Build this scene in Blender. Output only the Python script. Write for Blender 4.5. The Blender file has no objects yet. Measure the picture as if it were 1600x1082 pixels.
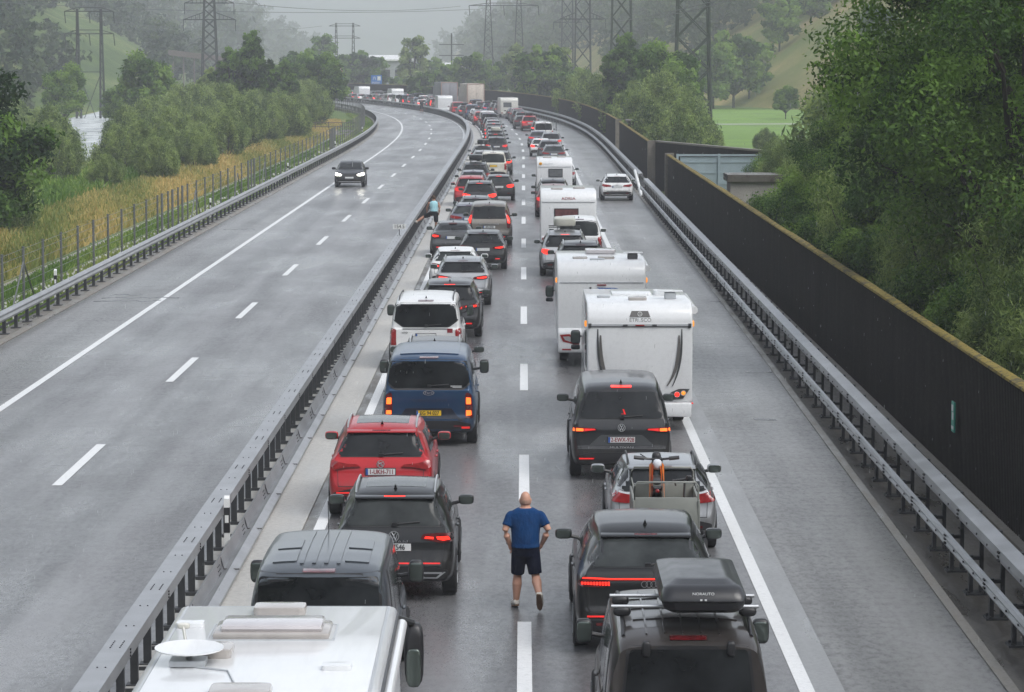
import bpy, bmesh, math, random
import numpy as np
from mathutils import Vector, Matrix, Euler
from mathutils.bvhtree import BVHTree

scene = bpy.context.scene
COL = scene.collection
R = math.radians
# ------------------------------------------------------------------ camera
CAM_H, FPX, PITCH = 8.2, 4600.0, math.atan(454 / 4600.0)
cam_d = bpy.data.cameras.new('camera')
cam_d.sensor_width = 36.0
cam_d.lens = FPX / 1600 * 36
cam_d.clip_start = 0.5
cam_d.clip_end = 9000
cam = bpy.data.objects.new('camera', cam_d)
COL.objects.link(cam)
cam.location = (0, 0, CAM_H)
cam.rotation_euler = (math.pi / 2 - PITCH, 0, 0)
scene.camera = cam
# ------------------------------------------------------------------ sky, sun, exposure
SUN_EL, SUN_ROT = R(50), R(130)
world = bpy.data.worlds.new('World')
scene.world = world
world.use_nodes = True
wn, wl = world.node_tree.nodes, world.node_tree.links
wn.clear()
wo = wn.new('ShaderNodeOutputWorld'); bg = wn.new('ShaderNodeBackground')
sky = wn.new('ShaderNodeTexSky'); sky.sky_type = 'NISHITA'; sky.sun_disc = False
sky.sun_elevation = SUN_EL; sky.sun_rotation = SUN_ROT
sky.air_density = 1.0; sky.dust_density = 2.0; sky.ozone_density = 1.0
hs = wn.new('ShaderNodeHueSaturation'); hs.inputs['Saturation'].default_value = 0.33
hs.inputs['Value'].default_value = 1.0
wl.new(sky.outputs[0], hs.inputs['Color']); wl.new(hs.outputs[0], bg.inputs[0]); wl.new(bg.outputs[0], wo.inputs[0])
bg.inputs[1].default_value = 0.15
sd = bpy.data.lights.new('sun', 'SUN'); sd.energy = 1.0; sd.angle = R(40); sd.color = (1, .985, .96)
sun = bpy.data.objects.new('sun', sd); COL.objects.link(sun)
sun.rotation_euler = (math.pi / 2 - SUN_EL, 0, math.pi - SUN_ROT)
scene.view_settings.view_transform = 'Standard'
scene.view_settings.look = 'None'
scene.view_settings.gamma = 1
scene.view_settings.exposure = 0.78
cy = scene.cycles
cy.max_bounces = 6; cy.diffuse_bounces = 3; cy.glossy_bounces = 3; cy.transmission_bounces = 4
cy.volume_bounces = 2; cy.transparent_max_bounces = 6
cy.caustics_reflective = False; cy.caustics_refractive = False
cy.sample_clamp_indirect = 4; cy.sample_clamp_direct = 0
cy.use_denoising = True
try: cy.denoiser = 'OPENIMAGEDENOISE'
except Exception: pass

# ------------------------------------------------------------------ helpers
def tag(o, label=None, cat=None, group=None, kind=None):
    if label: o['label'] = label
    if cat: o['category'] = cat
    if group: o['group'] = group
    if kind: o['kind'] = kind
    return o

def link_mesh(name, me, parent=None, mats=()):
    o = bpy.data.objects.new(name, me)
    for m in mats: me.materials.append(m)
    COL.objects.link(o)
    if parent is not None: o.parent = parent
    return o

def empty(name, loc=(0, 0, 0), rz=0.0, label=None, cat=None, group=None):
    o = bpy.data.objects.new(name, None); o.empty_display_size = .2
    COL.objects.link(o); o.location = loc; o.rotation_euler = (0, 0, rz)
    return tag(o, label, cat, group)

def copy_tree(o, parent=None):
    c = o.copy(); COL.objects.link(c)
    if parent is not None: c.parent = parent
    for ch in list(o.children): copy_tree(ch, c)
    return c

class MB:
    """mesh builder: verts + faces"""
    def __init__(s): s.v = []; s.f = []; s.mi = []; s.cur = 0
    def add(s, vs, fs):
        n = len(s.v); s.v += [tuple(p) for p in vs]
        for f in fs: s.f.append([i + n for i in f]); s.mi.append(s.cur)
        return s
    def box(s, x0, x1, y0, y1, z0, z1, M=None):
        vs = [(x, y, z) for z in (z0, z1) for y in (y0, y1) for x in (x0, x1)]
        if M is not None: vs = [tuple(M @ Vector(p)) for p in vs]
        return s.add(vs, [(0, 2, 3, 1), (4, 5, 7, 6), (0, 1, 5, 4), (2, 6, 7, 3), (0, 4, 6, 2), (1, 3, 7, 5)])
    def tube(s, pts, r, n=8, cap=True):
        pts = [Vector(p) for p in pts]; rs = r if isinstance(r, (list, tuple)) else [r] * len(pts)
        vs = []; fs = []
        up = Vector((0, 0, 1)); 
        for i, p in enumerate(pts):
            t = (pts[min(i + 1, len(pts) - 1)] - pts[max(i - 1, 0)])
            if t.length < 1e-9: t = Vector((0, 0, 1))
            t.normalize()
            a = t.cross(up)
            if a.length < 1e-3: a = t.cross(Vector((1, 0, 0)))
            a.normalize(); b = t.cross(a)
            for k in range(n):
                an = 2 * math.pi * k / n
                vs.append(p + a * (math.cos(an) * rs[i]) + b * (math.sin(an) * rs[i]))
        for i in range(len(pts) - 1):
            for k in range(n):
                k2 = (k + 1) % n
                fs.append((i * n + k, i * n + k2, (i + 1) * n + k2, (i + 1) * n + k))
        if cap:
            fs.append(tuple(range(n))[::-1]); fs.append(tuple((len(pts) - 1) * n + k for k in range(n)))
        return s.add(vs, fs)
    def bar(s, a, b, w):
        """square bar between two points"""
        return s.tube([a, b], w * .7, 4)
    def cylx(s, c, r, w, n=24, r2=None):
        """solid of revolution about the x axis"""
        x, y, z = c; prof = [(-w / 2, r * .90), (-w / 2 + .02, r), (w / 2 - .02, r), (w / 2, r * .90)]
        vs = []; fs = []
        for px, pr in prof:
            for k in range(n):
                a = 2 * math.pi * k / n; vs.append((x + px, y + pr * math.cos(a), z + pr * math.sin(a)))
        for i in range(3):
            for k in range(n):
                k2 = (k + 1) % n; fs.append((i * n + k, (i + 1) * n + k, (i + 1) * n + k2, i * n + k2))
        fs.append(tuple(range(n))); fs.append(tuple(3 * n + k for k in range(n))[::-1])
        return s.add(vs, fs)
    def superell(s, c, r, e=.5, n=14, m=9, M=None):
        vs = []; fs = []
        def sp(v, p): return math.copysign(abs(v) ** p, v)
        for j in range(m):
            ph = -math.pi / 2 + math.pi * j / (m - 1)
            for i in range(n):
                th = 2 * math.pi * i / n
                p = Vector((r[0] * sp(math.cos(ph), e) * sp(math.cos(th), e), r[1] * sp(math.cos(ph), e) * sp(math.sin(th), e), r[2] * sp(math.sin(ph), e)))
                if M is not None: p = M @ p
                vs.append((c[0] + p.x, c[1] + p.y, c[2] + p.z))
        for j in range(m - 1):
            for i in range(n):
                i2 = (i + 1) % n; fs.append((j * n + i, j * n + i2, (j + 1) * n + i2, (j + 1) * n + i))
        return s.add(vs, fs)
    def prism(s, poly, x0, x1):
        """poly in (y,z), extruded along x"""
        n = len(poly)
        vs = [(x0, y, z) for y, z in poly] + [(x1, y, z) for y, z in poly]
        fs = [tuple(range(n)), tuple(range(n, 2 * n))[::-1]] + [(i, i + n, (i + 1) % n + n, (i + 1) % n) for i in range(n)]
        return s.add(vs, fs)
    def mesh(s, name, smooth=None):
        me = bpy.data.meshes.new(name); me.from_pydata(s.v, [], s.f)
        if any(s.mi): me.polygons.foreach_set('material_index', s.mi)
        me.validate()
        bm = bmesh.new(); bm.from_mesh(me); bmesh.ops.remove_doubles(bm, verts=bm.verts, dist=1e-5)
        bmesh.ops.recalc_face_normals(bm, faces=bm.faces); bm.to_mesh(me); bm.free()
        if smooth: smooth_mesh(me, smooth)
        me.update(); return me
    def build(s, name, mats, parent=None, smooth=None):
        if not isinstance(mats, (list, tuple)): mats = [mats]
        return link_mesh(name, s.mesh(name, smooth), parent, mats)

def smooth_mesh(me, ang=35):
    me.polygons.foreach_set('use_smooth', [True] * len(me.polygons))
    try: me.set_sharp_from_angle(angle=R(ang))
    except Exception: pass

def bevel_mesh(me, w, seg=2, ang=30):
    bm = bmesh.new(); bm.from_mesh(me)
    es = [e for e in bm.edges if len(e.link_faces) == 2 and e.calc_face_angle(0) > R(ang)]
    bmesh.ops.bevel(bm, geom=es, offset=w, segments=seg, profile=.5, affect='EDGES', clamp_overlap=True)
    bm.to_mesh(me); bm.free(); smooth_mesh(me, 40); return me

def np_mesh(name, V, F, attr=None):
    """fast quad mesh; V (n,3), F (m,4); attr per-face float -> corner colour 'tint'"""
    me = bpy.data.meshes.new(name)
    V = np.asarray(V, dtype=np.float32); F = np.asarray(F, dtype=np.int32); k = F.shape[1]
    me.vertices.add(len(V)); me.vertices.foreach_set('co', V.ravel())
    me.loops.add(F.size); me.loops.foreach_set('vertex_index', F.ravel())
    me.polygons.add(len(F)); me.polygons.foreach_set('loop_start', np.arange(0, F.size, k, dtype=np.int32))
    try: me.polygons.foreach_set('loop_total', np.full(len(F), k, dtype=np.int32))
    except Exception: pass
    me.update(calc_edges=True)
    if attr is not None:
        a = me.attributes.new('tint', 'FLOAT', 'FACE'); a.data.foreach_set('value', np.asarray(attr, dtype=np.float32))
    me.validate(); return me

# ------------------------------------------------------------------ materials
MATS = {}
class NT:
    def __init__(s, name):
        s.m = bpy.data.materials.new(name); s.m.use_nodes = True
        s.n = s.m.node_tree.nodes; s.l = s.m.node_tree.links
        s.b = s.n['Principled BSDF']; s.out = s.n['Material Output']
        s.tc = None
    def co(s, kind='Object'):
        if s.tc is None: s.tc = s.n.new('ShaderNodeTexCoord')
        return s.tc.outputs[kind]
    def geo(s):
        g = s.n.new('ShaderNodeNewGeometry'); return g.outputs['Position']
    def mapping(s, vec, scale=(1, 1, 1)):
        mp = s.n.new('ShaderNodeMapping'); mp.inputs['Scale'].default_value = scale; s.l.new(vec, mp.inputs['Vector']); return mp.outputs[0]
    def noise(s, vec, scale, detail=4, rough=.55):
        t = s.n.new('ShaderNodeTexNoise'); t.inputs['Scale'].default_value = scale
        t.inputs['Detail'].default_value = detail; t.inputs['Roughness'].default_value = rough
        s.l.new(vec, t.inputs['Vector']); return t.outputs[0]
    def ramp(s, fac, stops):
        r = s.n.new('ShaderNodeValToRGB'); e = r.color_ramp.elements
        for i, (p, c) in enumerate(stops):
            if i > 1: e.new(p)
            c = (c, c, c) if not isinstance(c, (tuple, list)) else c
            e[i].position = p; e[i].color = (*c, 1)
        s.l.new(fac, r.inputs[0]); return r.outputs[0]
    def mix(s, fac, a, b, mode='MIX'):
        x = s.n.new('ShaderNodeMix'); x.data_type = 'RGBA'; x.blend_type = mode
        for sock, v in ((x.inputs['Factor'], fac), (x.inputs[6], a), (x.inputs[7], b)):
            if hasattr(v, 'type') and hasattr(v, 'links'): s.l.new(v, sock)
            elif isinstance(v, (tuple, list)): sock.default_value = (*v[:3], 1)
            else: sock.default_value = v
        return x.outputs[2]
    def math(s, op, a, b=0.0):
        x = s.n.new('ShaderNodeMath'); x.operation = op
        for sock, v in zip(x.inputs, (a, b)):
            if hasattr(v, 'links'): s.l.new(v, sock)
            else: sock.default_value = v
        return x.outputs[0]
    def set(s, k, v):
        i = s.b.inputs[k]
        if hasattr(v, 'links'): s.l.new(v, i)
        elif isinstance(v, (tuple, list)) and len(v) == 3: i.default_value = (*v, 1)
        else: i.default_value = v
    def bump(s, h, strength=.3, dist=.01):
        b = s.n.new('ShaderNodeBump'); b.inputs['Strength'].default_value = strength; b.inputs['Distance'].default_value = dist
        s.l.new(h, b.inputs['Height']); s.l.new(b.outputs[0], s.b.inputs['Normal'])

def simple(name, col, rough=.5, metal=0.0, coat=0.0, emit=0.0, var=.12, scale=3.0, bump=0.0, bscale=60, spec=.5, ecol=None):
    """procedural principled with colour and roughness variation"""
    if name in MATS: return MATS[name]
    t = NT(name); n = t.noise(t.co(), scale, 5)
    lo = tuple(c * (1 - var) for c in col); hi = tuple(min(1, c * (1 + var)) for c in col)
    t.set('Base Color', t.ramp(n, [(.3, lo), (.7, hi)]))
    t.set('Roughness', t.ramp(n, [(.3, max(0, rough - .06)), (.7, min(1, rough + .06))]))
    t.set('Metallic', metal); t.set('Coat Weight', coat); t.set('Coat Roughness', .04); t.set('Specular IOR Level', spec)
    if emit: t.set('Emission Color', ecol or col); t.set('Emission Strength', emit)
    if bump: t.bump(t.noise(t.co(), bscale, 3), bump, .01)
    MATS[name] = t.m; return t.m

def paint(name, col, metal=.35, rough=.32):
    """wet car paint with fine rain beads"""
    key = 'paint_' + name
    if key in MATS: return MATS[key]
    t = NT(key); big = t.noise(t.co(), 1.7, 4)
    base = t.ramp(big, [(.3, tuple(c * .92 for c in col)), (.7, tuple(min(1, c * 1.06) for c in col))])
    sx = t.n.new('ShaderNodeSeparateXYZ'); t.l.new(t.co(), sx.inputs[0])
    low = t.ramp(sx.outputs['Z'], [(.25, 1.0), (.95, 0.0)]); gn = t.ramp(t.noise(t.mapping(t.co(), (5, 5, 2.2)), 1.0, 6, .7), [(.35, 0.0), (.65, .75)])
    base = t.mix(t.math('MULTIPLY', low, gn), base, (.085, .078, .070))
    t.set('Base Color', base)
    t.set('Metallic', metal); t.set('Roughness', rough); t.set('Coat Weight', .5); t.set('Specular IOR Level', .3)
    vo = t.n.new('ShaderNodeTexVoronoi'); vo.inputs['Scale'].default_value = 26; t.l.new(t.co(), vo.inputs['Vector'])
    beads = t.ramp(vo.outputs['Distance'], [(.0, 1.0), (.42, .0)])
    fine = t.noise(t.co(), 55, 3, .7)
    streak = t.noise(t.mapping(t.co(), (14, 1.2, 14)), 1.0, 4, .6)
    h = t.mix(.5, beads, fine)
    h = t.mix(streak, (0, 0, 0), h)
    t.bump(h, .35, .003)
    t.set('Coat Roughness', t.ramp(fine, [(.35, .02), (.75, .14)]))
    MATS[key] = t.m; return t.m

# ------------------------------------------------------------------ road alignment
def C0(y):
    v = .02 + .0038 * y
    if y > 225:
        yy = min(y, 640.0); v -= 2.35e-6 * (yy - 225) ** 2.85
        if y > 640: v -= (y - 640) * 2.85 * 2.35e-6 * (415) ** 1.85
    return v
def dC(y): return (C0(y + .5) - C0(y - .5))
def P(y, off, z=0.0):
    th = math.atan(dC(y)); return (C0(y) + off * math.cos(th), y - off * math.sin(th), z)
def heading(y): return -math.atan(dC(y))

def fo(o, y):
    if isinstance(o, (int, float)): return o
    return float(np.interp(y, [a for a, b in o], [b for a, b in o]))

def ys(y0, y1, st=None):
    out = []; y = y0
    while y < y1 - .01:
        out.append(y); y += st or (6 if y < 200 else 4)
    out.append(y1); return out

def sweep(mb, prof, y0, y1, st=None, closed=True):
    """sweep a cross-section [(off,z)] along the road"""
    Y = ys(y0, y1, st); n = len(prof); vs = []; fs = []
    for y in Y:
        for o, z in prof: vs.append(P(y, fo(o, y), fo(z, y)))
    m = n if closed else n - 1
    for i in range(len(Y) - 1):
        for k in range(m):
            k2 = (k + 1) % n; fs.append((i * n + k, i * n + k2, (i + 1) * n + k2, (i + 1) * n + k))
    if closed: fs.append(tuple(range(n))); fs.append(tuple((len(Y) - 1) * n + k for k in range(n))[::-1])
    return mb.add(vs, fs)

def strip(name, o1, o2, z, mat, y0, y1, st=None, kind='structure'):
    mb = MB(); sweep(mb, [(o1, z), (o2, z)], y0, y1, st, closed=False)
    o = mb.build(name, mat); 
    if kind: o['kind'] = kind
    return o
# ------------------------------------------------------------------ road surfaces
def asphalt(name, base, tint=(1, 1, 1.03), wet=.5, CR=.10, SP=(.72, .26)):
    t = NT(name); g = t.geo()
    fine = t.noise(g, 28, 5, .7)
    mid = t.noise(t.mapping(g, (1.2, .12, 1)), 1.0, 5, .6)
    grain = t.noise(t.mapping(g, (9, 4, 1)), 1.0, 6, .75)
    tracks = t.noise(t.mapping(g, (.9, .012, 1)), 1.0, 3, .5)
    sm = t.noise(t.mapping(g, (.30, .07, 1)), 1.0, 6, .62)
    cross = t.noise(t.mapping(g, (.35, 2.6, 1)), 1.0, 5, .65)
    patch = t.noise(t.mapping(g, (.35, .03, 1)), 1.0, 6, .7)
    c = t.ramp(fine, [(.35, tuple(base * .6 * k for k in tint)), (.68, tuple(base * 1.6 * k for k in tint))])
    c = t.mix(t.ramp(grain, [(.42, 0.0), (.62, .6)]), c, tuple(base * .45 * k for k in tint))
    c = t.mix(t.ramp(mid, [(.35, 0.0), (.7, .55)]), c, tuple(base * .55 * k for k in tint))
    # polished bands in the wheel paths and darker sealed cracks
    c = t.mix(t.ramp(tracks, [(.42, 0.0), (.60, .6)]), c, tuple(base * 1.7 * k for k in tint))
    c = t.mix(t.ramp(cross, [(.50, 0.0), (.75, CR)]), c, tuple(base * .5 * k for k in tint))
    c = t.mix(t.ramp(patch, [(.46, 0.0), (.60, .45)]), c, tuple(base * .62 * k for k in tint))
    t.set('Base Color', c)
    rr = t.mix(t.ramp(sm, [(.40, 0.0), (.60, 1.0)]), (.07 + .16 * (1 - wet),) * 3, (.40,) * 3)
    rr = t.mix(.35, rr, t.ramp(fine, [(.3, .15), (.7, .75)]))
    rr = t.mix(t.ramp(cross, [(.45, 0.0), (.75, CR)]), rr, (.6, .6, .6))
    t.set('Roughness', rr); t.set('Specular IOR Level', t.ramp(grain, [(.40, SP[0]), (.60, SP[1])]))
    h = t.mix(t.ramp(sm, [(.38, .25), (.6, 1.0)]), (.5, .5, .5), t.mix(.5, fine, grain))
    t.bump(h, .6, .006)
    return t.m
def roadpaint():
    t = NT('road_paint'); g = t.geo()
    n = t.noise(g, 9, 6, .7); f = t.noise(g, 45, 3)
    c = t.ramp(n, [(.25, (.42, .43, .43)), (.42, (.66, .67, .67)), (.8, (.76, .77, .77))])
    c = t.mix(t.ramp(f, [(.6, 0.0), (.75, .35)]), c, (.25, .25, .25))
    t.set('Base Color', c); t.set('Roughness', .4); t.bump(f, .2, .003); return t.m
def concrete(name, a, b, rough=.55, sc=1.0):
    t = NT(name); g = t.geo()
    n = t.noise(t.mapping(g, (1.2 * sc, .25 * sc, 1.2 * sc)), 1.0, 6, .65); f = t.noise(g, 14, 5, .7)
    c = t.ramp(n, [(.3, a), (.7, b)])
    c = t.mix(t.ramp(f, [(.45, 0.0), (.7, .5)]), c, tuple(x * .5 for x in a))
    t.set('Base Color', c); t.set('Roughness', t.ramp(n, [(.35, rough - .25), (.65, rough + .15)])); t.bump(f, .4, .006); return t.m

M_ASPH_R = asphalt('asphalt_right', .115)
M_ASPH_L = asphalt('asphalt_left', .135, (1, 1, 1.03))
M_SHOULD = asphalt('asphalt_shoulder', .155, (1, 1, 1.0), .2, .30, (.85, .12))
M_LINE = roadpaint()
M_MEDIAN = concrete('median_concrete', (.33, .32, .295), (.52, .51, .48))
M_GUTTER = concrete('gutter_concrete', (.055, .048, .040), (.13, .118, .10), .45, 1.6)
M_KERB = concrete('kerb_concrete', (.12, .11, .095), (.22, .20, .17), .5, 2)
M_SEAL = concrete('sealed_strip', (.22, .225, .23), (.27, .275, .28), .4, .4)
M_TAR = simple('crack_tar', (.012, .012, .013), .25)

def grass_mat():
    t = NT('meadow_grass'); g = t.geo()
    a = t.noise(g, .035, 5, .6); b = t.noise(g, .6, 6, .7); c = t.noise(g, 6, 4, .7)
    col = t.ramp(a, [(.35, (.055, .115, .022)), (.5, (.10, .17, .03)), (.62, (.22, .20, .06))])
    col = t.mix(t.ramp(b, [(.35, 0.0), (.7, .6)]), col, (.07, .12, .025))
    col = t.mix(t.ramp(c, [(.4, 0.0), (.7, .4)]), col, (.16, .18, .06))
    t.set('Base Color', col); t.set('Roughness', .8); t.set('Specular IOR Level', .2); t.bump(c, .6, .05); return t.m
M_GRASS = grass_mat()

# ground: one sheet to the horizon
gm = MB()
gx = [-4000, -1500, -600, -200, -60, -19, -15.3, 8.6, 20, 60, 200, 600, 1500, 4000]
gy = [-600, -100, 0, 50, 100, 200, 300, 400, 600, 900, 1500, 4500]
vs = [(x, y, -.28) for y in gy for x in gx]; n = len(gx)
gm.add(vs, [(j * n + i, j * n + i + 1, (j + 1) * n + i + 1, (j + 1) * n + i) for j in range(len(gy) - 1) for i in range(n - 1)])
tag(gm.build('ground', M_GRASS), kind='structure')

Y0, Y1 = -30, 760
SH = [(-30, 6.2), (38, 6.24), (80, 6.5), (140, 6.75), (300, 6.75), (760, 6.75)]
WALL = [(-30, 8.4), (48, 8.2), (162, 7.9), (186, 7.95), (760, 7.75)]
# two carriageways as slabs
mb = MB(); sweep(mb, [(-3.85, -.35), (-3.85, 0), (SH, 0), (SH, -.35)], Y0, Y1); tag(mb.build('carriageway_right', M_ASPH_R), kind='structure')
mb = MB(); sweep(mb, [(-14.85, -.35), (-14.85, 0), (-5.2, 0), (-5.2, -.35)], Y0, Y1); tag(mb.build('carriageway_left', M_ASPH_L), kind='structure')
strip('hard_shoulder_right', 4.15, [(a, b - .0) for a, b in SH], .004, M_SHOULD, Y0, Y1)
strip('sealed_strip', 3.76, 4.15, .004, M_SEAL, Y0, Y1)
strip('hard_shoulder_left', -14.85, -12.3, .004, M_SHOULD, Y0, Y1)
# median slab (concrete strip between barrier and traffic) and the gutters behind the rails
mb = MB(); sweep(mb, [(-5.2, -.35), (-5.2, .01), (-3.85, .03), (-3.85, -.35)], Y0, Y1); tag(mb.build('median_strip', M_MEDIAN), kind='structure')
strip('median_joint', -3.86, -3.66, .006, M_GUTTER, Y0, Y1)
SH2 = [(a, b + .14) for a, b in SH]
mb = MB(); sweep(mb, [(SH, -.35), (SH, .03), (SH2, .05), (SH2, -.35)], Y0, Y1); tag(mb.build('kerb_right', M_KERB), kind='structure')
mb = MB(); sweep(mb, [(SH2, -.35), (SH2, .02), ([(a, b + .32) for a, b in WALL], .02), ([(a, b + .32) for a, b in WALL], -.35)], Y0, Y1)
tag(mb.build('gutter_right', M_GUTTER), kind='structure')
mb = MB(); sweep(mb, [(-15.5, -.4), (-15.5, .07), (-15.0, .09), (-14.85, .03), (-14.85, -.4)], Y0, Y1); tag(mb.build('kerb_left', M_KERB), kind='structure')
# painted lines
strip('edge_line_left', -12.3, -12.1, .008, M_LINE, Y0, Y1)
strip('median_line_left', -5.62, -5.42, .008, M_LINE, Y0, Y1)
strip('median_line_right', -3.66, -3.46, .008, M_LINE, Y0, Y1)
strip('edge_line_right', 3.56, 3.76, .008, M_LINE, Y0, Y1)
def dashes(name, off, ystart, per, ln, w):
    mb = MB(); y = ystart
    while y < Y1 - 10:
        sweep(mb, [(off - w / 2, .008), (off + w / 2, .008)], y, y + ln, 3, closed=False); y += per
    tag(mb.build(name, M_LINE), kind='structure')
# far ends measured at 42.3+18k (right) ; left carriageway dashes by measurement
dashes('lane_dashes_right', 0, 42.2 - 6.3 - 18 * 3, 18.0, 6.3, .2)
dashes('lane_dashes_left', -8.95, 55.8 - 18 * 4, 18.0, 6.0, .2)
# tar marks on the shoulders
mb = MB()
rnd = random.Random(5)
for (yy, oo, dx) in ((98, -14.4, 2.2), (99.5, -14.3, 2.6), (100.6, -14.2, 1.1), (139, -14.2, 1.5)):
    pts = [(oo + dx * k / 8 , yy + rnd.uniform(-.3, .3) + .05 * k) for k in range(9)]
    vs = []; 
    for o, y in pts:
        a = P(y, o, .009); vs += [(a[0], a[1] - .10, .009), (a[0], a[1] + .10 + rnd.uniform(0, .15), .009)]
    mb.add(vs, [(2 * k, 2 * k + 2, 2 * k + 3, 2 * k + 1) for k in range(8)])
for (yy, oo, dx) in ((76, 5.75, .7), (98, 6.1, .5), (66, 5.2, .5)):
    a = P(yy, oo); mb.add([(a[0], yy, .009), (a[0] + dx, yy - .1, .009), (a[0] + dx, yy + .2, .009), (a[0], yy + .35, .009)], [(0, 1, 2, 3)])
tag(mb.build('road_cracks', M_TAR), kind='structure')

# farm track with two wheel ruts behind the left fence
M_RUT = concrete('gravel_rut', (.20, .19, .165), (.33, .32, .29), .75, 2)
RUTZ = -.262
strip('farm_track', -17.9, -17.35, RUTZ, M_RUT, 40, 330, 3)
strip('farm_track', -19.35, -18.75, RUTZ, M_RUT, 40, 330, 3)
# verge earth bank left of the carriageway
# fields, river
M_FIELD = simple('field_grass', (.13, .24, .03), .8, var=.25, scale=.12)
M_PATH = simple('path_gravel', (.36, .36, .34), .7)
def sheet(name, pts, z, mat):
    mb = MB(); mb.add([(x, y, z) for x, y in pts], [tuple(range(len(pts)))]); return tag(mb.build(name, mat), kind='structure')
sheet('field', [(18, 262), (60, 262), (80, 330), (80, 452), (22, 470), (18, 380)], -.27, M_FIELD)
sheet('path', [(18, 362), (80, 372), (80, 377), (18, 366)], -.262, M_PATH)
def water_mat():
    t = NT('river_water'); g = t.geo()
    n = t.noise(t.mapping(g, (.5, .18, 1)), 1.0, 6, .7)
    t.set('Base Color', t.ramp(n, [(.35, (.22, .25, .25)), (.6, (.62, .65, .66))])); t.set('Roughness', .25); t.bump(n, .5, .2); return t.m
rv = []
for y in range(40, 760, 20):
    cx = -37 - .00012 * (y - 180) ** 2 if y > 180 else -37
    rv.append((cx + 9, y)); 
rv2 = [(x - 26, y) for x, y in rv]
mb = MB(); m = len(rv)
mb.add([(x, y, -.26) for x, y in rv] + [(x, y, -.26) for x, y in rv2], [(i, i + 1, i + 1 + m, i + m) for i in range(m - 1)])
tag(mb.build('river', water_mat()), kind='structure')

# ------------------------------------------------------------------ hills
def hill(name, X, Y, fn, mat):
    vs = []; fs = []
    for y in Y:
        for x in X(y): vs.append((x, y, fn(x, y)))
    n = len(X(Y[0]))
    for j in range(len(Y) - 1):
        for i in range(n - 1): fs.append((j * n + i, j * n + i + 1, (j + 1) * n + i + 1, (j + 1) * n + i))
    mb = MB(); mb.add(vs, fs); o = mb.build(name, mat, smooth=60); tag(o, kind='structure'); return o
def lump(x, y, s, seed=0.0):
    return (math.sin(x / s + seed) * math.cos(y / (s * 1.3) + seed * 2) + .5 * math.sin(x / (s * .43) + y / (s * .6) + seed))
RF = ([300, 440, 500, 600, 700, 800, 1000, 1400, 2200], [90, 52, 35, 24, 15, 8, -5, -20, -60])
def rf(y): return float(np.interp(y, *RF))
def hill_r(x, y):
    d = x - rf(y)
    if d <= 0: return -.4
    h = .62 * d + 1.2 * lump(x, y, 14) * min(1, d / 12)
    return max(-.4, min(h, 110 + 5 * lump(x, y, 40)) - .4)
LF = ([150, 300, 400, 500, 600, 800, 1000, 1400, 2200], [-95, -80, -66, -64, -62, -78, -95, -110, -140])
def lf(y): return float(np.interp(y, *LF))
def hill_l(x, y):
    d = lf(y) - x
    if d <= 0: return -.4
    h = .55 * d + 1.3 * lump(x, y, 13, 2) * min(1, d / 12)
    return max(-.4, min(h, 100 + 5 * lump(x, y, 40)) - .4)
def hill_mat(name, stops, spots):
    t = NT(name); g = t.geo(); a = t.noise(g, .05, 5, .6); b = t.noise(g, .9, 5, .7)
    col = t.ramp(a, stops); col = t.mix(t.ramp(b, [(.4, 0.0), (.65, .6)]), col, spots)
    t.set('Base Color', col); t.set('Roughness', .9); t.set('Specular IOR Level', .1); return t.m
M_HILLR = hill_mat('hill_meadow', [(.35, (.13, .17, .04)), (.48, (.24, .22, .08)), (.6, (.36, .27, .12))], (.15, .16, .06))
M_HILLL = hill_mat('hill_pasture', [(.35, (.05, .09, .025)), (.5, (.10, .15, .04)), (.65, (.20, .21, .08))], (.05, .075, .03))
YY = list(range(300, 700, 12)) + list(range(700, 2300, 60))
hill('hillside_right', lambda y: [rf(y) - 2 + 260 * (k / 40) ** 1.6 for k in range(41)], YY, hill_r, M_HILLR)
YL = list(range(150, 700, 12)) + list(range(700, 2300, 60))
hill('hillside_left', lambda y: [lf(y) + 2 - 300 * (k / 40) ** 1.6 for k in range(41)], YL, hill_l, M_HILLL)
M_MOUNT = hill_mat('mountain_forest', [(.35, (.03, .036, .034)), (.5, (.055, .065, .055)), (.65, (.08, .09, .075))], (.04, .046, .042))
def mnt(x, y): return max(-1, (y - 2900) * .17 + 14 * lump(x, y, 120, 1) + 5 * lump(x, y, 33, 4))
hill('mountain', lambda y: [-1500 + 75 * k for k in range(41)], list(range(2850, 3950, 50)), mnt, M_MOUNT)

# ------------------------------------------------------------------ haze
def haze():
    mb = MB(); mb.box(-1700, 1700, -60, 4150, -2.0, 215)
    m = bpy.data.materials.new('haze_air'); m.use_nodes = True; n = m.node_tree.nodes; n.clear()
    o = n.new('ShaderNodeOutputMaterial'); v = n.new('ShaderNodeVolumePrincipled')
    v.inputs['Color'].default_value = (.90, .93, 1.0, 1); v.inputs['Density'].default_value = HAZE_D
    v.inputs['Anisotropy'].default_value = 0.0
    m.node_tree.links.new(v.outputs[0], o.inputs['Volume'])
    h = mb.build('haze', m); tag(h, kind='stuff'); return h
HAZE_D = .0005
haze()
# unseen slopes beside and behind the viewer, outside the haze, added to darken reflections
def mbk(x, y): return max(-1, (-y - 260) * .55 + 30 * lump(x, y, 150, 2))
hill('mountain', lambda y: [-2600 + 130 * k for k in range(41)], list(range(-1500, -240, 60)), mbk, M_MOUNT)
for s_ in (-1, 1):
    hill('mountain', lambda y, s_=s_: [s_ * (1760 + 60 * k) for k in range(26)], list(range(-900, 3200, 100)), lambda x, y: max(-1, (abs(x) - 1780) * .62 + 40 * lump(x, y, 170, 3)), M_MOUNT)

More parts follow.
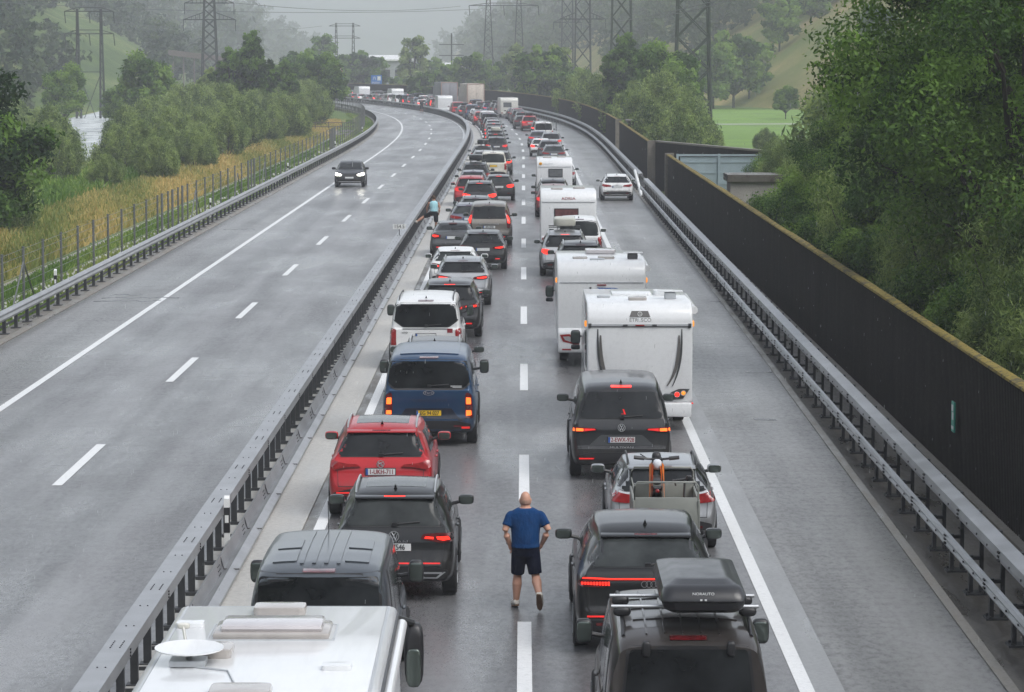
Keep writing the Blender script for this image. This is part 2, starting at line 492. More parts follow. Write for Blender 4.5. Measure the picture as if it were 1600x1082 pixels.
# ------------------------------------------------------------------ barriers
M_STEEL = simple('galvanised_steel', (.34, .35, .365), .42, .5, var=.22, scale=1.2, bump=.15, bscale=18)
M_STEELD = simple('dark_post_steel', (.055, .058, .062), .5, .4, var=.3, scale=2.5)
M_BOLT = simple('bolt_steel', (.03, .03, .032), .5, .5)
M_WHITE = simple('white_plastic', (.72, .73, .72), .4)
M_BLACK = simple('black_plastic', (.016, .016, .018), .42)
M_RUBBER = simple('rubber', (.014, .014, .015), .7, bump=.3, bscale=90)

def posts(parent, mesh, mat, off, y0, y1, step, limit=100, name='post'):
    """separate posts, the rest past the limit as one stuff part"""
    Y = []; y = y0
    while y < y1: Y.append(y); y += step
    first = True
    me = mesh.mesh(name, 30); me.materials.append(mat)
    for y in Y[:limit]:
        o = bpy.data.objects.new(name, me); COL.objects.link(o); o.parent = parent
        o.location = P(y, fo(off, y)); o.rotation_euler = (0, 0, heading(y))
    rest = Y[limit:]
    if rest:
        mb = MB()
        for y in rest:
            M = Matrix.Translation(P(y, fo(off, y))) @ Matrix.Rotation(heading(y), 4, 'Z')
            mb.add([M @ Vector(v) for v in mesh.v], mesh.f)
        tag(mb.build(name, mat, parent), kind='stuff')

# median barrier
med = empty('crash_barrier', P(40, -5.1), 0, 'long grey steel median barrier with box beam on black posts between the two carriageways', 'crash barrier', 'steel barriers along the motorway')
def child(o, par):
    o.parent = par; o.matrix_parent_inverse = Matrix.Translation(-Vector(par.location)); return o
mb = MB(); BO = -5.1
sweep(mb, [(BO - .16, .72), (BO - .16, .86), (BO + .16, .86), (BO + .16, .69), (BO + .14, .69), (BO + .14, .83), (BO - .14, .83), (BO - .14, .72)], -25, 700)
child(mb.build('beam', M_STEEL, smooth=20), med)
mb = MB(); sweep(mb, [(BO + .26, .31), (BO + .33, .06), (BO + .35, .06), (BO + .29, .32)], -25, 700)
child(mb.build('side_rail', M_STEEL), med)
mb = MB(); sweep(mb, [(BO + .33, .10), (BO + .46, .17), (BO + .58, .10), (BO + .58, .045), (BO + .45, .05), (BO + .33, .04)], -25, 700)
child(mb.build('foot_rail', M_STEEL), med)
pm = MB(); pm.box(-.05, .05, -.045, .045, -.25, .72); pm.box(-.1, .1, -.1, .1, .01, .03); pm.box(.06, .28, -.012, .012, .2, .25)
po = posts
posts_root = empty('post_row')  # temporary holder replaced below
bpy.data.objects.remove(posts_root)
class Off:  pass
def posts_on(root, mesh, mat, off, y0, y1, step, limit=100, name='post'):
    before = set(COL.objects)
    posts(root, mesh, mat, off, y0, y1, step, limit, name)
    inv = Matrix.Translation(-Vector(root.location))
    for o in COL.objects:
        if o not in before: o.matrix_parent_inverse = inv
posts_on(med, pm, M_STEELD, BO, 31.2, 650, 1.333)
# wires / straps across the foot rail
for k in range(60):
    mb = MB(); y = 34 + k * 4
    a = P(y, BO + .29, .30); b = P(y - .15, BO + .36, .14); c = P(y - .1, BO + .60, .13)
    mb.tube([a, b, c], .012, 5)
    child(mb.build('strap', M_BLACK), med)
# bolt heads on beam and rail
mb = MB()
for k in range(36):
    y = 32.3 + k * 4
    for dy in (-.20, -.1, .0, .1, .2):
        for (o, z, ax) in ((BO - .06, .862, 0), (BO + .06, .862, 0)):
            q = P(y + dy, o, z); mb.box(q[0] - .009, q[0] + .009, q[1] - .012, q[1] + .012, z - .01, z + .006)
    for dy in (1.2, 2.6):
        for o in (-.05, .05):
            q = P(y + dy, BO + o, .862); mb.box(q[0] - .009, q[0] + .009, q[1] - .012, q[1] + .012, .85, .869)
    for dy in (0, .12, .24):
        for z in (.12, .18, .24):
            f = (.31 - z) / .25; q = P(y + 1 + dy + z * .4, BO + .285 + .06 * f, z)
            mb.box(q[0] - .004, q[0] + .016, q[1] - .011, q[1] + .011, z - .009, z + .009)
    for z in (.72, .76, .80):
        q = P(y, BO + .162, z); mb.box(q[0] - .004, q[0] + .012, q[1] - .018, q[1] + .018, z - .012, z + .012)
child(mb.build('bolts', M_BOLT), med)['kind'] = 'stuff'

# right double guard rail
rr_ = empty('guard_rail', P(50, 6.9), 0, 'double grey steel guard rail in front of the dark ribbed wall on the right', 'guard rail', 'steel barriers along the motorway')
RO = [(-30, 6.88), (60, 6.88), (170, 6.98), (700, 7.02)]
def ro(d): return [(a, b + d) for a, b in RO]
mb = MB(); sweep(mb, [(ro(-.17), .43), (ro(-.20), .48), (ro(-.17), .53), (ro(-.20), .58), (ro(-.17), .63), (ro(-.12), .64), (ro(-.12), .42)], -25, 172)
sweep(mb, [(ro(-.17), .43), (ro(-.20), .48), (ro(-.17), .53), (ro(-.20), .58), (ro(-.17), .63), (ro(-.12), .64), (ro(-.12), .42)], 179, 700)
child(mb.build('lower_beam', M_STEEL, smooth=20), rr_)
mb = MB(); up = [(ro(.02), .88), (ro(.0), .95), (ro(.02), 1.05), (ro(.26), 1.08), (ro(.29), .95), (ro(.27), .95), (ro(.24), 1.05), (ro(.06), 1.02), (ro(.05), .88)]
sweep(mb, up, -25, 172); sweep(mb, up, 179, 700)
child(mb.build('upper_beam', M_STEEL, smooth=20), rr_)
pm = MB(); pm.box(-.10, -.04, -.06, .06, -.25, .62); pm.box(.06, .12, -.05, .05, .0, 1.05); pm.box(-.10, .12, -.05, .05, .55, .60)
pm.box(-.16, .16, -.16, .16, .02, .05); pm.box(.25, .40, -.06, .06, .93, 1.0)
for a in (-.11, .11):
    for b in (-.11, .11): pm.box(a - .02, a + .02, b - .02, b + .02, .05, .08)
posts_on(rr_, pm, M_STEELD, RO, 36.4, 172, 2.0); 
pm2 = MB(); pm2.box(-.10, -.04, -.06, .06, -.25, .62); pm2.box(.06, .12, -.05, .05, .0, 1.05)
mb = MB()
y = 180
while y < 640:
    M = Matrix.Translation(P(y, fo(RO, y))) @ Matrix.Rotation(heading(y), 4, 'Z'); mb.add([M @ Vector(v) for v in pm2.v], pm2.f); y += 2.5
child(mb.build('post', M_STEELD), rr_)['kind'] = 'stuff'
mb = MB()
for k in range(33):
    y = 38.3 + k * 4
    for dy in (-.08, .0):
        for z in (.44, .50, .56, .62):
            q = P(y + dy, fo(RO, y) - .20, z); mb.box(q[0] - .015, q[0] + .01, q[1] - .02, q[1] + .02, z - .014, z + .014)
        for z in (.90, .96, 1.02):
            q = P(y + dy, fo(RO, y) + .0, z); mb.box(q[0] - .015, q[0] + .02, q[1] - .02, q[1] + .02, z - .014, z + .014)
    for dy in (1, 2, 3):
        q = P(y + dy, fo(RO, y) - .20, .53); mb.box(q[0] - .012, q[0] + .01, q[1] - .02, q[1] + .02, .515, .545)
        q = P(y + dy, fo(RO, y) + .0, .96); mb.box(q[0] - .012, q[0] + .02, q[1] - .02, q[1] + .02, .945, .975)
child(mb.build('bolts', M_BOLT), rr_)['kind'] = 'stuff'
mb = MB(); a = P(171.5, 6.8, 0); 
mb.tube([P(172, 6.9, .02), P(176, 6.78, .9), P(178.6, 6.75, 1.25)], .09, 6)
child(mb.build('end_piece', M_WHITE), rr_)

# left guard rail
lg = empty('guard_rail', P(90, -15.2), 0, 'single low grey guard rail on dark posts along the left shoulder beside the grass', 'guard rail', 'steel barriers along the motorway')
LO = -15.2
mb = MB(); sweep(mb, [(LO + .10, .52), (LO + .16, .60), (LO + .12, .67), (LO + .16, .75), (LO + .10, .82), (LO + .02, .82), (LO + .02, .79), (LO + .07, .79), (LO + .07, .52)], 30, 700)
child(mb.build('beam', M_STEEL, smooth=20), lg)
mb = MB(); sweep(mb, [(LO - .22, .20), (LO - .22, .27), (LO - .19, .27), (LO - .19, .20)], 30, 500); child(mb.build('side_rail', M_STEELD), lg)
pm = MB(); pm.box(-.05, .05, -.05, .05, -.35, .76); pm.box(-.14, .14, -.14, .14, .08, .11)
posts_on(lg, pm, M_STEELD, LO, 79.7, 600, 2.0)

# tall wire fence on the left
fn = empty('wire_fence', P(97, -16.55), 0, 'tall wire mesh fence on thin grey posts behind the left guard rail', 'fence')
M_FPOST = simple('fence_post_steel', (.16, .17, .17), .5, .5)
pm = MB(); pm.tube([(0, 0, -.35), (0, 0, 1.86)], .045, 7)
pm.tube([(0, 0, 1.86), (0, 0, 1.90)], .05, 7)
FO = [(60, -16.6), (300, -16.6), (700, -16.4)]
posts_on(fn, pm, M_FPOST, FO, 61.4, 470, 4.0)
for yb in (97.4, 149, 171, 189, 245): 
    for s in (-1, 1): child(MB().tube([P(yb, -16.6, 1.4), P(yb + s * 2.6, -16.6, -.25)], .03, 5).build('brace', M_FPOST), fn)
for yb in (133, 137, 141, 175, 177, 179, 250, 252, 254, 256):
    child(MB().tube([P(yb, -16.35, -.3), P(yb, -16.35, 2.0)], .06, 6).build('stout_post', M_FPOST), fn)
mb = MB()
for z in (.1, .4, .7, 1.0, 1.3, 1.6, 1.82):
    y = 61.4
    while y < 460: mb.tube([P(y, fo(FO, y), z), P(y + 8, fo(FO, y + 8), z)], .008, 3, cap=False); y += 8
child(mb.build('wire', M_FPOST), fn)

# ------------------------------------------------------------------ noise wall
def wall_mat():
    t = NT('ribbed_wall'); g = t.geo()
    n = t.noise(g, .8, 6, .65); st = t.noise(t.mapping(g, (1, 2.2, .12)), 1.0, 5, .6); f = t.noise(g, 9, 4, .7)
    c = t.ramp(n, [(.3, (.0055, .0046, .0038)), (.7, (.017, .0135, .011))])
    c = t.mix(t.ramp(st, [(.5, 0.0), (.75, .5)]), c, (.035, .032, .03))
    c = t.mix(t.ramp(f, [(.56, 0.0), (.75, .6)]), c, (.065, .058, .05))
    t.set('Base Color', c); t.set('Roughness', .75); t.set('Specular IOR Level', .18); t.bump(f, .3, .01); return t.m
M_WALL = wall_mat()
def moss_mat():
    t = NT('mossy_cap'); g = t.geo(); n = t.noise(g, 3.5, 6, .75); f = t.noise(g, 22, 4, .7)
    c = t.ramp(n, [(.32, (.045, .040, .030)), (.44, (.085, .068, .018)), (.54, (.27, .195, .024)), (.64, (.10, .095, .02)), (.75, (.04, .05, .02))])
    c = t.mix(t.ramp(f, [(.45, 0.0), (.75, .5)]), c, (.06, .055, .03))
    t.set('Base Color', c); t.set('Roughness', .9); t.bump(f, 1.0, .03); return t.m
M_MOSS = moss_mat()
M_WJOINT = simple('wall_joint', (.014, .012, .011), .9, var=.4, scale=1.2)
M_WCONC = concrete('wall_concrete', (.12, .105, .085), (.21, .19, .16), .6, 2)
def ribbed(mb, pa, pb, z0, z1, pitch=.16, depth=.05, side=-1):
    """ribbed panel face between two ground points; ribs stand proud toward the road"""
    a = Vector((pa[0], pa[1], 0)); b = Vector((pb[0], pb[1], 0)); d = b - a; L = d.length; d.normalize()
    nrm = Vector((-d.y, d.x, 0)) * (-side)
    n = max(1, int(L / pitch)); vs = []; fs = []
    for i in range(n + 1):
        p = a + d * (L * i / n)
        for (u, w) in ((0, 0), (pitch * .42, 0), (pitch * .5, depth), (pitch * .92, depth)):
            if i == n and u > 0: break
            q = p + d * u + nrm * w
            vs.append((q.x, q.y, z0)); vs.append((q.x, q.y, z1))
    for k in range(len(vs) // 2 - 1): fs.append((2 * k, 2 * k + 2, 2 * k + 3, 2 * k + 1))
    mb.add(vs, fs)
def wall_seg(label, y0, y1, off, h=2.78, grp='dark noise walls along the right side'):
    w = empty('noise_wall', P((y0 + y1) / 2 if y0 > 30 else 60, fo(off, 60)), 0, label, 'noise wall', grp)
    mb = MB(); Y = ys(y0, y1, 8)
    for a, b in zip(Y[:-1], Y[1:]): ribbed(mb, P(a, fo(off, a)), P(b, fo(off, b)), .25, h - .1, .16 if b < 190 else .6, .05, 1)
    child(mb.build('panel', M_WALL), w)
    mb = MB(); sweep(mb, [([(a, b + .07) for a, b in off], -.3), ([(a, b + .07) for a, b in off], h - .08), ([(a, b + .15) for a, b in off], h - .08), ([(a, b + .15) for a, b in off], -.3)], y0 + .02, y1 - .02, 8)
    child(mb.build('core', M_WALL), w)
    mb = MB(); sweep(mb, [([(a, b - .06) for a, b in off], h - .04), ([(a, b - .05) for a, b in off], h), ([(a, b + .06) for a, b in off], h + .03), ([(a, b + .16) for a, b in off], h), ([(a, b + .17) for a, b in off], h - .04)], y0, y1, 2)
    for v in range(len(mb.v)):
        x, yv, z = mb.v[v]; 
        if z > h - .03: mb.v[v] = (x, yv, z + random.Random(v).uniform(-.012, .02))
    child(mb.build('coping', M_MOSS, smooth=50), w)
    y = 999
    while y < min(y1, 170):
        q = P(y, fo(off, y)); j = MB().box(q[0] - .056, q[0] + .02, y - .022, y + .022, .26, h - .06).build('joint_strip', M_WJOINT); child(j, w); y += 4
    mb = MB(); sweep(mb, [([(a, b - .14) for a, b in off], .0), ([(a, b - .14) for a, b in off], .22), ([(a, b + .06) for a, b in off], .26), ([(a, b + .06) for a, b in off], .0)], y0, y1, 8)
    child(mb.build('plinth', M_WCONC), w)
    return w
WN = [(a, b) for a, b in WALL]
w1 = wall_seg('near stretch of tall dark ribbed noise wall with yellow moss on its top', -25, 161.6, WN)
mb = MB(); q = P(161.9, fo(WN, 161)); mb.box(q[0] - .14, q[0] + .35, q[1] - .25, q[1] + .15, -.3, 2.86); child(mb.build('end_post', M_WCONC), w1)
w2 = wall_seg('middle stretch of dark noise wall beyond the blue gate recess', 186, 244, WN)
mb = MB(); q = P(185.8, fo(WN, 186)); mb.box(q[0] - .14, q[0] + .35, q[1] - .2, q[1] + .2, -.3, 2.86); child(mb.build('end_post', M_WCONC), w2)
w3 = wall_seg('far curved stretch of dark noise wall running behind the distant queue', 247, 640, [(247, 7.9), (300, 7.75), (760, 7.75)], 2.85)
mb = MB(); q = P(246.6, 7.9); mb.box(q[0] - .2, q[0] + .3, q[1] - .2, q[1] + .3, -.3, 2.9); child(mb.build('end_post', M_WCONC), w3)
# recess return wall
wr_ = empty('noise_wall', (11.5, 175, 0), 0, 'short dark wall turning away from the road beside the blue gate', 'noise wall', 'dark noise walls along the right side')
ra, rb = Vector((8.95, 186.2, 0)), Vector((14.6, 166.0, 0))
mb = MB(); ribbed(mb, ra, rb, -.2, 2.75, .18, .05, -1)
d = (rb - ra).normalized(); nn = Vector((-d.y, d.x, 0))
o1 = ra + nn * .06; o2 = rb + nn * .06; o3 = rb + nn * .3; o4 = ra + nn * .3
mb.add([(p.x, p.y, z) for z in (-.3, 2.74) for p in (o1, o2, o3, o4)], [(0, 1, 2, 3), (4, 5, 6, 7), (0, 1, 5, 4), (1, 2, 6, 5), (2, 3, 7, 6), (3, 0, 4, 7)])
child(mb.build('panel', M_WALL), wr_)
mb = MB(); o1 = ra - nn * .1; o2 = rb - nn * .1; o3 = rb + nn * .34; o4 = ra + nn * .34
mb.add([(p.x, p.y, z) for z in (2.76, 2.86) for p in (o1, o2, o3, o4)], [(0, 1, 2, 3), (4, 5, 6, 7), (0, 1, 5, 4), (1, 2, 6, 5), (2, 3, 7, 6), (3, 0, 4, 7)])
child(mb.build('coping', M_WCONC), wr_)
# blue gate
M_BLUE = simple('pale_blue_steel', (.33, .41, .45), .45, .1, var=.1, scale=1.5)
gt = empty('service_gate', (11.4, 163, 0), 0, 'pale blue double steel gate standing in the gap behind the dark wall', 'gate')
for x0 in (9.3, 11.5):
    mb = MB(); mb.box(x0, x0 + 2.1, 163.0, 163.06, .0, 2.62)
    for z in (.5, 1.1, 1.7, 2.3): mb.box(x0 + .05, x0 + 2.05, 162.965, 162.995, z, z + .04)
    child(mb.build('door', M_BLUE), gt)
mb = MB()
for x in (9.15, 11.45, 13.75): mb.box(x - .06, x + .06, 162.9, 163.12, -.3, 2.78)
mb.box(9.1, 13.8, 162.93, 163.1, 2.66, 2.76); child(mb.build('frame', M_BLUE), gt)
# yellow beacon lamps on posts
# concrete hut behind wall
ht = empty('utility_hut', (11.2, 141, 0), 0, 'small concrete utility hut with flat dark roof behind the noise wall', 'hut')
mb = MB(); mb.box(10.35, 12.6, 139.5, 142, -.3, 2.25); child(mb.build('wall', concrete('hut_concrete', (.28, .26, .24), (.38, .36, .33), .7)), ht)
mb = MB(); mb.box(10.2, 12.8, 139.3, 142.2, 2.25, 2.58); child(mb.build('roof', M_GUTTER), ht)
bx = empty('utility_box', (9.75, 236, 0), 0, 'small dark box structure behind the middle noise wall with pale lid', 'hut')
mb = MB(); mb.box(9.2, 10.3, 235, 237, -.3, 3.0); child(mb.build('wall', M_WALL), bx)
mb = MB(); mb.box(9.1, 10.4, 234.9, 237.1, 3.0, 3.1); child(mb.build('lid', M_KERB), bx)

# green emergency sign on the wall
sg = empty('emergency_sign', (8.1, 54.6, 1.3), 0, 'small green and white emergency sign on the dark ribbed wall', 'sign')
M_GREEN = simple('sign_green', (.03, .30, .22), .4); 
yw = 55.0; q = P(yw, fo(WN, yw) - .09, 0)
mb = MB(); mb.box(q[0] - .03, q[0], yw - .16, yw + .16, 1.15, 1.72); b_ = mb.build('board', M_GREEN); child(b_, sg)
mb = MB(); mb.box(q[0] - .036, q[0] - .03, yw - .10, yw + .06, 1.38, 1.52); mb.box(q[0] - .036, q[0] - .03, yw - .05, yw + .12, 1.54, 1.66); mb.box(q[0] - .036, q[0] - .03, yw - .12, yw + .12, 1.20, 1.26)
child(mb.build('symbol', M_WHITE), sg)

# ------------------------------------------------------------------ text helper
def text_mesh(body, size, extrude=.002, spacing=1.0):
    cu = bpy.data.curves.new('lettering', 'FONT'); cu.body = body; cu.size = size; cu.extrude = extrude
    cu.align_x = 'CENTER'; cu.align_y = 'CENTER'; cu.space_character = spacing; cu.resolution_u = 3
    ob = bpy.data.objects.new('lettering', cu); COL.objects.link(ob)
    bpy.context.view_layer.update()
    me = bpy.data.meshes.new_from_object(ob.evaluated_get(bpy.context.evaluated_depsgraph_get()))
    bpy.data.objects.remove(ob); return me
def lettering(body, size, loc, mat, parent, rot=(math.pi / 2, 0, 0), sx=1.0, bold=0.0, name='lettering'):
    me = text_mesh(body, size); me.materials.clear()
    if bold:
        # thicken by offset copies merged
        n = len(me.vertices); co = np.empty(n * 3, np.float32); me.vertices.foreach_get('co', co)
        pass
    o = link_mesh(name, me, parent, [mat]); o.location = loc; o.rotation_euler = rot; o.scale = (sx, 1, 1); return o

# km sign and delineators
q = P(120.6, -5.1)
ks = empty('kilometre_sign', (q[0], q[1], .86), 0, 'small white kilometre board reading 154.5 on the median barrier', 'sign')
mb = MB(); mb.tube([(0, 0, 0), (0, 0, .25)], .02, 6); mb.build('pole', M_STEELD, ks)
mb = MB(); mb.box(-.26, .26, -.01, .01, .25, .46); bo = mb.build('board', M_WHITE, ks)
lettering('154.5', .21, (0, -.015, .355), M_BLACK, ks, sx=.95)
def delin(y, off, label, z0=0.0, h=1.0):
    q = P(y, off)
    d = empty('delineator_post', (q[0], q[1], z0), heading(y), label, 'marker post', 'black and white marker posts')
    mb = MB(); mb.prism([(-.045, 0), (.045, 0), (.045, h), (-.045, h - .04)], -.045, .045); mb.build('post', M_WHITE, d)
    mb = MB(); mb.box(-.048, .048, -.048, .048, h * .42, h * .82); mb.build('band', M_BLACK, d)
    mb = MB(); mb.box(-.03, .03, -.056, -.049, h * .58, h * .70); mb.build('reflector', M_WHITE, d)
delin(47.6, -4.86, 'black and white marker post standing in the median barrier above the motorhome', .0, 1.04)
delin(98.7, -15.75, 'nearest marker post behind the left guard rail', -.1, 1.15)
delin(148, -15.75, 'second marker post along the left guard rail, beside the thin crossing fence posts', -.1, 1.15)
delin(197, -15.75, 'third marker post along the left guard rail, left of the black oncoming car', -.1, 1.15)
delin(247, -15.75, 'fourth marker post along the left guard rail, beyond the oncoming car', -.1, 1.15)
delin(297, -15.75, 'farthest marker post on the left, where the guard rail begins to bend', -.1, 1.15)
# ------------------------------------------------------------------ vehicle toolkit
def glass_mat(name, a=(.006, .007, .008), b=(.022, .025, .027)):
    t = NT(name); n = t.noise(t.co(), 1.6, 4); f = t.noise(t.co(), 40, 4, .75)
    c = t.ramp(n, [(.38, a), (.68, b)])
    c = t.mix(t.ramp(f, [(.66, 0.0), (.80, .20)]), c, (.16, .17, .18))
    t.set('Base Color', c); t.set('Roughness', t.ramp(f, [(.4, .02), (.8, .14)])); t.set('Specular IOR Level', .27); t.bump(f, .12, .004); return t.m
M_GLASS = glass_mat('tinted_glass')
M_GLASS2 = glass_mat('clear_glass', (.018, .021, .021), (.05, .056, .056))
M_MIRROR = simple('mirror_glass', (.10, .12, .11), .08, .6)
M_LAMP = simple('red_lamp', (.26, .012, .014), .15, 0, 1.0, var=.3, scale=14)
M_LAMPD = simple('dark_red_lamp', (.10, .008, .010), .15, 0, 1.0, var=.4, scale=14)
M_BRAKE = simple('lit_brake_lamp', (.9, .04, .02), .2, emit=1.0, ecol=(1, .020, .012), scale=14)
M_BRAKE2 = simple('lit_orange_lamp', (.9, .2, .02), .2, emit=1.3, ecol=(1, .11, .02), scale=14)
M_BRAKED = simple('dim_lit_lamp', (.7, .03, .03), .2, emit=.22, ecol=(1, .02, .012))
M_AMBER = simple('amber_lens', (.75, .25, .03), .25, emit=.5, ecol=(1, .35, .05))
M_HEAD = simple('lit_headlamp', (.9, .9, .8), .2, emit=9, ecol=(1, .97, .85))
M_CHROME = simple('chrome_trim', (.66, .67, .68), .32, .85, var=.05)
M_PLATE = simple('plate_white', (.66, .68, .68), .35, var=.04)
M_PLATEY = simple('plate_yellow', (.75, .48, .03), .35, var=.04)
M_PLATEB = simple('plate_blue', (.02, .09, .35), .35)
M_INK = simple('plate_ink', (.02, .02, .022), .5)
M_INKR = simple('plate_red_ink', (.25, .02, .03), .5)
M_GREYP = simple('grey_plastic', (.05, .052, .055), .5)
M_SEAM = simple('panel_gap', (.006, .006, .007), .6)
M_RIM = simple('alloy_rim', (.26, .27, .28), .3, .9)

def catmull(pts, sub):
    P_ = [pts[0]] + list(pts) + [pts[-1]]; out = []
    for i in range(1, len(P_) - 2):
        p0, p1, p2, p3 = (np.array(P_[k], float) for k in (i - 1, i, i + 1, i + 2))
        for s in range(sub):
            t = s / sub
            out.append(.5 * ((2 * p1) + (-p0 + p2) * t + (2 * p0 - 5 * p1 + 4 * p2 - p3) * t * t + (-p0 + 3 * p1 - 3 * p2 + p3) * t ** 3))
    out.append(np.array(pts[-1], float)); return out

def body_mesh(S, name='body'):
    """S: dict with L W top belt plan roofw zbot"""
    L, W = S['L'], S['W'] / 2
    ty = [a for a, b in S['top']]; tz = [b for a, b in S['top']]
    Y = []
    for (a, za), (b, zb_) in zip(S['top'][:-1], S['top'][1:]):
        n = max(1, int(math.hypot(b - a, zb_ - za) / .13)); Y += [a + (b - a) * k / n for k in range(n)]
    Y.append(L)
    def sm(y, xs, zs):   # lightly smoothed interpolation
        return float(np.interp(y, xs, zs))
    by = [a for a, b in S['belt']]; bz = [b for a, b in S['belt']]
    py = [a for a, b in S['plan']]; pz = [b for a, b in S['plan']]
    zy = [a for a, b in S['zbot']]; zz = [b for a, b in S['zbot']]
    ry = [a for a, b in S['roofw']]; rz = [b for a, b in S['roofw']]
    rings = []
    for y in Y:
        zt = sm(y, ty, tz); zb = sm(y, zy, zz); w = W * sm(y, py, pz); zbelt = min(sm(y, by, bz), zt - .015)
        gh = zt - zbelt; k = max(0, min(1, gh / .35)); k = k * k * (3 - 2 * k)
        wr = w * (.90 * (1 - k) + sm(y, ry, rz) * k)
        hb = zbelt - zb; g = min(1, gh / .4); fl = S.get('flare', .0)
        pts = [(0, zb), (.78 * w, zb), (.945 * w, zb + min(.07, hb * .3)), (.995 * w, zb + .28 * hb), (w, zb + .62 * hb), (.985 * w, zbelt - .08 * min(1, hb * 2)),
               (w * (.955 if k else .93), zbelt), (w * .93 * (1 - .5) + wr * .5 + .015 * k, zbelt + gh * .48), (wr, zbelt + gh * (1 - .24 * g)), (wr * .945, zbelt + gh * (1 - .10 * g)), (wr * .78, zbelt + gh * (1 - .038 * g)), (wr * .4, zt - .010 * g), (0, zt)]
        h = catmull(pts, S.get('sub', 3))
        full = [(p[0], y, p[1]) for p in h] + [(-p[0], y, p[1]) for p in h[-2:0:-1]]
        rings.append(full)
    m = len(rings[0]); mb = MB(); vs = [p for r_ in rings for p in r_]; fs = []
    for i in range(len(rings) - 1):
        for k in range(m):
            k2 = (k + 1) % m; fs.append((i * m + k, i * m + k2, (i + 1) * m + k2, (i + 1) * m + k))
    c0 = len(vs); vs.append((0, 0, (S['top'][0][1] + S['zbot'][0][1]) / 2)); c1 = len(vs); vs.append((0, L, (S['top'][-1][1] + S['zbot'][-1][1]) / 2))
    for k in range(m):
        k2 = (k + 1) % m; fs.append((c0, k2, k)); fs.append((c1, (len(rings) - 1) * m + k, (len(rings) - 1) * m + k2))
    mb.add(vs, fs); me = mb.mesh(name, 38); return me

def rounded(poly, r, n=4):
    out = []; m = len(poly)
    for i in range(m):
        p = Vector(poly[i]).to_2d(); a = Vector(poly[i - 1]).to_2d(); b = Vector(poly[(i + 1) % m]).to_2d()
        u = (a - p); v = (b - p); rr = min(r, u.length * .45, v.length * .45)
        if rr < 1e-4: out.append(tuple(p)); continue
        u.normalize(); v.normalize(); s = p + u * rr; e = p + v * rr
        for k in range(n + 1):
            t = k / n; q = (1 - t) ** 2 * s + 2 * t * (1 - t) * p + t * t * e; out.append((q.x, q.y))
    return out
def rect(a, b, c, d): return [(a, c), (b, c), (b, d), (a, d)]
def mir(poly): return [(-x, z) for x, z in poly][::-1]

class Shell:
    """projects flat shapes onto a body surface"""
    def __init__(s, me): 
        bm = bmesh.new(); bm.from_mesh(me); s.bvh = BVHTree.FromBMesh(bm); bm.free()
    def decal(s, mb, poly, view, off=.006, grid=.07, r=.0, back=.02):
        """view: 'rear' (x,z) 'front' (x,z) 'left' 'right' (y,z) 'top' (x,y)"""
        if r: poly = rounded(poly, r)
        bm = bmesh.new(); bm.faces.new([bm.verts.new((p[0], p[1], 0)) for p in poly])
        x0, x1 = min(p[0] for p in poly), max(p[0] for p in poly); y0, y1 = min(p[1] for p in poly), max(p[1] for p in poly)
        for ax, lo, hi in ((0, x0, x1), (1, y0, y1)):
            n = int((hi - lo) / grid)
            for k in range(1, n + 1):
                c = lo + (hi - lo) * k / (n + 1); co = (c, 0, 0) if ax == 0 else (0, c, 0); no = (1, 0, 0) if ax == 0 else (0, 1, 0)
                bmesh.ops.bisect_plane(bm, geom=bm.verts[:] + bm.edges[:] + bm.faces[:], plane_co=co, plane_no=no, dist=1e-5)
        bm.verts.ensure_lookup_table(); bm.verts.index_update()
        D = {'rear': Vector((0, 1, 0)), 'front': Vector((0, -1, 0)), 'left': Vector((1, 0, 0)), 'right': Vector((-1, 0, 0)), 'top': Vector((0, 0, -1))}[view]
        P3 = []
        for v in bm.verts:
            a, b = v.co.x, v.co.y
            o = {'rear': Vector((a, -5, b)), 'front': Vector((a, 20, b)), 'left': Vector((-5, a, b)), 'right': Vector((5, a, b)), 'top': Vector((a, b, 9))}[view]
            h = s.bvh.ray_cast(o, D)
            if h[0] is None:
                q = {'rear': Vector((a, 0, b)), 'front': Vector((a, 4, b)), 'left': Vector((-1, a, b)), 'right': Vector((1, a, b)), 'top': Vector((a, b, 1.5))}[view]
                h = s.bvh.find_nearest(q)
            nrm = h[1]
            if nrm.dot(D) > 0: nrm = -nrm
            P3.append((h[0] - D * (off * .6) + nrm * (off * .6), h[0] + D * back))
        n0 = len(P3); vs = [p[0] for p in P3] + [p[1] for p in P3]; fs = []
        flip = view in ('front', 'right')
        for f in bm.faces: fs.append([v.index for v in f.verts])
        for e in bm.edges:
            if len(e.link_faces) == 1:
                a, b = e.verts[0].index, e.verts[1].index; fs.append((a, b, b + n0, a + n0))
        bm.free(); mb.add(vs, fs); return mb
    def part(s, name, polys, view, mat, parent, off=.006, r=.0, grid=.07, back=.02):
        mb = MB()
        for p in polys: s.decal(mb, p, view, off, grid, r, back)
        me = mb.mesh(name, 45); return link_mesh(name, me, parent, [mat])
    def at(s, view, a, b):
        o, D = {'rear': (Vector((a, -5, b)), Vector((0, 1, 0))), 'top': (Vector((a, b, 9)), Vector((0, 0, -1))), 'right': (Vector((5, a, b)), Vector((-1, 0, 0))), 'left': (Vector((-5, a, b)), Vector((1, 0, 0))), 'front': (Vector((a, 20, b)), Vector((0, -1, 0)))}[view]
        h = s.bvh.ray_cast(o, D); return h[0] if h[0] is not None else o + D * 5

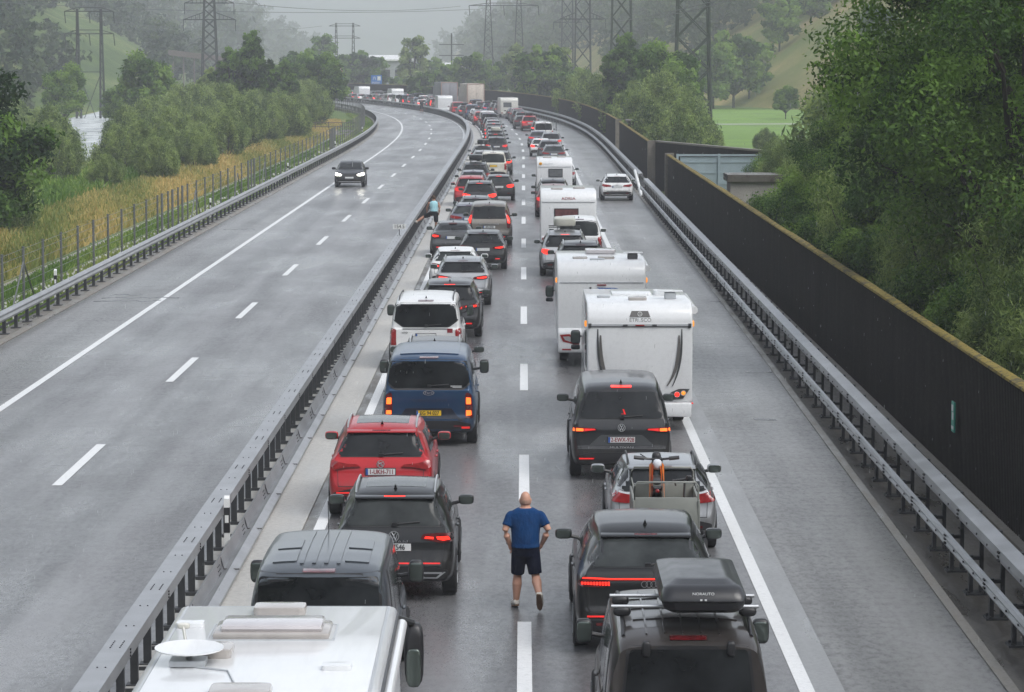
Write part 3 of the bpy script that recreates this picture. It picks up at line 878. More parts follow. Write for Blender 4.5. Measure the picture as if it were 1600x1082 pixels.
def spec(kind, **kw):
    """side profile of each body style; y from the rear bumper forward"""
    D = dict(
        suv=dict(L=4.5, W=1.84, H=1.66, base=1.05, yb=.14, gy=.50, gz=.93, wy=1.35, belt=1.03, rw=(.68, .76)),
        hatch=dict(L=4.28, W=1.79, H=1.47, base=.98, yb=.12, gy=.52, gz=.94, wy=1.35, belt=.94, rw=(.64, .73)),
        wagon=dict(L=4.65, W=1.82, H=1.48, base=.98, yb=.13, gy=.62, gz=.93, wy=1.45, belt=.95, rw=(.65, .74)),
        coupe_suv=dict(L=4.98, W=1.99, H=1.70, base=1.10, yb=.13, gy=.80, gz=.92, wy=1.45, belt=1.06, rw=(.66, .73)),
        mpv=dict(L=4.95, W=1.94, H=1.90, base=1.16, yb=.12, gy=.36, gz=.94, wy=1.05, belt=1.10, rw=(.76, .80)),
        van=dict(L=4.95, W=1.92, H=1.97, base=1.14, yb=.07, gy=.20, gz=.94, wy=.95, belt=1.08, rw=(.83, .85)),
        jeep=dict(L=4.7, W=1.86, H=1.88, base=1.12, yb=.08, gy=.24, gz=.94, wy=1.3, belt=1.10, rw=(.78, .80)),
        sedan=dict(L=4.7, W=1.82, H=1.44, base=1.02, yb=.10, gy=1.15, gz=.95, wy=1.5, belt=.95, rw=(.62, .72), deck=.55),
    )[kind]
    D = dict(D); D.update(kw); return D

def make_spec(d):
    L, W, H, base, yb, gy, gz, wy, belt, rw = (d[k] for k in ('L', 'W', 'H', 'base', 'yb', 'gy', 'gz', 'wy', 'belt', 'rw'))
    yw0 = L - wy - .72; yw1 = L - wy + .05      # windscreen top / base
    if d['base'] > 1.1 and H > 1.85: yw0 = L - wy - .55
    top = [(0, .52), (.012, .60), (.035, .66), (.05, .70), (yb * .75, base - .20), (yb, base - .02), (yb + .05, base + .03)]
    if 'deck' in d: top += [(yb + d['deck'], base + .05)]
    zr = H * gz
    top += [(gy - .03, zr - .03), (gy + .06, zr + .025), (gy + .35, H - .03), (gy + .9, H - .004), ((gy + yw0) / 2 + .3, H), (yw0 - .3, H - .03), (yw0, H - .09)]
    hood = min(1.06, belt + .03) if H < 1.85 else belt + .04
    top += [(yw1 - .12, hood + .12), (yw1 + .02, hood + .02), (L - .75, hood - .07), (L - .28, hood - .20), (L - .10, .76), (L - .03, .66), (L, .52)]
    zb0 = .36
    S = dict(L=L, W=W, top=top, belt=[(0, belt), (.3, belt + .02), (L * .5, belt - .02), (L - 1.2, belt - .04), (L, belt - .1)],
             plan=[(0, .84), (.03, .90), (.08, .945), (.20, .975), (.5, .993), (L * .4, 1), (L - 1.0, .985), (L - .5, .95), (L - .2, .88), (L - .05, .78), (L, .70)],
             zbot=[(0, zb0), (.06, .32), (.45, .25), (L - .9, .22), (L, .27)],
             roofw=[(0, rw[0]), (gy, rw[0] + .01), (gy + .9, rw[1]), (L * .6, rw[1]), (L - wy, rw[1] - .04), (L, rw[1])], sub=d.get('sub', 3))
    return S

WHEEL = {}
def wheels(root, S, L, W, rad=.34):
    key = (round(W, 2), rad)
    if rad not in WHEEL:
        t = MB().cylx((0, 0, 0), rad, .22, 28).mesh('tyre', 40); t.materials.append(M_RUBBER)
        rm = MB()
        for s in (-1, 1):
            rm.cylx((s * .085, 0, 0), rad * .66, .06, 20)
            for k in range(5):
                a = 2 * math.pi * k / 5; rm.box(s * .118 - .006, s * .118 + .006, -.03, .03, .05, rad * .62, Matrix.Rotation(a, 4, 'X'))
        rmm = rm.mesh('rim', 30); rmm.materials.append(M_RIM); WHEEL[rad] = (t, rmm)
    t, rmm = WHEEL[rad]
    for y in (.82 if L > 4.4 else .74, L - .86):
        for s in (-1, 1):
            w = bpy.data.objects.new('wheel', t); COL.objects.link(w); w.parent = root; w.location = (s * (W / 2 - .105), y, rad)
            r2 = bpy.data.objects.new('rim', rmm); COL.objects.link(r2); r2.parent = w

def circle(cx, cy_, r, n=20, sx=1.0): return [(cx + r * sx * math.cos(2 * math.pi * k / n), cy_ + r * math.sin(2 * math.pi * k / n)) for k in range(n)]
def ring_mesh(mb, c, r, w, n=24, th=.008, sx=1.0):
    x, y, z = c; vs = []; fs = []
    for k in range(n):
        a = 2 * math.pi * k / n
        for rr in (r - w / 2, r + w / 2):
            for dy in (0, -th): vs.append((x + rr * sx * math.cos(a), y + dy, z + rr * math.sin(a)))
    for k in range(n):
        k2 = (k + 1) % n; a, b = k * 4, k2 * 4
        fs += [(a + 1, b + 1, b + 3, a + 3), (a, a + 1, b + 1, b), (a + 2, b + 2, b + 3, a + 3), (a, b, b + 2, a + 2)]
    return mb.add(vs, fs)

def plate(root, sh, z, text, ink, yellow=False, w=.52, x=0.0, suffix_blue=False, tilt=None):
    p = sh.at('rear', x, z); p2 = sh.at('rear', x + w * .45, z); p3 = sh.at('rear', x - w * .45, z); y = min(p.y, p2.y, p3.y, sh.at('rear', x, z - .05).y) - .012
    fr = MB(); fr.box(x - w / 2 - .012, x + w / 2 + .012, y - .001, y + .08, z - .067, z + .067); f = fr.build('plate_frame', M_BLACK, root)
    mb = MB(); mb.box(x - w / 2, x + w / 2, y - .006, y + .01, z - .055, z + .055); pl = mb.build('licence_plate', M_PLATEY if yellow else M_PLATE, root)
    mb = MB(); mb.box(x - w / 2 + .002, x - w / 2 + .04, y - .008, y, z - .053, z + .053); mb.build('band', M_PLATEB, pl)
    if text: lettering(text, .122, (x + .0165, y - .009, z - .002), ink, pl, sx=w / .52 * .76)
    if text and len(text) > 1: lettering(text, .122, (x + .0205, y - .0095, z - .002), ink, pl, sx=w / .52 * .76)
    return pl

def mirrors(root, d, col_mat, big=False):
    L, W, wy, belt = d['L'], d['W'], d['wy'], d['belt']; y = L - wy - .18; z = belt + (.18 if big else .10)
    for s in (-1, 1):
        r = (.105, .07, .155) if big else (.125, .085, .078)
        x = s * (W / 2 + (.12 if big else .115))
        mb = MB(); mb.superell((x, y, z), r, .55); o = mb.build('mirror', col_mat, root, smooth=50)
        mb = MB(); mb.superell((x, y - r[1] * .93, z), (r[0] * .86, .012, r[2] * .82), .45, 14, 7); mb.build('mirror_glass', M_MIRROR, o, smooth=50)
        mb = MB(); mb.tube([(s * (W / 2 - .12), y + .03, z - .07), (x, y + .02, z - .02)], .03, 6); mb.build('arm', M_BLACK, o)

PANE = {}
def build_car(name, label, cat, kind, pmat, lamps='hatch', brake=False, third=None, trim=None, rails=None, roof=None, plate_txt=None, plate_z=None,
              ink=None, yellow=False, glass=None, big_mirror=False, bumper_dark=True, group='vehicles in the traffic jam', detail=True, lampmat=None, plate_w=.52, rear_glass=None, fin=True, **kw):
    d = spec(kind, **kw); S = make_spec(d); L, W, H = d['L'], d['W'], d['H']; w = W / 2; base, gy, gz = d['base'], d['gy'], d['gz']
    root = empty(name, (0, 0, 0), 0, label, cat, group)
    me = body_mesh(S); body = link_mesh('body', me, root, [pmat]); sh = Shell(me)
    glass = glass or M_GLASS
    zr = H * gz; rw0, rw1 = d['rw']
    zb0 = base + .06 if 'deck' not in d else base + .10
    zt0 = zr - .035
    # rear window with black surround
    if rear_glass: pg = rear_glass
    else:
        wb, wt = w * .80, w * (rw0 + .0) * .93
        pg = [(-wb, zb0 + .04), (-wb * .93, zb0), (wb * .93, zb0), (wb, zb0 + .04), (wt, zt0), (-wt, zt0)]
    cx = sum(p[0] for p in pg) / len(pg); cz = sum(p[1] for p in pg) / len(pg)
    pf = [(cx + (x - cx) * 1.045, cz + (z - cz) * 1.10) for x, z in pg]
    fr = sh.part('rear_window', [pf], 'rear', M_BLACK, root, .004, .06)
    sh.part('pane', [pg], 'rear', glass, fr, .009, .05)
    # side windows
    yw0 = L - d['wy'] - .72; yw1 = L - d['wy'] + .05
    if H > 1.85: yw0 += .17
    ztop = H - .17 if H > 1.6 else H - .15
    zlo = d['belt'] + .045
    ys0 = gy * .5 + .38 if 'deck' not in d else gy + .05
    sill = [(ys0 + .10, zlo + .04), (ys0 + .45, ztop - .02), (yw0 + .02, ztop - .01), (yw1 - .42, zlo + .10), (yw1 - .36, zlo)]
    for v in ('left', 'right'):
        fr = sh.part('side_window', [sill], v, M_BLACK, root, .003, .05, .09)
        a = [(ys0 + .17, zlo + .06), (ys0 + .50, ztop - .05), (ys0 + .86, ztop - .04), (ys0 + .80, zlo + .03)]
        q = ys0 + .88; m_ = (q + yw1 - .45) / 2 + .05
        b = [(q - .02, zlo + .03), (q, ztop - .04), (m_ - .1, ztop - .04), (m_ - .1, zlo + .03)]
        c = [(m_ - .02, zlo + .03), (m_ - .02, ztop - .04), (yw0, ztop - .04), (yw1 - .50, zlo + .09), (yw1 - .46, zlo + .03)]
        sh.part('pane', [a, b, c], v, M_GLASS if glass is M_GLASS else glass, fr, .008, .03, .09)
    # windscreen
    hw = w * .80; ht = w * rw1 * .90
    fs_ = sh.part('windscreen', [[(-hw, d['belt'] + .13), (hw, d['belt'] + .13), (ht, H - .13), (-ht, H - .13)]], 'front', M_GLASS, root, .006, .06, .09)
    # lower plastic, arches, seams
    if bumper_dark:
        sh.part('bumper', [[(-w * .86, .34), (w * .86, .34), (w * .90, .50), (w * .6, .56), (-w * .6, .56), (-w * .90, .50)]], 'rear', M_BLACK, root, .012, .05, .1)
    rad = .34 if H < 1.6 else .36
    yr = .82 if L > 4.4 else .74; yf = L - .86
    for v in ('left', 'right'):
        polys = []
        for yc in (yr, yf):
            polys.append([(yc + (rad + .055) * math.cos(a), max(.245, rad + (rad + .055) * math.sin(a))) for a in [math.pi * (k / 12) * 1.16 - .25 for k in range(13)]])
        polys.append(rect(yr + rad, yf - rad, .24, .34))
        sh.part('wheel_arch', polys, v, M_SEAM if not bumper_dark else M_BLACK, root, .003, 0, .12)
    wheels(root, S, L, W + .02, rad)
    seams = [rect(-w * .82, w * .82, base - .02 - .28 * 0, base - .012)] if False else []
    zz = .60
    sh.part('tailgate_seam', [rect(-w * .80, w * .80, zz, zz + .012), [(-w * .80, zz), (-w * .79, zz), (-w * .82, base), (-w * .83, base)], [(w * .80, zz), (w * .79, zz), (w * .82, base), (w * .83, base)]], 'rear', M_SEAM, root, .003, 0, .15)
    if detail:
        pr = []
        for yy in (ys0 + .84, (ys0 + .88 + yw1 - .45) / 2 + .0, yw1 - .30): pr.append(rect(yy, yy + .012, .34, zlo))
        for v in ('left', 'right'):
            sh.part('door_seam', pr, v, M_SEAM, root, .003, 0, .2)
            for yy in (ys0 + 1.0, (ys0 + .88 + yw1 - .45) / 2 + .12):
                q = sh.at(v, yy, d['belt'] - .10); mb = MB(); s = 1 if v == 'right' else -1
                mb.superell((q.x + s * .022, yy + .08, q.z), (.022, .10, .018), .5, 10, 7); mb.build('door_handle', pmat, root, smooth=50)
        # wiper
        p0 = sh.at('rear', .02, zb0 + .03); p1 = sh.at('rear', w * .42, zb0 + .06)
        mb = MB(); mb.tube([p0 + Vector((0, -.03, 0)), p1 + Vector((0, -.03, 0))], .012, 6); mb.box(p0.x - .05, p0.x + .03, p0.y - .05, p0.y + .02, p0.z - .03, p0.z + .02); mb.build('wiper', M_BLACK, root)
    # spoiler lip over the rear window
    if 'deck' not in d:
        ws = w * rw0 * .96; sh_y = gy - .02
        mb = MB(); prof = [(sh_y + .08, zr + .016), (sh_y - .04, zr - .004), (sh_y - .075, zr - .018), (sh_y - .06, zr - .036), (sh_y + .08, zr - .05)]
        if H < 1.85: mb.prism(prof, -ws, ws); me2 = mb.mesh('spoiler'); bevel_mesh(me2, .012, 2); link_mesh('spoiler', me2, root, [pmat])
    # lamps
    lm = lampmat or (M_BRAKE if brake else M_LAMP)
    LP = {
        'hatch': [[(w * .52, base - .20), (w * .50, base - .08), (w * .78, base - .02), (w * .94, base - .02), (w * .95, base - .14), (w * .8, base - .22)]],
        'slim': [[(w * .36, base - .16), (w * .40, base - .09), (w * .93, base - .01), (w * .95, base - .12), (w * .72, base - .18)]],
        'vert': [[(w * .80, base - .42), (w * .80, base - .02), (w * .93, base + .02), (w * .97, base - .10), (w * .97, base - .42)]],
        'high': [[(w * .80, base - .35), (w * .76, base + .02), (w * .70, base + .40), (w * .78, base + .42), (w * .93, base + .05), (w * .97, base - .35)]],
        'round': [circle(w * .80, base - .12, .085)],
    }
    polys = lamps if isinstance(lamps, list) else LP[lamps]
    for s in (1, -1):
        pp = [p if s == 1 else mir(p) for p in polys]
        o = sh.part('tail_light', pp, 'rear', M_LAMPD if (brake and lampmat is None) else lm, root, .014, .03, .05)
        if brake and lampmat is None:
            q = []
            for p in pp:
                cxx = sum(a for a, b in p) / len(p); czz = sum(b for a, b in p) / len(p); q.append([(cxx + (a - cxx) * .62 + s * .02, czz + (b - czz) * .45) for a, b in p])
            sh.part('lit_lens', q, 'rear', M_BRAKE, o, .019, .02, .05)
    for s in (1, -1):
        sh.part('reflector', [rect(s * w * .62 - .09, s * w * .62 + .09, .43, .47)], 'rear', M_BRAKED if brake else M_LAMPD, root, .017, .01)
    sh.part('high_brake_light', [rect(-.16, .16, zr - .030, zr - .004)], 'rear', M_BRAKE if (brake if third is None else third) else M_LAMPD, root, .035 if H < 1.85 else .012, .008) if H < 1.85 else \
        sh.part('high_brake_light', [rect(-.20, .20, zt0 + .045, zt0 + .075)], 'rear', M_BRAKE if (brake if third is None else third) else M_LAMPD, root, .014 if third != 'none' else -.05, .008)
    # front lamps and grille
    for s in (1, -1):
        sh.part('headlight', [[(s * w * .55, .66), (s * w * .55, .74), (s * w * .93, .82), (s * w * .93, .70)][::s]], 'front', M_MIRROR, root, .01, .02)
    sh.part('grille', [[(-w * .45, .46), (w * .45, .46), (w * .5, .70), (-w * .5, .70)]], 'front', M_BLACK, root, .01, .04)
    mirrors(root, d, (M_BLACK if big_mirror else pmat), big_mirror)
    pz = plate_z or base - .18
    if plate_txt is not None: plate(root, sh, pz, plate_txt, ink or M_INK, yellow, plate_w)
    # roof furniture
    if rails:
        for s in (-1, 1):
            pts = []
            for k in range(9):
                y = gy + .25 + (yw0 - gy - .45) * k / 8; q = sh.at('top', s * w * rw1 * .86, y); pts.append(q + Vector((0, 0, .045 if 0 < k < 8 else 0.0)))
            MB().tube(pts, .018, 6).build('roof_rail', M_CHROME if rails == 'chrome' else M_BLACK, root, smooth=50)
    if fin and H < 1.95:
        q = sh.at('top', 0, gy + .32)
        mb = MB(); mb.add([(-.028, q.y - .02, q.z - .01), (.028, q.y - .02, q.z - .01), (0, q.y + .16, q.z - .01), (0, q.y - .05, q.z + .075), (0, q.y + .02, q.z + .06)], [(0, 1, 3), (1, 2, 4, 3), (2, 0, 3, 4), (0, 2, 1)])
        mb.build('antenna', M_BLACK, root)
    if roof == 'glass': sh.part('roof_window', [rect(-w * rw1 * .66, w * rw1 * .66, gy + .45, yw0 - .15)], 'top', M_GLASS2, root, .004, .05, .12)
    if roof == 'ribs':
        for x in np.linspace(-w * .24, w * .24, 4): sh.part('roof_rib', [rect(x - .025, x + .025, gy + .3, yw0 - .5)], 'top', pmat, root, .014, .01, .1)
    root['_spec'] = 0
    del root['_spec']
    return root, sh, d

def logo_ring(root, sh, x, z, r, mat=None, kind='vw'):
    p = sh.at('rear', x, z); y = min(p.y, sh.at('rear', x, z + r).y, sh.at('rear', x, z - r).y) - .006
    mb = MB()
    if kind == 'vw':
        ring_mesh(mb, (x, y, z), r, r * .16)
        def st(a, b, c, d_): mb.tube([(x + a * r, y - .004, z + b * r), (x + c * r, y - .004, z + d_ * r)], r * .075, 4)
        st(-.42, .82, -.02, .12); st(.42, .82, .02, .12); st(-.75, .45, -.30, -.75); st(-.30, -.75, .0, .02); st(.75, .45, .30, -.75); st(.30, -.75, .0, .02)
    elif kind == 'rings':
        for k in range(4): ring_mesh(mb, (x + (k - 1.5) * r * 1.5, y, z), r, r * .16)
    elif kind == 'shield':
        ring_mesh(mb, (x, y, z), r, r * .2, 8)
        def st(a, b, c, d_): mb.tube([(x + a * r, y - .004, z + b * r), (x + c * r, y - .004, z + d_ * r)], r * .09, 4)
        st(-.55, -.5, -.55, .5); st(-.55, .5, -.2, 0); st(-.2, 0, .1, .5); st(.1, .5, .1, -.5); st(.6, .4, .3, .4); st(.3, .4, .3, -.4); st(.3, -.4, .6, -.4); st(.6, -.4, .6, 0)
    elif kind == 'oval':
        ring_mesh(mb, (x, y, z), r, r * .12, sx=2.3)
    o = mb.build('badge', mat or M_CHROME, root); return o, y

def place(root, x, y, rz=None):
    root.location = (x, y, 0)
    root.rotation_euler = (0, 0, heading(y + 2) if rz is None else rz); return root

# ------------------------------------------------------------------ paints
PT = dict(
    black=paint('black', (.010, .011, .012)), dark=paint('dark_grey', (.022, .0235, .026)), grey=paint('grey', (.075, .08, .085)),
    silver=paint('silver', (.36, .37, .38), .7), white=paint('white', (.70, .71, .71), 0), red=paint('red', (.42, .008, .014), .25),
    blue=paint('blue', (.014, .050, .115), .35), brown=paint('brown', (.060, .053, .050), .5), lilac=paint('lilac_grey', (.12, .125, .16), .4),
    cream=paint('cream', (.62, .60, .52), 0), navy=paint('navy', (.015, .022, .04), .4), darkred=paint('dark_red', (.16, .012, .016), .3), champagne=paint('champagne', (.22, .20, .175), .6))
# ------------------------------------------------------------------ near vehicles, left queue
# grey panel van ahead of the motorhome
v, sh, d = build_car('van', 'grey blue van with ribbed roof directly in front of the white motorhome', 'van', 'van',
    paint('van_grey', (.085, .098, .112), .5), lamps='vert', roof='ribs', plate_txt=None, third=False, big_mirror=True, fin=False, W=1.90, L=4.9)
w = .95
for s in (-1, 1):
    for (y0, y1) in ((.6, 1.3), (1.45, 2.1)):
        a, b = min(s * .30, s * .60), max(s * .30, s * .60)
        sh.part('roof_panel', [rect(a, b, y0, y1)], 'top', paint('van_grey', (.085, .098, .112), .5), v, .016, .03, .1)
q = sh.at('top', -.05, 2.9); MB().tube([q, q + Vector((0, -.12, .42))], .006, 5).build('antenna', M_BLACK, v)
place(v, -2.38, 35.55)

# black compact SUV
v, sh, d = build_car('suv', 'black SUV with chrome exhaust trims and lit brake bar behind the red SUV', 'car', 'suv', PT['black'], lamps=[
    [(.40, .96), (.44, 1.03), (.70, 1.05), (.88, 1.04), (.90, .93), (.70, .90), (.55, .93)]], brake=False, lampmat=M_LAMPD, third=True, rails='chrome', roof='glass',
    plate_txt='·407546', plate_z=.84, W=1.84, H=1.665, glass=M_GLASS2, base=1.08)
for s in (-1, 1):
    sh.part('lit_lens', [[(s * .46, .965), (s * .48, .995), (s * .60, .985), (s * .60, .955)][::s], [(s * .66, .95), (s * .64, .99), (s * .82, 1.0), (s * .85, .955), (s * .75, .935)][::s]], 'rear', M_BRAKE, v, .022)
logo_ring(v, sh, 0, 1.0, .075)
q = sh.at('rear', 0, .93); lettering('TIGUAN', .055, (0, q.y - .012, .915), M_CHROME, v, sx=2.1)
sh.part('bumper_trim', [rect(-.72, .72, .565, .60)], 'rear', M_GREYP, v, .022, .01)
sh.part('bumper_light', [rect(-.70, .70, .595, .612)], 'rear', M_BRAKED, v, .024)
for s in (-1, 1):
    sh.part('exhaust_trim', [[(s * .30, .455), (s * .34, .475), (s * .78, .475), (s * .74, .445), (s * .66, .38), (s * .44, .38), (s * .38, .445)][::s]], 'rear', M_CHROME, v, .024, .01)
    sh.part('exhaust_hole', [[(s * .42, .45), (s * .70, .45), (s * .64, .40), (s * .47, .40)][::s]], 'rear', M_SEAM, v, .028, .01)
place(v, -1.78, 43.7)

# red SUV
v, sh, d = build_car('suv', 'red SUV with white plate, silver roof rails and dark sunroof beside the median strip', 'car', 'suv', PT['red'], lamps=[
    [(.34, .93), (.42, .99), (.62, 1.0), (.86, 1.06), (.895, .96), (.80, .88), (.60, .92)]], brake=False, rails='chrome', roof='glass', plate_txt='1-UKH-711', ink=M_INKR, plate_z=.86,
    W=1.876, L=4.57, H=1.66, base=1.06, glass=M_GLASS)
for s in (-1, 1): sh.part('lamp_line', [[(s * .36, .928), (s * .60, .915), (s * .8, .875), (s * .8, .90), (s * .6, .94), (s * .40, .95)][::s]], 'rear', M_LAMPD, v, .018)
logo_ring(v, sh, 0, .995, .065, None, 'shield')
sh.part('bumper_light', [rect(-.78, -.52, .485, .51), rect(.52, .78, .485, .51)], 'rear', M_BRAKED, v, .024, .01)
place(v, -2.33, 51.6)

# blue passenger van
v, sh, d = build_car('van', 'dark blue passenger van with yellow licence plate behind the dark grey car', 'van', 'van', PT['blue'], lamps=[
    [(.77, .62), (.765, 1.10), (.80, 1.16), (.90, 1.10), (.925, .62)]], lampmat=M_LAMPD, third=False, plate_txt='EG 94 027', yellow=True, plate_z=.72, big_mirror=True, W=1.99, L=5.05, H=1.96, base=1.20,
    belt=1.12, fin=False, rear_glass=[(-.70, 1.22), (-.86, 1.36), (-.80, 1.80), (.80, 1.80), (.86, 1.36), (.70, 1.22)])
for s in (-1, 1):
    sh.part('lit_lens', [[(s * .785, .91), (s * .785, 1.05), (s * .88, 1.04), (s * .89, .91)][::s], [(s * .785, .66), (s * .785, .78), (s * .89, .78), (s * .90, .68)][::s]], 'rear', M_BRAKE2, v, .02, .01)
    sh.part('bumper_light', [rect(s * .80 - .11, s * .80 + .06, .40, .44) if s > 0 else rect(-.86, -.69, .40, .44)], 'rear', M_BRAKED, v, .02)
lo, yy = logo_ring(v, sh, 0, 1.145, .048, None, 'oval')
lettering('Ford', .07, (0, yy - .008, 1.145), M_CHROME, lo, sx=1.2)
q = sh.at('rear', 0, 1.0); lettering('TOURNEO CUSTOM', .062, (0, q.y - .010, .985), PT['blue'], v, sx=1.35)
sh.part('roof_panel', [rect(-.62, .62, .55, 2.9)], 'top', PT['blue'], v, .014, .05, .2)
q = sh.at('rear', .55, 1.26)
MB().box(.45, .70, q.y - .02, q.y - .012, 1.235, 1.30).build('sticker', M_BLACK, v)
MB().box(.46, .69, q.y - .024, q.y - .020, 1.275, 1.29).build('sticker_print', M_PLATE, v)
MB().box(.50, .69, q.y - .024, q.y - .020, 1.248, 1.258).build('sticker_print', M_PLATE, v)
sh.part('plate_recess', [[(-.74, .56), (-.60, .66), (-.48, .82), (.48, .82), (.60, .66), (.74, .56), (.66, .55), (.56, .62), (.44, .60), (-.44, .60), (-.56, .62), (-.66, .55)]], 'rear', PT['navy'], v, .006, .03, .1)
place(v, -1.75, 61.4)

# dark grey car ahead of it
v, sh, d = build_car('car', 'dark grey estate with silver roof rails between the blue van and the white van', 'car', 'wagon', PT['dark'], rails='chrome', H=1.5, plate_txt='')
place(v, -1.84, 68.6)
# white passenger van
v, sh, d = build_car('van', 'white passenger van with black roof rails and large black rear window', 'van', 'van', PT['white'], lamps='vert', lampmat=M_LAMP, third=False, rails='black', big_mirror=True, W=1.93, L=5.1, H=1.91,
    plate_txt='', base=1.10, rear_glass=[(-.58, 1.16), (-.82, 1.33), (-.76, 1.74), (.76, 1.74), (.82, 1.33), (.58, 1.16)])
q = sh.at('rear', .62, 1.06); MB().box(.56, .70, q.y - .012, q.y - .004, 1.0, 1.11).build('sticker', M_INKR, v)
MB().box(-.60, .60, sh.at('rear', 0, 1.10).y - .03, sh.at('rear', 0, 1.10).y, 1.095, 1.12).build('chrome_strip', M_CHROME, v)
q = sh.at('rear', -.5, 1.0); lettering('VITO', .07, (-.55, q.y - .012, 1.0), M_GREYP, v)
place(v, -2.25, 76.4)
# dark SUV right of it
v, sh, d = build_car('suv', 'dark SUV with lit brake lamps just right of the white van', 'car', 'suv', PT['dark'], lamps='slim', brake=True, H=1.66, plate_txt='')
place(v, -1.82, 85.2)
# silver compact SUV
v, sh, d = build_car('suv', 'silver grey compact SUV with pale bumper insert ahead of the dark SUV', 'car', 'suv', PT['silver'], lamps='slim', brake=True, third=False, H=1.57, W=1.82, L=4.23, rails='chrome', plate_txt='')
sh.part('bumper_insert', [[(-.7, .55), (-.4, .62), (.4, .62), (.7, .55), (.5, .50), (-.5, .50)]], 'rear', PT['white'], v, .02, .03)
place(v, -1.62, 96.3)
v, sh, d = build_car('car', 'white small car with glowing left lamp directly ahead of the silver SUV', 'car', 'hatch', PT['white'], brake=True, third=False, H=1.46, glass=M_GLASS2, plate_txt='')
place(v, -2.0, 102.8)
v, sh, d = build_car('car', 'black estate car with red lamps right of the white small car', 'car', 'wagon', PT['black'], lamps='slim', brake=True, third=False, plate_txt='')
place(v, -1.12, 112.6)
v, sh, d = build_car('car', 'grey low estate with red lamps beside the stretching man', 'car', 'sedan', PT['grey'], brake=True, third=False, plate_txt='', H=1.43)
place(v, -2.42, 119.4)
v, sh, d = build_car('van', 'champagne grey passenger van with tall red corner lamps', 'van', 'mpv', PT['champagne'], lamps='high', brake=True, third=False, plate_txt='BN 4598', plate_z=.86, H=1.90, W=1.92, L=5.0, glass=M_GLASS,
    rear_glass=[(-.66, 1.22), (-.72, 1.30), (-.68, 1.72), (.68, 1.72), (.72, 1.30), (.66, 1.22)])
MB().box(-.42, .42, sh.at('rear', 0, .98).y - .03, sh.at('rear', 0, .98).y, .97, 1.0).build('chrome_strip', M_CHROME, v)
place(v, -.98, 126.4)

# ------------------------------------------------------------------ near vehicles, right queue
# brown grey van with roof box, nearest
v, sh, d = build_car('van', 'brown grey van with black roof box on silver bars at the bottom right', 'van', 'van', PT['brown'], lamps='vert', lampmat=M_LAMP, big_mirror=True, fin=False, W=1.90, L=4.95, H=1.97, plate_txt='',
    third=False, rear_glass=[(-.66, 1.12), (-.70, 1.24), (-.64, 1.775), (.64, 1.775), (.70, 1.24), (.66, 1.12)], base=1.05)
for s in (-1, 1):
    pts = [sh.at('top', s * .70, .45 + k * .36) + Vector((0, 0, .055 if 0 < k < 7 else .0)) for k in range(8)]
    MB().tube(pts, .022, 8).build('roof_rail', M_BLACK, v, smooth=50)
for yy in (1.0, 1.62):
    q = sh.at('top', 0, yy); cb = MB().tube([(-.82, yy, q.z + .13), (.82, yy, q.z + .13)], .022, 8).build('crossbar', M_CHROME, v, smooth=50)
    for s in (-1, 1): MB().superell((s * .70, yy, q.z + .075), (.10, .055, .055), .7).build('clamp', M_BLACK, cb, smooth=50)
for x in (-.45, -.25, -.05, .15, .35): sh.part('roof_rib', [rect(x - .01, x + .01, .4, 2.8)], 'top', PT['brown'], v, .016, .01, .3)
for y in (1.0, 1.6, 2.2): sh.part('roof_rib', [rect(-.58, .58, y - .01, y + .01)], 'top', PT['brown'], v, .012, .01, .3)
for s in (-1, 1):
    q = sh.at('rear', s * .46, 1.80); MB().superell((s * .46, q.y - .01, 1.785), (.045, .045, .085), .5).build('hinge', M_BLACK, v, smooth=50)
# roof box: lower tray and bevelled lid
M_BOX = simple('roof_box_plastic', (.012, .0125, .015), .34, 0, .25, bump=.12, bscale=45)
zb = sh.at('top', 0, 1.3).z + .155; BY = -.78
def box_loft(secs, name, mat, parent):
    vs = []; fs = []; m = None
    for z, x0, x1, y0, y1, r in secs:
        p = rounded([(x0, y0), (x1, y0), (x1, y1), (x0, y1)], r, 5); m = len(p); vs += [(.17 + (a - .165) * .92, b + BY, zb + (z - zb) * .86) for a, b in p]
    for i in range(len(secs) - 1):
        for k in range(m): k2 = (k + 1) % m; fs.append((i * m + k, i * m + k2, (i + 1) * m + k2, (i + 1) * m + k))
    fs.append(tuple(range(m))[::-1]); fs.append(tuple((len(secs) - 1) * m + k for k in range(m)))
    return MB().add(vs, fs).build(name, mat, parent, smooth=42)
bx_ = box_loft([(zb, -.22, .58, 1.25, 2.9, .12), (zb + .06, -.30, .64, 1.12, 3.1, .15), (zb + .17, -.34, .67, 1.08, 3.2, .15), (zb + .175, -.35, .68, 1.07, 3.2, .15)], 'roof_box', M_BOX, v)
box_loft([(zb + .18, -.35, .68, 1.07, 3.2, .15), (zb + .23, -.345, .675, 1.08, 3.18, .15), (zb + .33, -.31, .64, 1.16, 3.1, .15), (zb + .36, -.24, .57, 1.26, 3.0, .14), (zb + .365, -.22, .55, 1.30, 2.9, .13), (zb + .40, -.17, .50, 1.38, 2.8, .13), (zb + .41, -.10, .43, 1.48, 2.6, .13)], 'lid', M_BOX, bx_)
lettering('NORAUTO', .042, (.165, 1.095 + BY, zb + .235), M_PLATE, bx_, sx=1.15, rot=(math.pi / 2 - .25, 0, 0))
for x in (.14, .19): MB().box(x - .012, x + .012, 1.06 + BY, 1.08 + BY, zb + .165, zb + .182).build('key_hole', M_PLATE, bx_)
place(v, 1.92, 31.35)
v.rotation_euler.z = R(-.3)

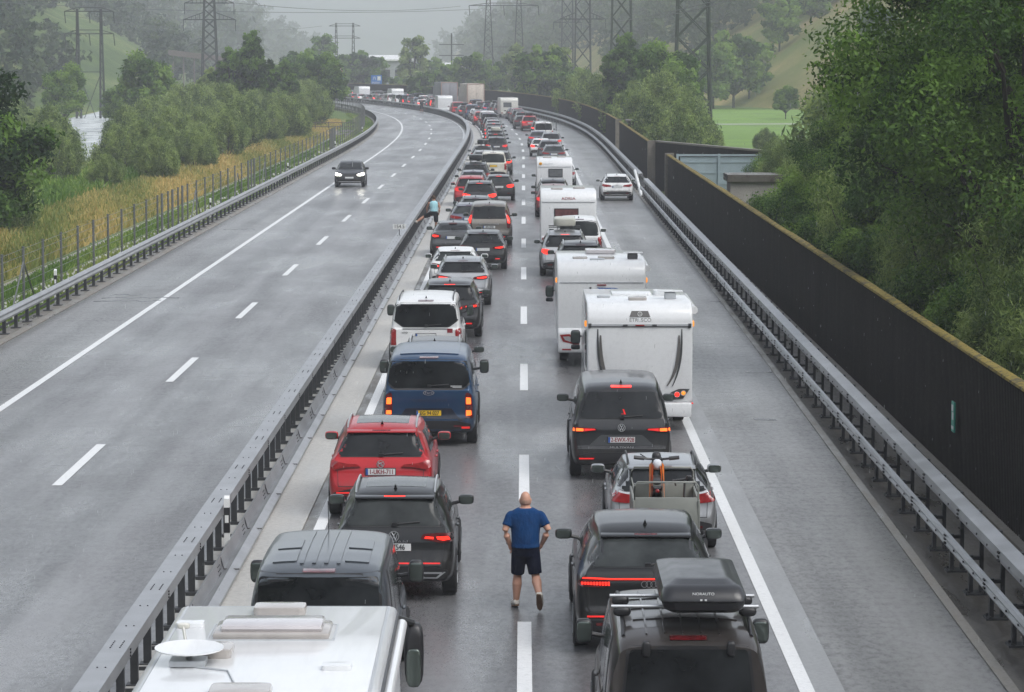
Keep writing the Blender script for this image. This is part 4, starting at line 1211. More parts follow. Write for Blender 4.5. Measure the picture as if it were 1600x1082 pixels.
# black coupe SUV
v, sh, d = build_car('suv', 'black coupe SUV with full width red light bar behind the bicycle trailer', 'car', 'coupe_suv', PT['black'], lamps=[
    [(.50, .98), (.56, 1.035), (.86, 1.075), (.955, 1.02), (.93, .955), (.60, .94)]], lampmat=M_LAMPD, third=False, plate_txt='', plate_z=.70, glass=M_GLASS2, base=1.14, W=1.99, H=1.70, rails=None)
sh.part('light_bar', [[(-.90, 1.062), (-.88, 1.078), (-.5, 1.062), (.5, 1.062), (.88, 1.078), (.90, 1.062), (.5, 1.044), (-.5, 1.044)]], 'rear', M_BRAKE, v, .022)
for s in (-1, 1):
    ps = []
    for k in range(10):
        x = .52 + k * .040; ps.append([(s * x, .965 + .002 * k), (s * (x + .003), 1.015), (s * (x + .030), 1.015), (s * (x + .027), .965 + .002 * k)][::s])
    sh.part('lit_lens', ps, 'rear', M_BRAKE, v, .024)
    sh.part('bumper_light', [rect(s * .66 - .17, s * .66 + .15, .545, .565)], 'rear', M_BRAKED, v, .024)
logo_ring(v, sh, .05, .985, .042, None, 'rings')
sh.part('bumper_trim', [rect(-.85, .85, .50, .515)], 'rear', M_GREYP, v, .02)
place(v, 1.86, 39.75)

# silver hatchback towing the trailer
v, sh, d = build_car('car', 'silver hatchback with red lamps towing the small grey trailer', 'car', 'hatch', PT['silver'], lamps=[
    [(.38, .90), (.42, .955), (.62, .985), (.86, 1.04), (.89, .95), (.84, .86), (.60, .83), (.48, .86)]], lampmat=M_LAMP, third=False, L=4.3, W=1.80, H=1.47, base=1.03, rails='black', plate_txt='', glass=M_GLASS, rear_glass=[(-.64, 1.03), (-.76, 1.12), (-.60, 1.345), (.60, 1.345), (.76, 1.12), (.64, 1.03)])
place(v, 2.50, 48.1)
# trailer
tr = empty('trailer', (2.40, 45.25, 0), R(-.5), 'small grey box trailer with tube railings behind the silver hatchback', 'trailer', 'vehicles in the traffic jam')
tr.scale = (.87, 1, 1)
M_TR = simple('trailer_plastic', (.20, .21, .19), .45, var=.08)
def tbox(): 
    mb = MB(); Z0, Z1 = .86, 1.36
    mb.prism([(0, Z0), (.05, Z1), (.09, Z1), (.07, Z0)], -.56, .56)            # tailboard
    mb.box(-.60, -.56, .02, 1.62, Z0 - .05, Z1 - .04); mb.box(.56, .60, .02, 1.62, Z0 - .05, Z1 - .04)
    mb.box(-.56, .56, 1.56, 1.62, Z0, Z1); mb.box(-.60, .60, .0, 1.62, Z0 - .09, Z0 - .05); return mb
me = tbox().mesh('tub'); bevel_mesh(me, .008, 2); tub = link_mesh('tub', me, tr, [M_TR])
mb = MB()
for x in (-.3, .3): mb.box(x - .09, x + .09, -.02, .03, .86, .90)
mb.box(-.58, .58, -.015, .01, .74, .85); mb.build('latch', M_GREYP, tr)
lettering('ERDE', .15, (.10, .005, 1.12), M_GREYP, tr, rot=(math.pi / 2 - .1, 0, 0), sx=1.3)
MB().add([(-.38, .008, 1.07), (-.16, .008, 1.07), (-.16, .02, 1.17)], [(0, 1, 2)]).build('emblem', M_GREYP, tr)
mb = MB()
for y, zz in ((.06, 1.60), (1.58, 1.62)): mb.tube([(-.57, y, .9), (-.57, y, zz - .06), (-.52, y, zz), (.52, y, zz), (.57, y, zz - .06), (.57, y, .9)], .018, 6)
for s in (-1, 1): mb.tube([(s * .57, .06, 1.45), (s * .57, 1.58, 1.45)], .015, 6)
mb.build('railing', M_TR, tr, smooth=50)
mb = MB(); mb.box(-.5, .5, .1, 1.6, .5, .77); mb.tube([(0, 1.6, .5), (0, 2.85, .46)], .035, 6); mb.build('frame', M_STEELD, tr)
for s in (-1, 1):
    MB().cylx((s * .70, .85, .30), .30, .17, 24).build('wheel', M_RUBBER, tr, smooth=40)
    mb = MB(); mb.tube([(s * .70, .85 + .38 * math.cos(a), .30 + .38 * math.sin(a)) for a in [k * math.pi / 8 for k in range(9)]], .05, 4); mb.build('mudguard', M_BLACK, tr)
MB().box(.28, .50, -.02, .01, .58, .74).build('licence_plate', M_PLATE, tr)
MB().box(.33, .47, -.03, -.01, .62, .72).build('sticker', simple('sticker_green', (.03, .35, .08), .4), tr)
# motocross bike standing in the trailer
bk = empty('motocross_bike', (2.28, 45.75, .74), R(-2), 'small orange and black motocross bike strapped upright in the grey trailer', 'motorbike')
M_OR = simple('orange_plastic', (.80, .20, .02), .35)
mb = MB(); mb.cylx((0, .10, .26), .26, .09, 22); mb.build('rear_wheel', M_RUBBER, bk, smooth=40)
mb = MB(); mb.cylx((0, 1.20, .28), .28, .07, 22); mb.build('front_wheel', M_RUBBER, bk, smooth=40)
mb = MB(); mb.superell((0, .62, .42), (.09, .22, .17), .7); mb.tube([(0, .1, .26), (0, .55, .36)], .035, 6); mb.build('engine', M_BLACK, bk, smooth=50)
mb = MB(); mb.add([(-.07, .0, .74), (.07, .0, .74), (.09, .35, .68), (-.09, .35, .68), (-.05, -.02, .70), (.05, -.02, .70), (.08, .35, .60), (-.08, .35, .60)], [(0, 1, 2, 3), (4, 5, 6, 7), (0, 1, 5, 4), (1, 2, 6, 5), (3, 0, 4, 7)]); mb.build('rear_fender', M_BLACK, bk)
for s in (-1, 1):
    mb = MB(); mb.add([(s * .10, .02, .66), (s * .12, .30, .44), (s * .12, .62, .56), (s * .12, .95, .94), (s * .08, .82, 1.0), (s * .10, .35, .76)], [(0, 1, 2, 3, 4, 5)])
    mb.add([(s * .07, .02, .66), (s * .09, .30, .44), (s * .09, .62, .56), (s * .09, .95, .94), (s * .05, .82, 1.0), (s * .07, .35, .76)], [(5, 4, 3, 2, 1, 0)]); mb.build('side_panel', M_OR, bk)
mb = MB(); mb.superell((0, .55, .76), (.075, .36, .05), .6); mb.build('saddle', M_BLACK, bk, smooth=50)
mb = MB(); mb.superell((.01, .84, .96), (.075, .10, .085), .75); mb.build('helmet_bag', simple('white_cloth', (.62, .64, .68), .7, bump=.6, bscale=20), bk, smooth=50)
mb = MB()
for s in (-1, 1): mb.tube([(s * .06, 1.20, .28), (s * .06, 1.0, .98)], .022, 6)
mb.tube([(-.33, .92, 1.06), (-.10, .98, 1.03), (.10, .98, 1.03), (.33, .92, 1.06)], .020, 6); mb.build('fork', M_BLACK, bk)
for s in (-1, 1): MB().tube([(s * .20, .945, 1.045), (s * .36, .918, 1.065)], .032, 8).build('grip', M_GREYP, bk)
mb = MB(); mb.tube([(-.12, .98, 1.02), (-.26, 1.05, 1.10)], .009, 5); mb.build('brake_lever', M_BLACK, bk)
mb = MB(); mb.superell((0, 1.12, 1.0), (.075, .09, .13), .6); mb.build('number_plate', M_BLACK, bk, smooth=50)
mb = MB(); mb.superell((0, -.01, .66), (.035, .02, .03), .8); mb.build('tail_light', M_LAMP, bk, smooth=50)
st = empty('tow_hitch_stand', (2.72, 46.3, .86), 0, 'small black clamp on a pole inside the grey trailer, right of the bike', 'clamp')
MB().tube([(0, 0, 0), (.02, 0, .62)], .018, 6).build('pole', M_STEELD, st)
mb = MB(); mb.tube([(-.17, 0, .62), (.12, 0, .66)], .02, 6); mb.tube([(-.14, 0, .62), (-.12, 0, .54)], .014, 6); mb.superell((.09, 0, .66), (.05, .04, .05), .6); mb.build('clamp_head', M_BLACK, st)

# dark grey family van
v, sh, d = build_car('van', 'dark grey family van with lit brake lamps and warning triangle in the rear window', 'van', 'mpv', PT['dark'], lamps=[
    [(.46, .985), (.50, 1.015), (.92, 1.045), (.95, .955), (.72, .945)]], lampmat=M_LAMPD, third=True, W=1.95, L=4.97, H=1.88, base=1.14, belt=1.10, plate_txt='2-EWX-928', ink=M_INKR, plate_z=.80,
    rear_glass=[(-.78, 1.21), (-.79, 1.28), (-.64, 1.70), (.64, 1.70), (.79, 1.28), (.78, 1.21)])
for s in (-1, 1):
    sh.part('lit_lens', [[(s * .74, .965), (s * .74, 1.015), (s * .925, 1.025), (s * .93, .965)][::s]], 'rear', M_BRAKE2, v, .022)
    sh.part('lit_band', [[(s * .50, .985), (s * .52, 1.008), (s * .72, 1.018), (s * .72, .965)][::s]], 'rear', M_BRAKED, v, .02)
    sh.part('bumper_light', [rect(s * .68 - .14, s * .68 + .14, .43, .455)], 'rear', M_BRAKED, v, .022)
logo_ring(v, sh, 0, 1.03, .07)
q = sh.at('rear', 0, .66); lettering('MULTIVAN', .05, (0, q.y - .016, .655), M_CHROME, v, sx=1.9)
sh.part('plate_recess', [[(-.62, .70), (-.40, .89), (.40, .89), (.62, .70), (.58, .69), (-.58, .69)]], 'rear', PT['grey'], v, .005, .04, .1)
sh.part('bumper_trim', [rect(-.85, .85, .625, .64)], 'rear', M_GREYP, v, .02)
p = sh.at('rear', .02, 1.30)
MB().add([(-.07, p.y - .02, 1.24), (.10, p.y - .02, 1.24), (.05, p.y - .01, 1.38), (.02, p.y - .01, 1.38), (.05, p.y - .015, 1.29), (-.0, p.y - .015, 1.29)], [(0, 1, 5), (1, 4, 5), (1, 2, 4), (2, 3, 4)]).build('warning_triangle', M_BRAKED, v)
place(v, 2.12, 56.45)
# ------------------------------------------------------------------ motorhomes, caravans, trucks
def gel(name, col):
    t = NT(name); n = t.noise(t.mapping(t.co(), (1.5, 1.5, .5)), 1.0, 5); f = t.noise(t.mapping(t.co(), (9, 1.0, 9)), 1.0, 5, .7)
    c = t.ramp(n, [(.3, tuple(k * .93 for k in col)), (.7, col)]); c = t.mix(t.ramp(f, [(.48, 0.0), (.8, .34)]), c, tuple(k * .62 for k in col))
    t.set('Base Color', c); t.set('Roughness', .28); t.set('Coat Weight', .6); t.bump(t.noise(t.co(), 40, 3), .12, .004); return t.m
M_GEL = gel('white_gelcoat', (.74, .755, .765)); M_GEL2 = gel('cream_gelcoat', (.66, .65, .60)); M_TAN = simple('smoked_hatch', (.37, .345, .325), .2, coat=.6, var=.12)
M_SKY = simple('skylight_acrylic', (.50, .475, .485), .15, coat=.8, var=.08)
M_GREYL = simple('light_grey_panel', (.40, .42, .44), .35)
M_DECO = simple('grey_decor_film', (.12, .115, .11), .4)
M_BLUED = simple('blue_decor_film', (.02, .10, .35), .4)

def shell_box(name, prof, W, mat, parent, bev=.07):
    mb = MB(); mb.prism(prof, -W / 2, W / 2); me = mb.mesh(name); bevel_mesh(me, bev, 4, 40); return link_mesh(name, me, parent, [mat])
def hatch(root, x, y, z, w, l, h, mat, name='roof_hatch'):
    mb = MB(); mb.superell((x, y, z + h * .5), (w / 2, l / 2, h * .5), .28, 20, 7); return mb.build(name, mat, root, smooth=50)
def bxp(name, mat, root, *b, bev=0):
    mb = MB(); mb.box(*b); me = mb.mesh(name)
    if bev: bevel_mesh(me, bev, 2)
    return link_mesh(name, me, root, [mat])
def bwheels(root, W, ylist, rad=.36):
    for y in ylist:
        for s in (-1, 1):
            w_ = MB().cylx((0, 0, 0), rad, .24, 24).build('wheel', M_RUBBER, root, smooth=40); w_.location = (s * (W / 2 - .16), y, rad)
            MB().cylx((s * .07, 0, 0), rad * .6, .12, 16).build('rim', M_RIM, w_, smooth=40)
def dish(root, x, y, z, r=.3):
    mb = MB(); vs = []; fs = []; n = 28
    for j, (rr, zz) in enumerate(((0, -.05), (.4, -.045), (.75, -.02), (1, .02), (1.0, .035), (.72, -.0), (.35, -.03), (0, -.035))):
        for k in range(n): a = 2 * math.pi * k / n; vs.append((x + r * rr * math.cos(a), y + r * .9 * rr * math.sin(a), z + .12 + zz * .6 + r * rr * math.sin(a) * .05))
    for j in range(7):
        for k in range(n): k2 = (k + 1) % n; fs.append((j * n + k, j * n + k2, (j + 1) * n + k2, (j + 1) * n + k))
    mb.add(vs, fs); o = mb.build('satellite_dish', M_GEL, root, smooth=50)
    mb = MB(); mb.box(x - .16, x + .16, y - .2, y + .05, z, z + .05); mb.tube([(x, y, z), (x, y, z + .09)], .03, 8); mb.build('dish_base', M_GREYL, o)
    mb = MB(); mb.tube([(x - .05, y + .22, z + .12), (x - .12, y + .62, z + .20)], .014, 6); mb.superell((x - .12, y + .64, z + .21), (.06, .04, .03), .6); mb.build('dish_arm', M_GEL2, o)
    return o

# foreground motorhome (only its roof is seen)
m = empty('motorhome', (-2.22, 22.6, 0), 0, 'white motorhome at the bottom left seen from above with skylight and satellite dish', 'motorhome', 'vehicles in the traffic jam')
Z = 2.75
shell_box('body', [(0, .45), (0, 2.60), (.12, Z), (6.25, Z), (6.45, 2.62), (6.75, 2.35), (7.15, 1.30), (7.35, .95), (7.35, .45)], 2.16, M_GEL, m, .06)
bxp('roof_panel', M_GEL, m, -.985, .985, .2, 6.20, Z - .02, Z + .012, bev=.01)
for s in (-1, 1):
    bxp('roof_seam', M_GREYL, m, s * 1.0 - .012, s * 1.0 + .012, .2, 6.25, Z - .02, Z + .006)
bxp('front_trim', M_GREYL, m, -.98, .98, 6.215, 6.235, Z - .02, Z + .010)
MB().tube([(1.13, 1.2, 2.60), (1.13, 6.1, 2.60)], .055, 12).build('awning', M_GEL, m, smooth=50)
bxp('awning_rail', M_GREYP, m, 1.055, 1.10, 1.0, 6.2, 2.58, 2.70)
bxp('windscreen', M_GLASS, m, -.95, .95, 6.80, 7.02, 1.45, 2.2)
hatch(m, -.05, 5.85, Z, .52, .34, .10, M_TAN)
sk = bxp('skylight', M_TAN, m, -.59, .51, 4.55, 5.22, Z, Z + .07, bev=.05)
bxp('skylight_dome', M_SKY, sk, -.52, .44, 4.62, 5.16, Z + .06, Z + .13, bev=.06)
hatch(m, -.86, 5.2, Z, .27, .20, .06, M_GEL, 'roof_vent')
dish(m, -.68, 3.45, Z + .02, .31)
hatch(m, -.50, 3.85, Z, .36, .42, .10, M_TAN)
hatch(m, .66, 3.22, Z, .27, .20, .06, M_GEL, 'roof_vent')
hatch(m, -.10, 2.12, Z, .54, .42, .09, M_TAN)
for (x0, x1, y0, y1) in ((-.62, .54, 4.50, 4.52), (-.62, .54, 5.25, 5.27), (-.64, -.62, 4.5, 5.27), (.54, .56, 4.5, 5.27)): bxp('sealant', M_GREYL, m, x0, x1, y0, y1, Z + .008, Z + .018)
MB().tube([(-.68, 3.3, Z + .02), (-.3, 3.1, Z + .02), (-.2, 2.6, Z + .02)], .010, 6).build('cable', M_GREYL, m)
bxp('solar_edge', M_GREYL, m, .985, .997, .3, 6.2, Z + .005, Z + .016)
mo = MB(); mo.superell((1.22, 7.0, 2.12), (.10, .12, .33), .55); mo = mo.build('mirror', M_BLACK, m, smooth=50)
MB().superell((1.22, 6.87, 2.0), (.075, .02, .2), .5).build('mirror_glass', M_MIRROR, mo, smooth=50)
MB().tube([(1.05, 6.7, 2.55), (1.20, 6.95, 2.45)], .04, 8).build('arm', M_BLACK, mo)
bwheels(m, 2.1, (1.6, 5.9))

def motorhome(x, y, W, L, H, label, front=2.45, mir=True):
    m = empty('motorhome', (x, y, 0), heading(y + 3), label, 'motorhome', 'vehicles in the traffic jam')
    shell_box('body', [(.02, .62), (.0, H - .42), (.05, H - .22), (.16, H - .07), (.36, H), (L * .62, H - .02), (L * .78, front), (L - 1.3, front - .25), (L - 1.0, 1.75), (L - .95, .60)], W, M_GEL, m, .05)
    cb = shell_box('cab', [(L - 1.3, .45), (L - 1.3, 1.95), (L - .85, 1.85), (L - .30, 1.20), (L - .02, 1.0), (L, .40)], W * .86, M_GEL, m, .08)
    bxp('windscreen', M_GLASS, m, -W * .36, W * .36, L - .86, L - .50, 1.25, 1.68)
    if mir:
        for s in (-1, 1):
            mo = MB().superell((s * (W / 2 + .14), L - .8, 1.48), (.12, .10, .17), .5).build('mirror', M_BLACK, m, smooth=50)
            MB().superell((s * (W / 2 + .14), L - .8, 1.24), (.11, .09, .06), .5).build('lower_mirror', M_BLACK, mo, smooth=50)
            MB().superell((s * (W / 2 + .14), L - .895, 1.48), (.09, .012, .14), .5).build('mirror_glass', M_MIRROR, mo, smooth=50)
            MB().tube([(s * (W / 2 - .1), L - .8, 1.5), (s * (W / 2 + .1), L - .8, 1.5)], .025, 6).build('arm', M_BLACK, mo)
    bwheels(m, W - .1, (1.9, L - 1.0), .35)
    return m

m = motorhome(2.80, 64.2, 2.32, 6.9, 2.80, 'large white motorhome with grey rear pinstripes in front of the dark grey family van')
bxp('bumper', M_GEL, m, -1.15, 1.15, -.06, .25, .30, .62, bev=.05)
bxp('rear_rail', M_GREYL, m, -1.06, 1.06, -.025, .02, 2.30, 2.345)
bxp('rail_shadow_gap', M_GREYP, m, -1.06, 1.06, -.018, .02, 2.285, 2.298)
for s in (-1, 1):
    bxp('rail_cap', M_GREYP, m, min(s * 1.06, s * 1.13), max(s * 1.06, s * 1.13), -.035, .02, 2.27, 2.36, bev=.01)
    bxp('hinge', M_GREYP, m, s * .32 - .05, s * .32 + .05, -.04, .0, 2.30, 2.34)
    for k, (x0, xe, zz, ww, mt) in enumerate(((.86, .60, 2.10, .016, M_DECO), (.92, .72, 2.24, .010, M_GREYP))):
        pts = [(s * (x0 - (x0 - xe) * (t ** 3)), -.012, zz - (zz - .98) * t) for t in [i / 14 for i in range(15)]]
        vs = []; 
        for i, p in enumerate(pts): tw = ww * (1 + 1.4 * math.sin(math.pi * i / 14)); vs += [(p[0] - tw, p[1], p[2]), (p[0] + tw, p[1], p[2])]
        MB().add(vs, [(2 * i, 2 * i + 1, 2 * i + 3, 2 * i + 2) for i in range(14)]).build('decor_stripe', mt, m)
    g = MB().add([(s * .56, -.015, .74), (s * .60, -.015, .68), (s * .95, -.015, .70), (s * 1.10, -.015, .92), (s * .86, -.015, .92), (s * .70, -.015, .85)], [(0, 1, 2, 3, 4, 5)]).build('tail_light', M_GREYP, m)
    for (cx_, cz_, r_, mt) in ((.68, .765, .045, M_MIRROR), (.82, .80, .055, M_BRAKE if s > 0 else M_LAMP), (.96, .83, .05, M_AMBER)):
        MB().superell((s * cx_, -.03, cz_), (r_, .02, r_), 1.0).build('lamp_lens', mt, g, smooth=60)
        mb = MB(); ring_mesh(mb, (s * cx_, -.04, cz_), r_ * 1.1, .014); mb.build('lamp_ring', M_CHROME, g)
    MB().superell((s * 1.18, .30, 2.33), (.03, .05, .07), .7).build('marker_light', M_AMBER, m, smooth=50)
    MB().superell((s * 1.16, .02, .60), (.02, .03, .02), .8).build('marker_light', M_BRAKED, m, smooth=50)
bxp('high_brake_light', M_LAMP, m, -.10, .10, -.04, -.02, 2.305, 2.335)
# brand panel on the upper curve
tilt = math.atan2(.05, .20)
def uppery(z): return .0 + (z - 2.38) / .20 * .05 if z > 2.38 else 0
MB().add([(-.23, uppery(2.50) - .012, 2.50), (.23, uppery(2.50) - .012, 2.50), (.18, uppery(2.62) + .0, 2.63), (-.18, uppery(2.62) + .0, 2.63)], [(0, 1, 2, 3)]).build('emblem_panel', M_DECO, m)
mb = MB(); ring_mesh(mb, (0, uppery(2.56) - .018, 2.565), .045, .018); mb.tube([(-.02, uppery(2.56) - .02, 2.54), (0.0, uppery(2.56) - .02, 2.59), (.02, uppery(2.56) - .02, 2.54)], .008, 4); mb.build('emblem', M_WHITE, m)
lettering('ETR', .115, (-.135, .012, 2.43), M_DECO, m, rot=(math.pi / 2 - .24, 0, 0)); lettering('SCO', .115, (.14, .012, 2.43), M_DECO, m, rot=(math.pi / 2 - .24, 0, 0))
lettering('U', .115, (-.0, .012, 2.43), M_GREYL, m, rot=(math.pi / 2 - .24, 0, 0))
hatch(m, -.02, 1.0, 2.79, .42, .42, .08, M_TAN); hatch(m, -.75, 1.7, 2.79, .30, .30, .05, M_GREYL, 'roof_vent')
bxp('roof_panel', M_GEL, m, -.55, .35, 2.2, 3.6, 2.77, 2.84, bev=.02)
hatch(m, .72, 1.3, 2.79, .26, .26, .16, M_GREYL, 'antenna_base'); bxp('antenna', M_GEL, m, .45, 1.0, 1.15, 1.45, 2.96, 2.985, bev=.01)
hatch(m, .65, 2.6, 2.78, .5, .6, .12, M_GEL, 'roof_vent')
MB().tube([(1.22, .6, 2.60), (1.22, 4.2, 2.60)], .085, 12).build('awning', M_GEL, m, smooth=50)
mb = MB(); 
for z0, z1, y0, y1 in ((1.35, 2.15, .35, .62), (1.35, 2.2, .62, 1.5)):
    mb.box(-1.172, -1.155, y0, y1 - .02, z0, z1)
mb.build('side_window', M_GLASS, m)
bxp('side_stripe', M_GREYP, m, -1.166, -1.156, .3, 5.0, 1.05, 1.12)

m = motorhome(2.36, 77.3, 2.34, 7.6, 2.80, 'white motorhome with blue swoosh, just ahead of the pinstriped large motorhome', 2.62)
bxp('rear_rail', M_GREYL, m, -1.1, 1.1, -.015, .02, 2.24, 2.262)
bxp('high_brake_light', M_LAMP, m, -.12, .12, -.02, .0, 2.17, 2.20)
shell = MB().prism([(-.10, .40), (-.14, .55), (-.10, .95), (.0, 1.05), (.2, 1.05), (.2, .40)], -1.15, 1.15).mesh('bumper'); bevel_mesh(shell, .04, 3); link_mesh('bumper', shell, m, [M_GEL])
for s in (-1, 1):
    g = MB().add([(s * 1.10, -.14, .88), (s * 1.02, -.14, .70), (s * .62, -.14, .60), (s * .58, -.14, .64), (s * .66, -.14, .80), (s * .85, -.14, .90)], [(0, 1, 2, 3, 4, 5)]).build('tail_light', M_LAMP, m)
    MB().add([(s * 1.02, -.146, .83), (s * .96, -.146, .74), (s * .70, -.146, .66), (s * .74, -.146, .78), (s * .86, -.146, .84)], [(0, 1, 2, 3, 4)]).build('lamp_lens', M_CHROME, g)
    bxp('reflector', M_LAMP, m, s * .92 - .12, s * .92 + .12, -.13, -.10, .47, .51)
    MB().superell((s * 1.19, .2, 2.3), (.03, .05, .07), .7).build('marker_light', M_AMBER, m, smooth=50)
MB().add([(-.14, -.012, 2.12), (.35, -.012, 2.11), (1.0, -.012, 1.98), (.45, -.012, 2.02), (.1, -.012, 2.0)], [(0, 1, 2, 3, 4)]).build('decor_swoosh', M_BLUED, m)
MB().add([(.05, -.018, 2.07), (.38, -.018, 2.06), (.62, -.018, 2.0), (.35, -.018, 2.02)], [(0, 1, 2, 3)]).build('decor_swoosh', M_DECO, m)
bxp('badge', M_GREYP, m, -.32, -.27, -.02, .0, 2.08, 2.13)
hatch(m, .05, 3.6, 2.79, .85, .9, .12, M_SKY, 'skylight'); hatch(m, -.55, 1.3, 2.79, .4, .4, .06, M_TAN); hatch(m, .15, 1.2, 2.79, .45, .4, .08, M_TAN)
hatch(m, -.1, .75, 2.79, .4, .3, .05, M_GREYL, 'roof_vent')
hatch(m, .85, 1.1, 2.79, .28, .28, .16, M_GREYP, 'antenna_base'); bxp('antenna', M_GEL, m, .6, 1.12, .95, 1.25, 2.96, 2.985, bev=.01)
MB().tube([(1.24, .6, 2.58), (1.24, 4.4, 2.58)], .085, 12).build('awning', M_GEL, m, smooth=50)

def caravan(x, y, W, L, H, label, mat=None, win=None, text=None, tcol=None, rz=None, text_z=None, roof=True):
    mat = mat or M_GEL
    m = empty('caravan', (x, y, 0), heading(y + 2) if rz is None else rz, label, 'caravan', 'vehicles in the traffic jam')
    shell_box('body', [(.08, .42), (.0, .9), (.02, H - .42), (.10, H - .16), (.34, H), (L - .9, H), (L - .35, H - .4), (L - .05, 1.4), (L - .1, .45)], W, mat, m, .05)
    bxp('bumper', mat, m, -W * .49, W * .49, -.05, .2, .42, .74, bev=.05)
    bxp('trim_rail', M_GREYL, m, -W * .47, W * .47, -.0, .03, H - .48, H - .455)
    for s in (-1, 1):
        MB().superell((s * W * .42, -.06, .62), (.12, .03, .07), .5).build('tail_light', M_LAMP, m, smooth=50)
        MB().superell((s * W * .49, .12, H - .38), (.02, .03, .04), .7).build('marker_light', M_LAMP, m, smooth=50)
    if win:
        x0, x1, z0, z1, mt = win; f = bxp('rear_window', M_BLACK, m, x0 - .04, x1 + .04, -.015, .03, z0 - .04, z1 + .04, bev=.01); bxp('pane', mt, f, x0, x1, -.022, .02, z0, z1)
    if text: lettering(text, .16, (0, .035, text_z or H - .33), tcol or M_LAMP, m, rot=(math.pi / 2 - .2, 0, 0), sx=1.25)
    if roof:
        hatch(m, -W * .2, 1.2, H, .5, .5, .08, M_TAN); hatch(m, W * .2, 2.0, H, .5, .5, .08, M_TAN)
    bwheels(m, W - .05, (L * .45,), .33)
    mb = MB(); mb.tube([(-.5, L - .3, .45), (0, L + 1.1, .45)], .035, 6); mb.tube([(.5, L - .3, .45), (0, L + 1.1, .45)], .035, 6); mb.build('drawbar', M_STEELD, m)
    return m
M_WINR = simple('window_curtain_red', (.13, .05, .05), .12, coat=.8, var=.35, scale=6)
M_WING = simple('window_grey', (.12, .13, .135), .12, coat=.8, var=.2)
caravan(2.34, 122.0, 2.32, 6.0, 2.62, 'white caravan with red lettering and curtained rear window behind the red car', None, (-.55, .38, 1.45, 1.85, M_WINR), 'ADRIA', M_LAMP)
caravan(2.38, 165.0, 2.0, 5.2, 2.46, 'white caravan with orange logo and small grey rear window ahead of the dark SUV', None, (-.30, .42, 1.45, 1.85, M_WING), None)
C_ = COL.objects[-1]
o = [c for c in COL.objects if c.name.startswith('caravan') and c.get('label', '').startswith('white caravan with orange')][0]
MB().superell((-.78, .02, 2.17), (.09, .02, .08), .8).build('logo', simple('orange_print', (.75, .35, .02), .4), o, smooth=50)
lettering('STERCKEMAN', .09, (-.36, .015, 2.17), M_GREYL, o, rot=(math.pi / 2 - .1, 0, 0))

def truck(x, y, W, L, H, label, col, doors=True, rz=None):
    t = empty('truck', (x, y, 0), heading(y + L / 2) if rz is None else rz, label, 'truck', 'vehicles in the traffic jam')
    cm = simple('truck_box_' + col[0], col[1], .45, var=.08)
    bxp('box', cm, t, -W / 2, W / 2, 0, L - 2.3, 1.15, H, bev=.03)
    for x0, x1 in ((-W / 2 + .1, -.02), (.02, W / 2 - .1)): bxp('door', simple('truck_door_' + col[0], tuple(c * 1.12 for c in col[1]), .45), t, x0, x1, -.03, .02, 1.25, H - .15, bev=.01)
    fr_ = MB()
    for s in (-1, 1): fr_.box(s * W / 2 - .06, s * W / 2 + .06, -.04, .03, 1.12, H + .02)
    fr_.box(-W / 2, W / 2, -.05, .03, H - .09, H + .03); fr_.build('frame', simple('truck_frame', (.35, .22, .18), .5), t)
    bxp('chassis', M_STEELD, t, -.5, .5, .1, L - 1, .55, 1.12)
    bxp('bumper', M_STEELD, t, -W / 2 + .1, W / 2 - .1, 0, .1, .5, .68)
    for s in (-1, 1): bxp('tail_light', M_LAMP, t, s * .95 - .2, s * .95 + .2, -.03, .02, .72, .86)
    me = MB().prism([(L - 2.2, .5), (L - 2.2, H * .85), (L - .5, H * .85), (L, 1.8), (L, .5)], -W / 2 + .05, W / 2 - .05).mesh('cab'); bevel_mesh(me, .1, 2); link_mesh('cab', me, t, [cm])
    bwheels(t, W, (1.6, 2.9, L - 1.4), .5); return t
truck(-5.4, 440, 2.5, 11.5, 4.0, 'beige box truck with pale rear doors towering over the distant queue', ('beige', (.52, .46, .40)))
truck(-9.7, 458, 2.5, 10.5, 4.05, 'grey sided truck directly ahead of the beige box truck', ('grey', (.22, .22, .24)))
caravan(-.35, 392, 2.35, 5.8, 2.6, 'cream caravan with grey window where the right queue starts to bend', M_GEL2, (-.75, .25, 1.4, 1.95, M_WING))
far = [(-9.5, 420, 'white caravan in the left queue just left of the grey truck'), (-19.6, 507, 'white caravan at the far bend right of the blue sign'),
       (-27.2, 545, 'larger white motorhome like caravan directly below the blue sign'), (-33.0, 572, 'farthest white caravan near the warning triangle sign')]
for x, y, lb in far: caravan(x, y, 2.1, 4.6 if y > 500 else 5.5, 2.5, lb, M_GEL, None)
# ------------------------------------------------------------------ the rest of the queues
ARCH = {}
def arch(kind, **kw):
    key = kind
    lm = {'hatch': 'hatch', 'suv': 'hatch', 'wagon': 'slim', 'mpv': 'high', 'van': 'vert', 'jeep': 'vert', 'sedan': 'slim'}[kind]
    v, sh, d = build_car({'van': 'van', 'mpv': 'van', 'suv': 'suv', 'jeep': 'suv'}.get(kind, 'car'), 'x', 'car', kind, PT['grey'], lamps=lm, plate_txt='', third=False, sub=2, detail=False, fin=kind != 'van',
                         rails='chrome' if kind in ('wagon', 'suv') else None, glass=M_GLASS if kind in ('van', 'suv') else M_GLASS2)
    ARCH[kind] = v; return v
ARCH_USED = set()
def setmat(o, m):
    if not o.material_slots: return
    o.material_slots[0].link = 'OBJECT'; o.material_slots[0].material = m
KNAME = dict(hatch='hatchback', suv='SUV', wagon='estate car', mpv='people carrier', van='panel van', jeep='boxy off-roader', sedan='saloon')
M_BOXW = simple('pale_roof_box', (.45, .45, .40), .4)
JOIN = {}
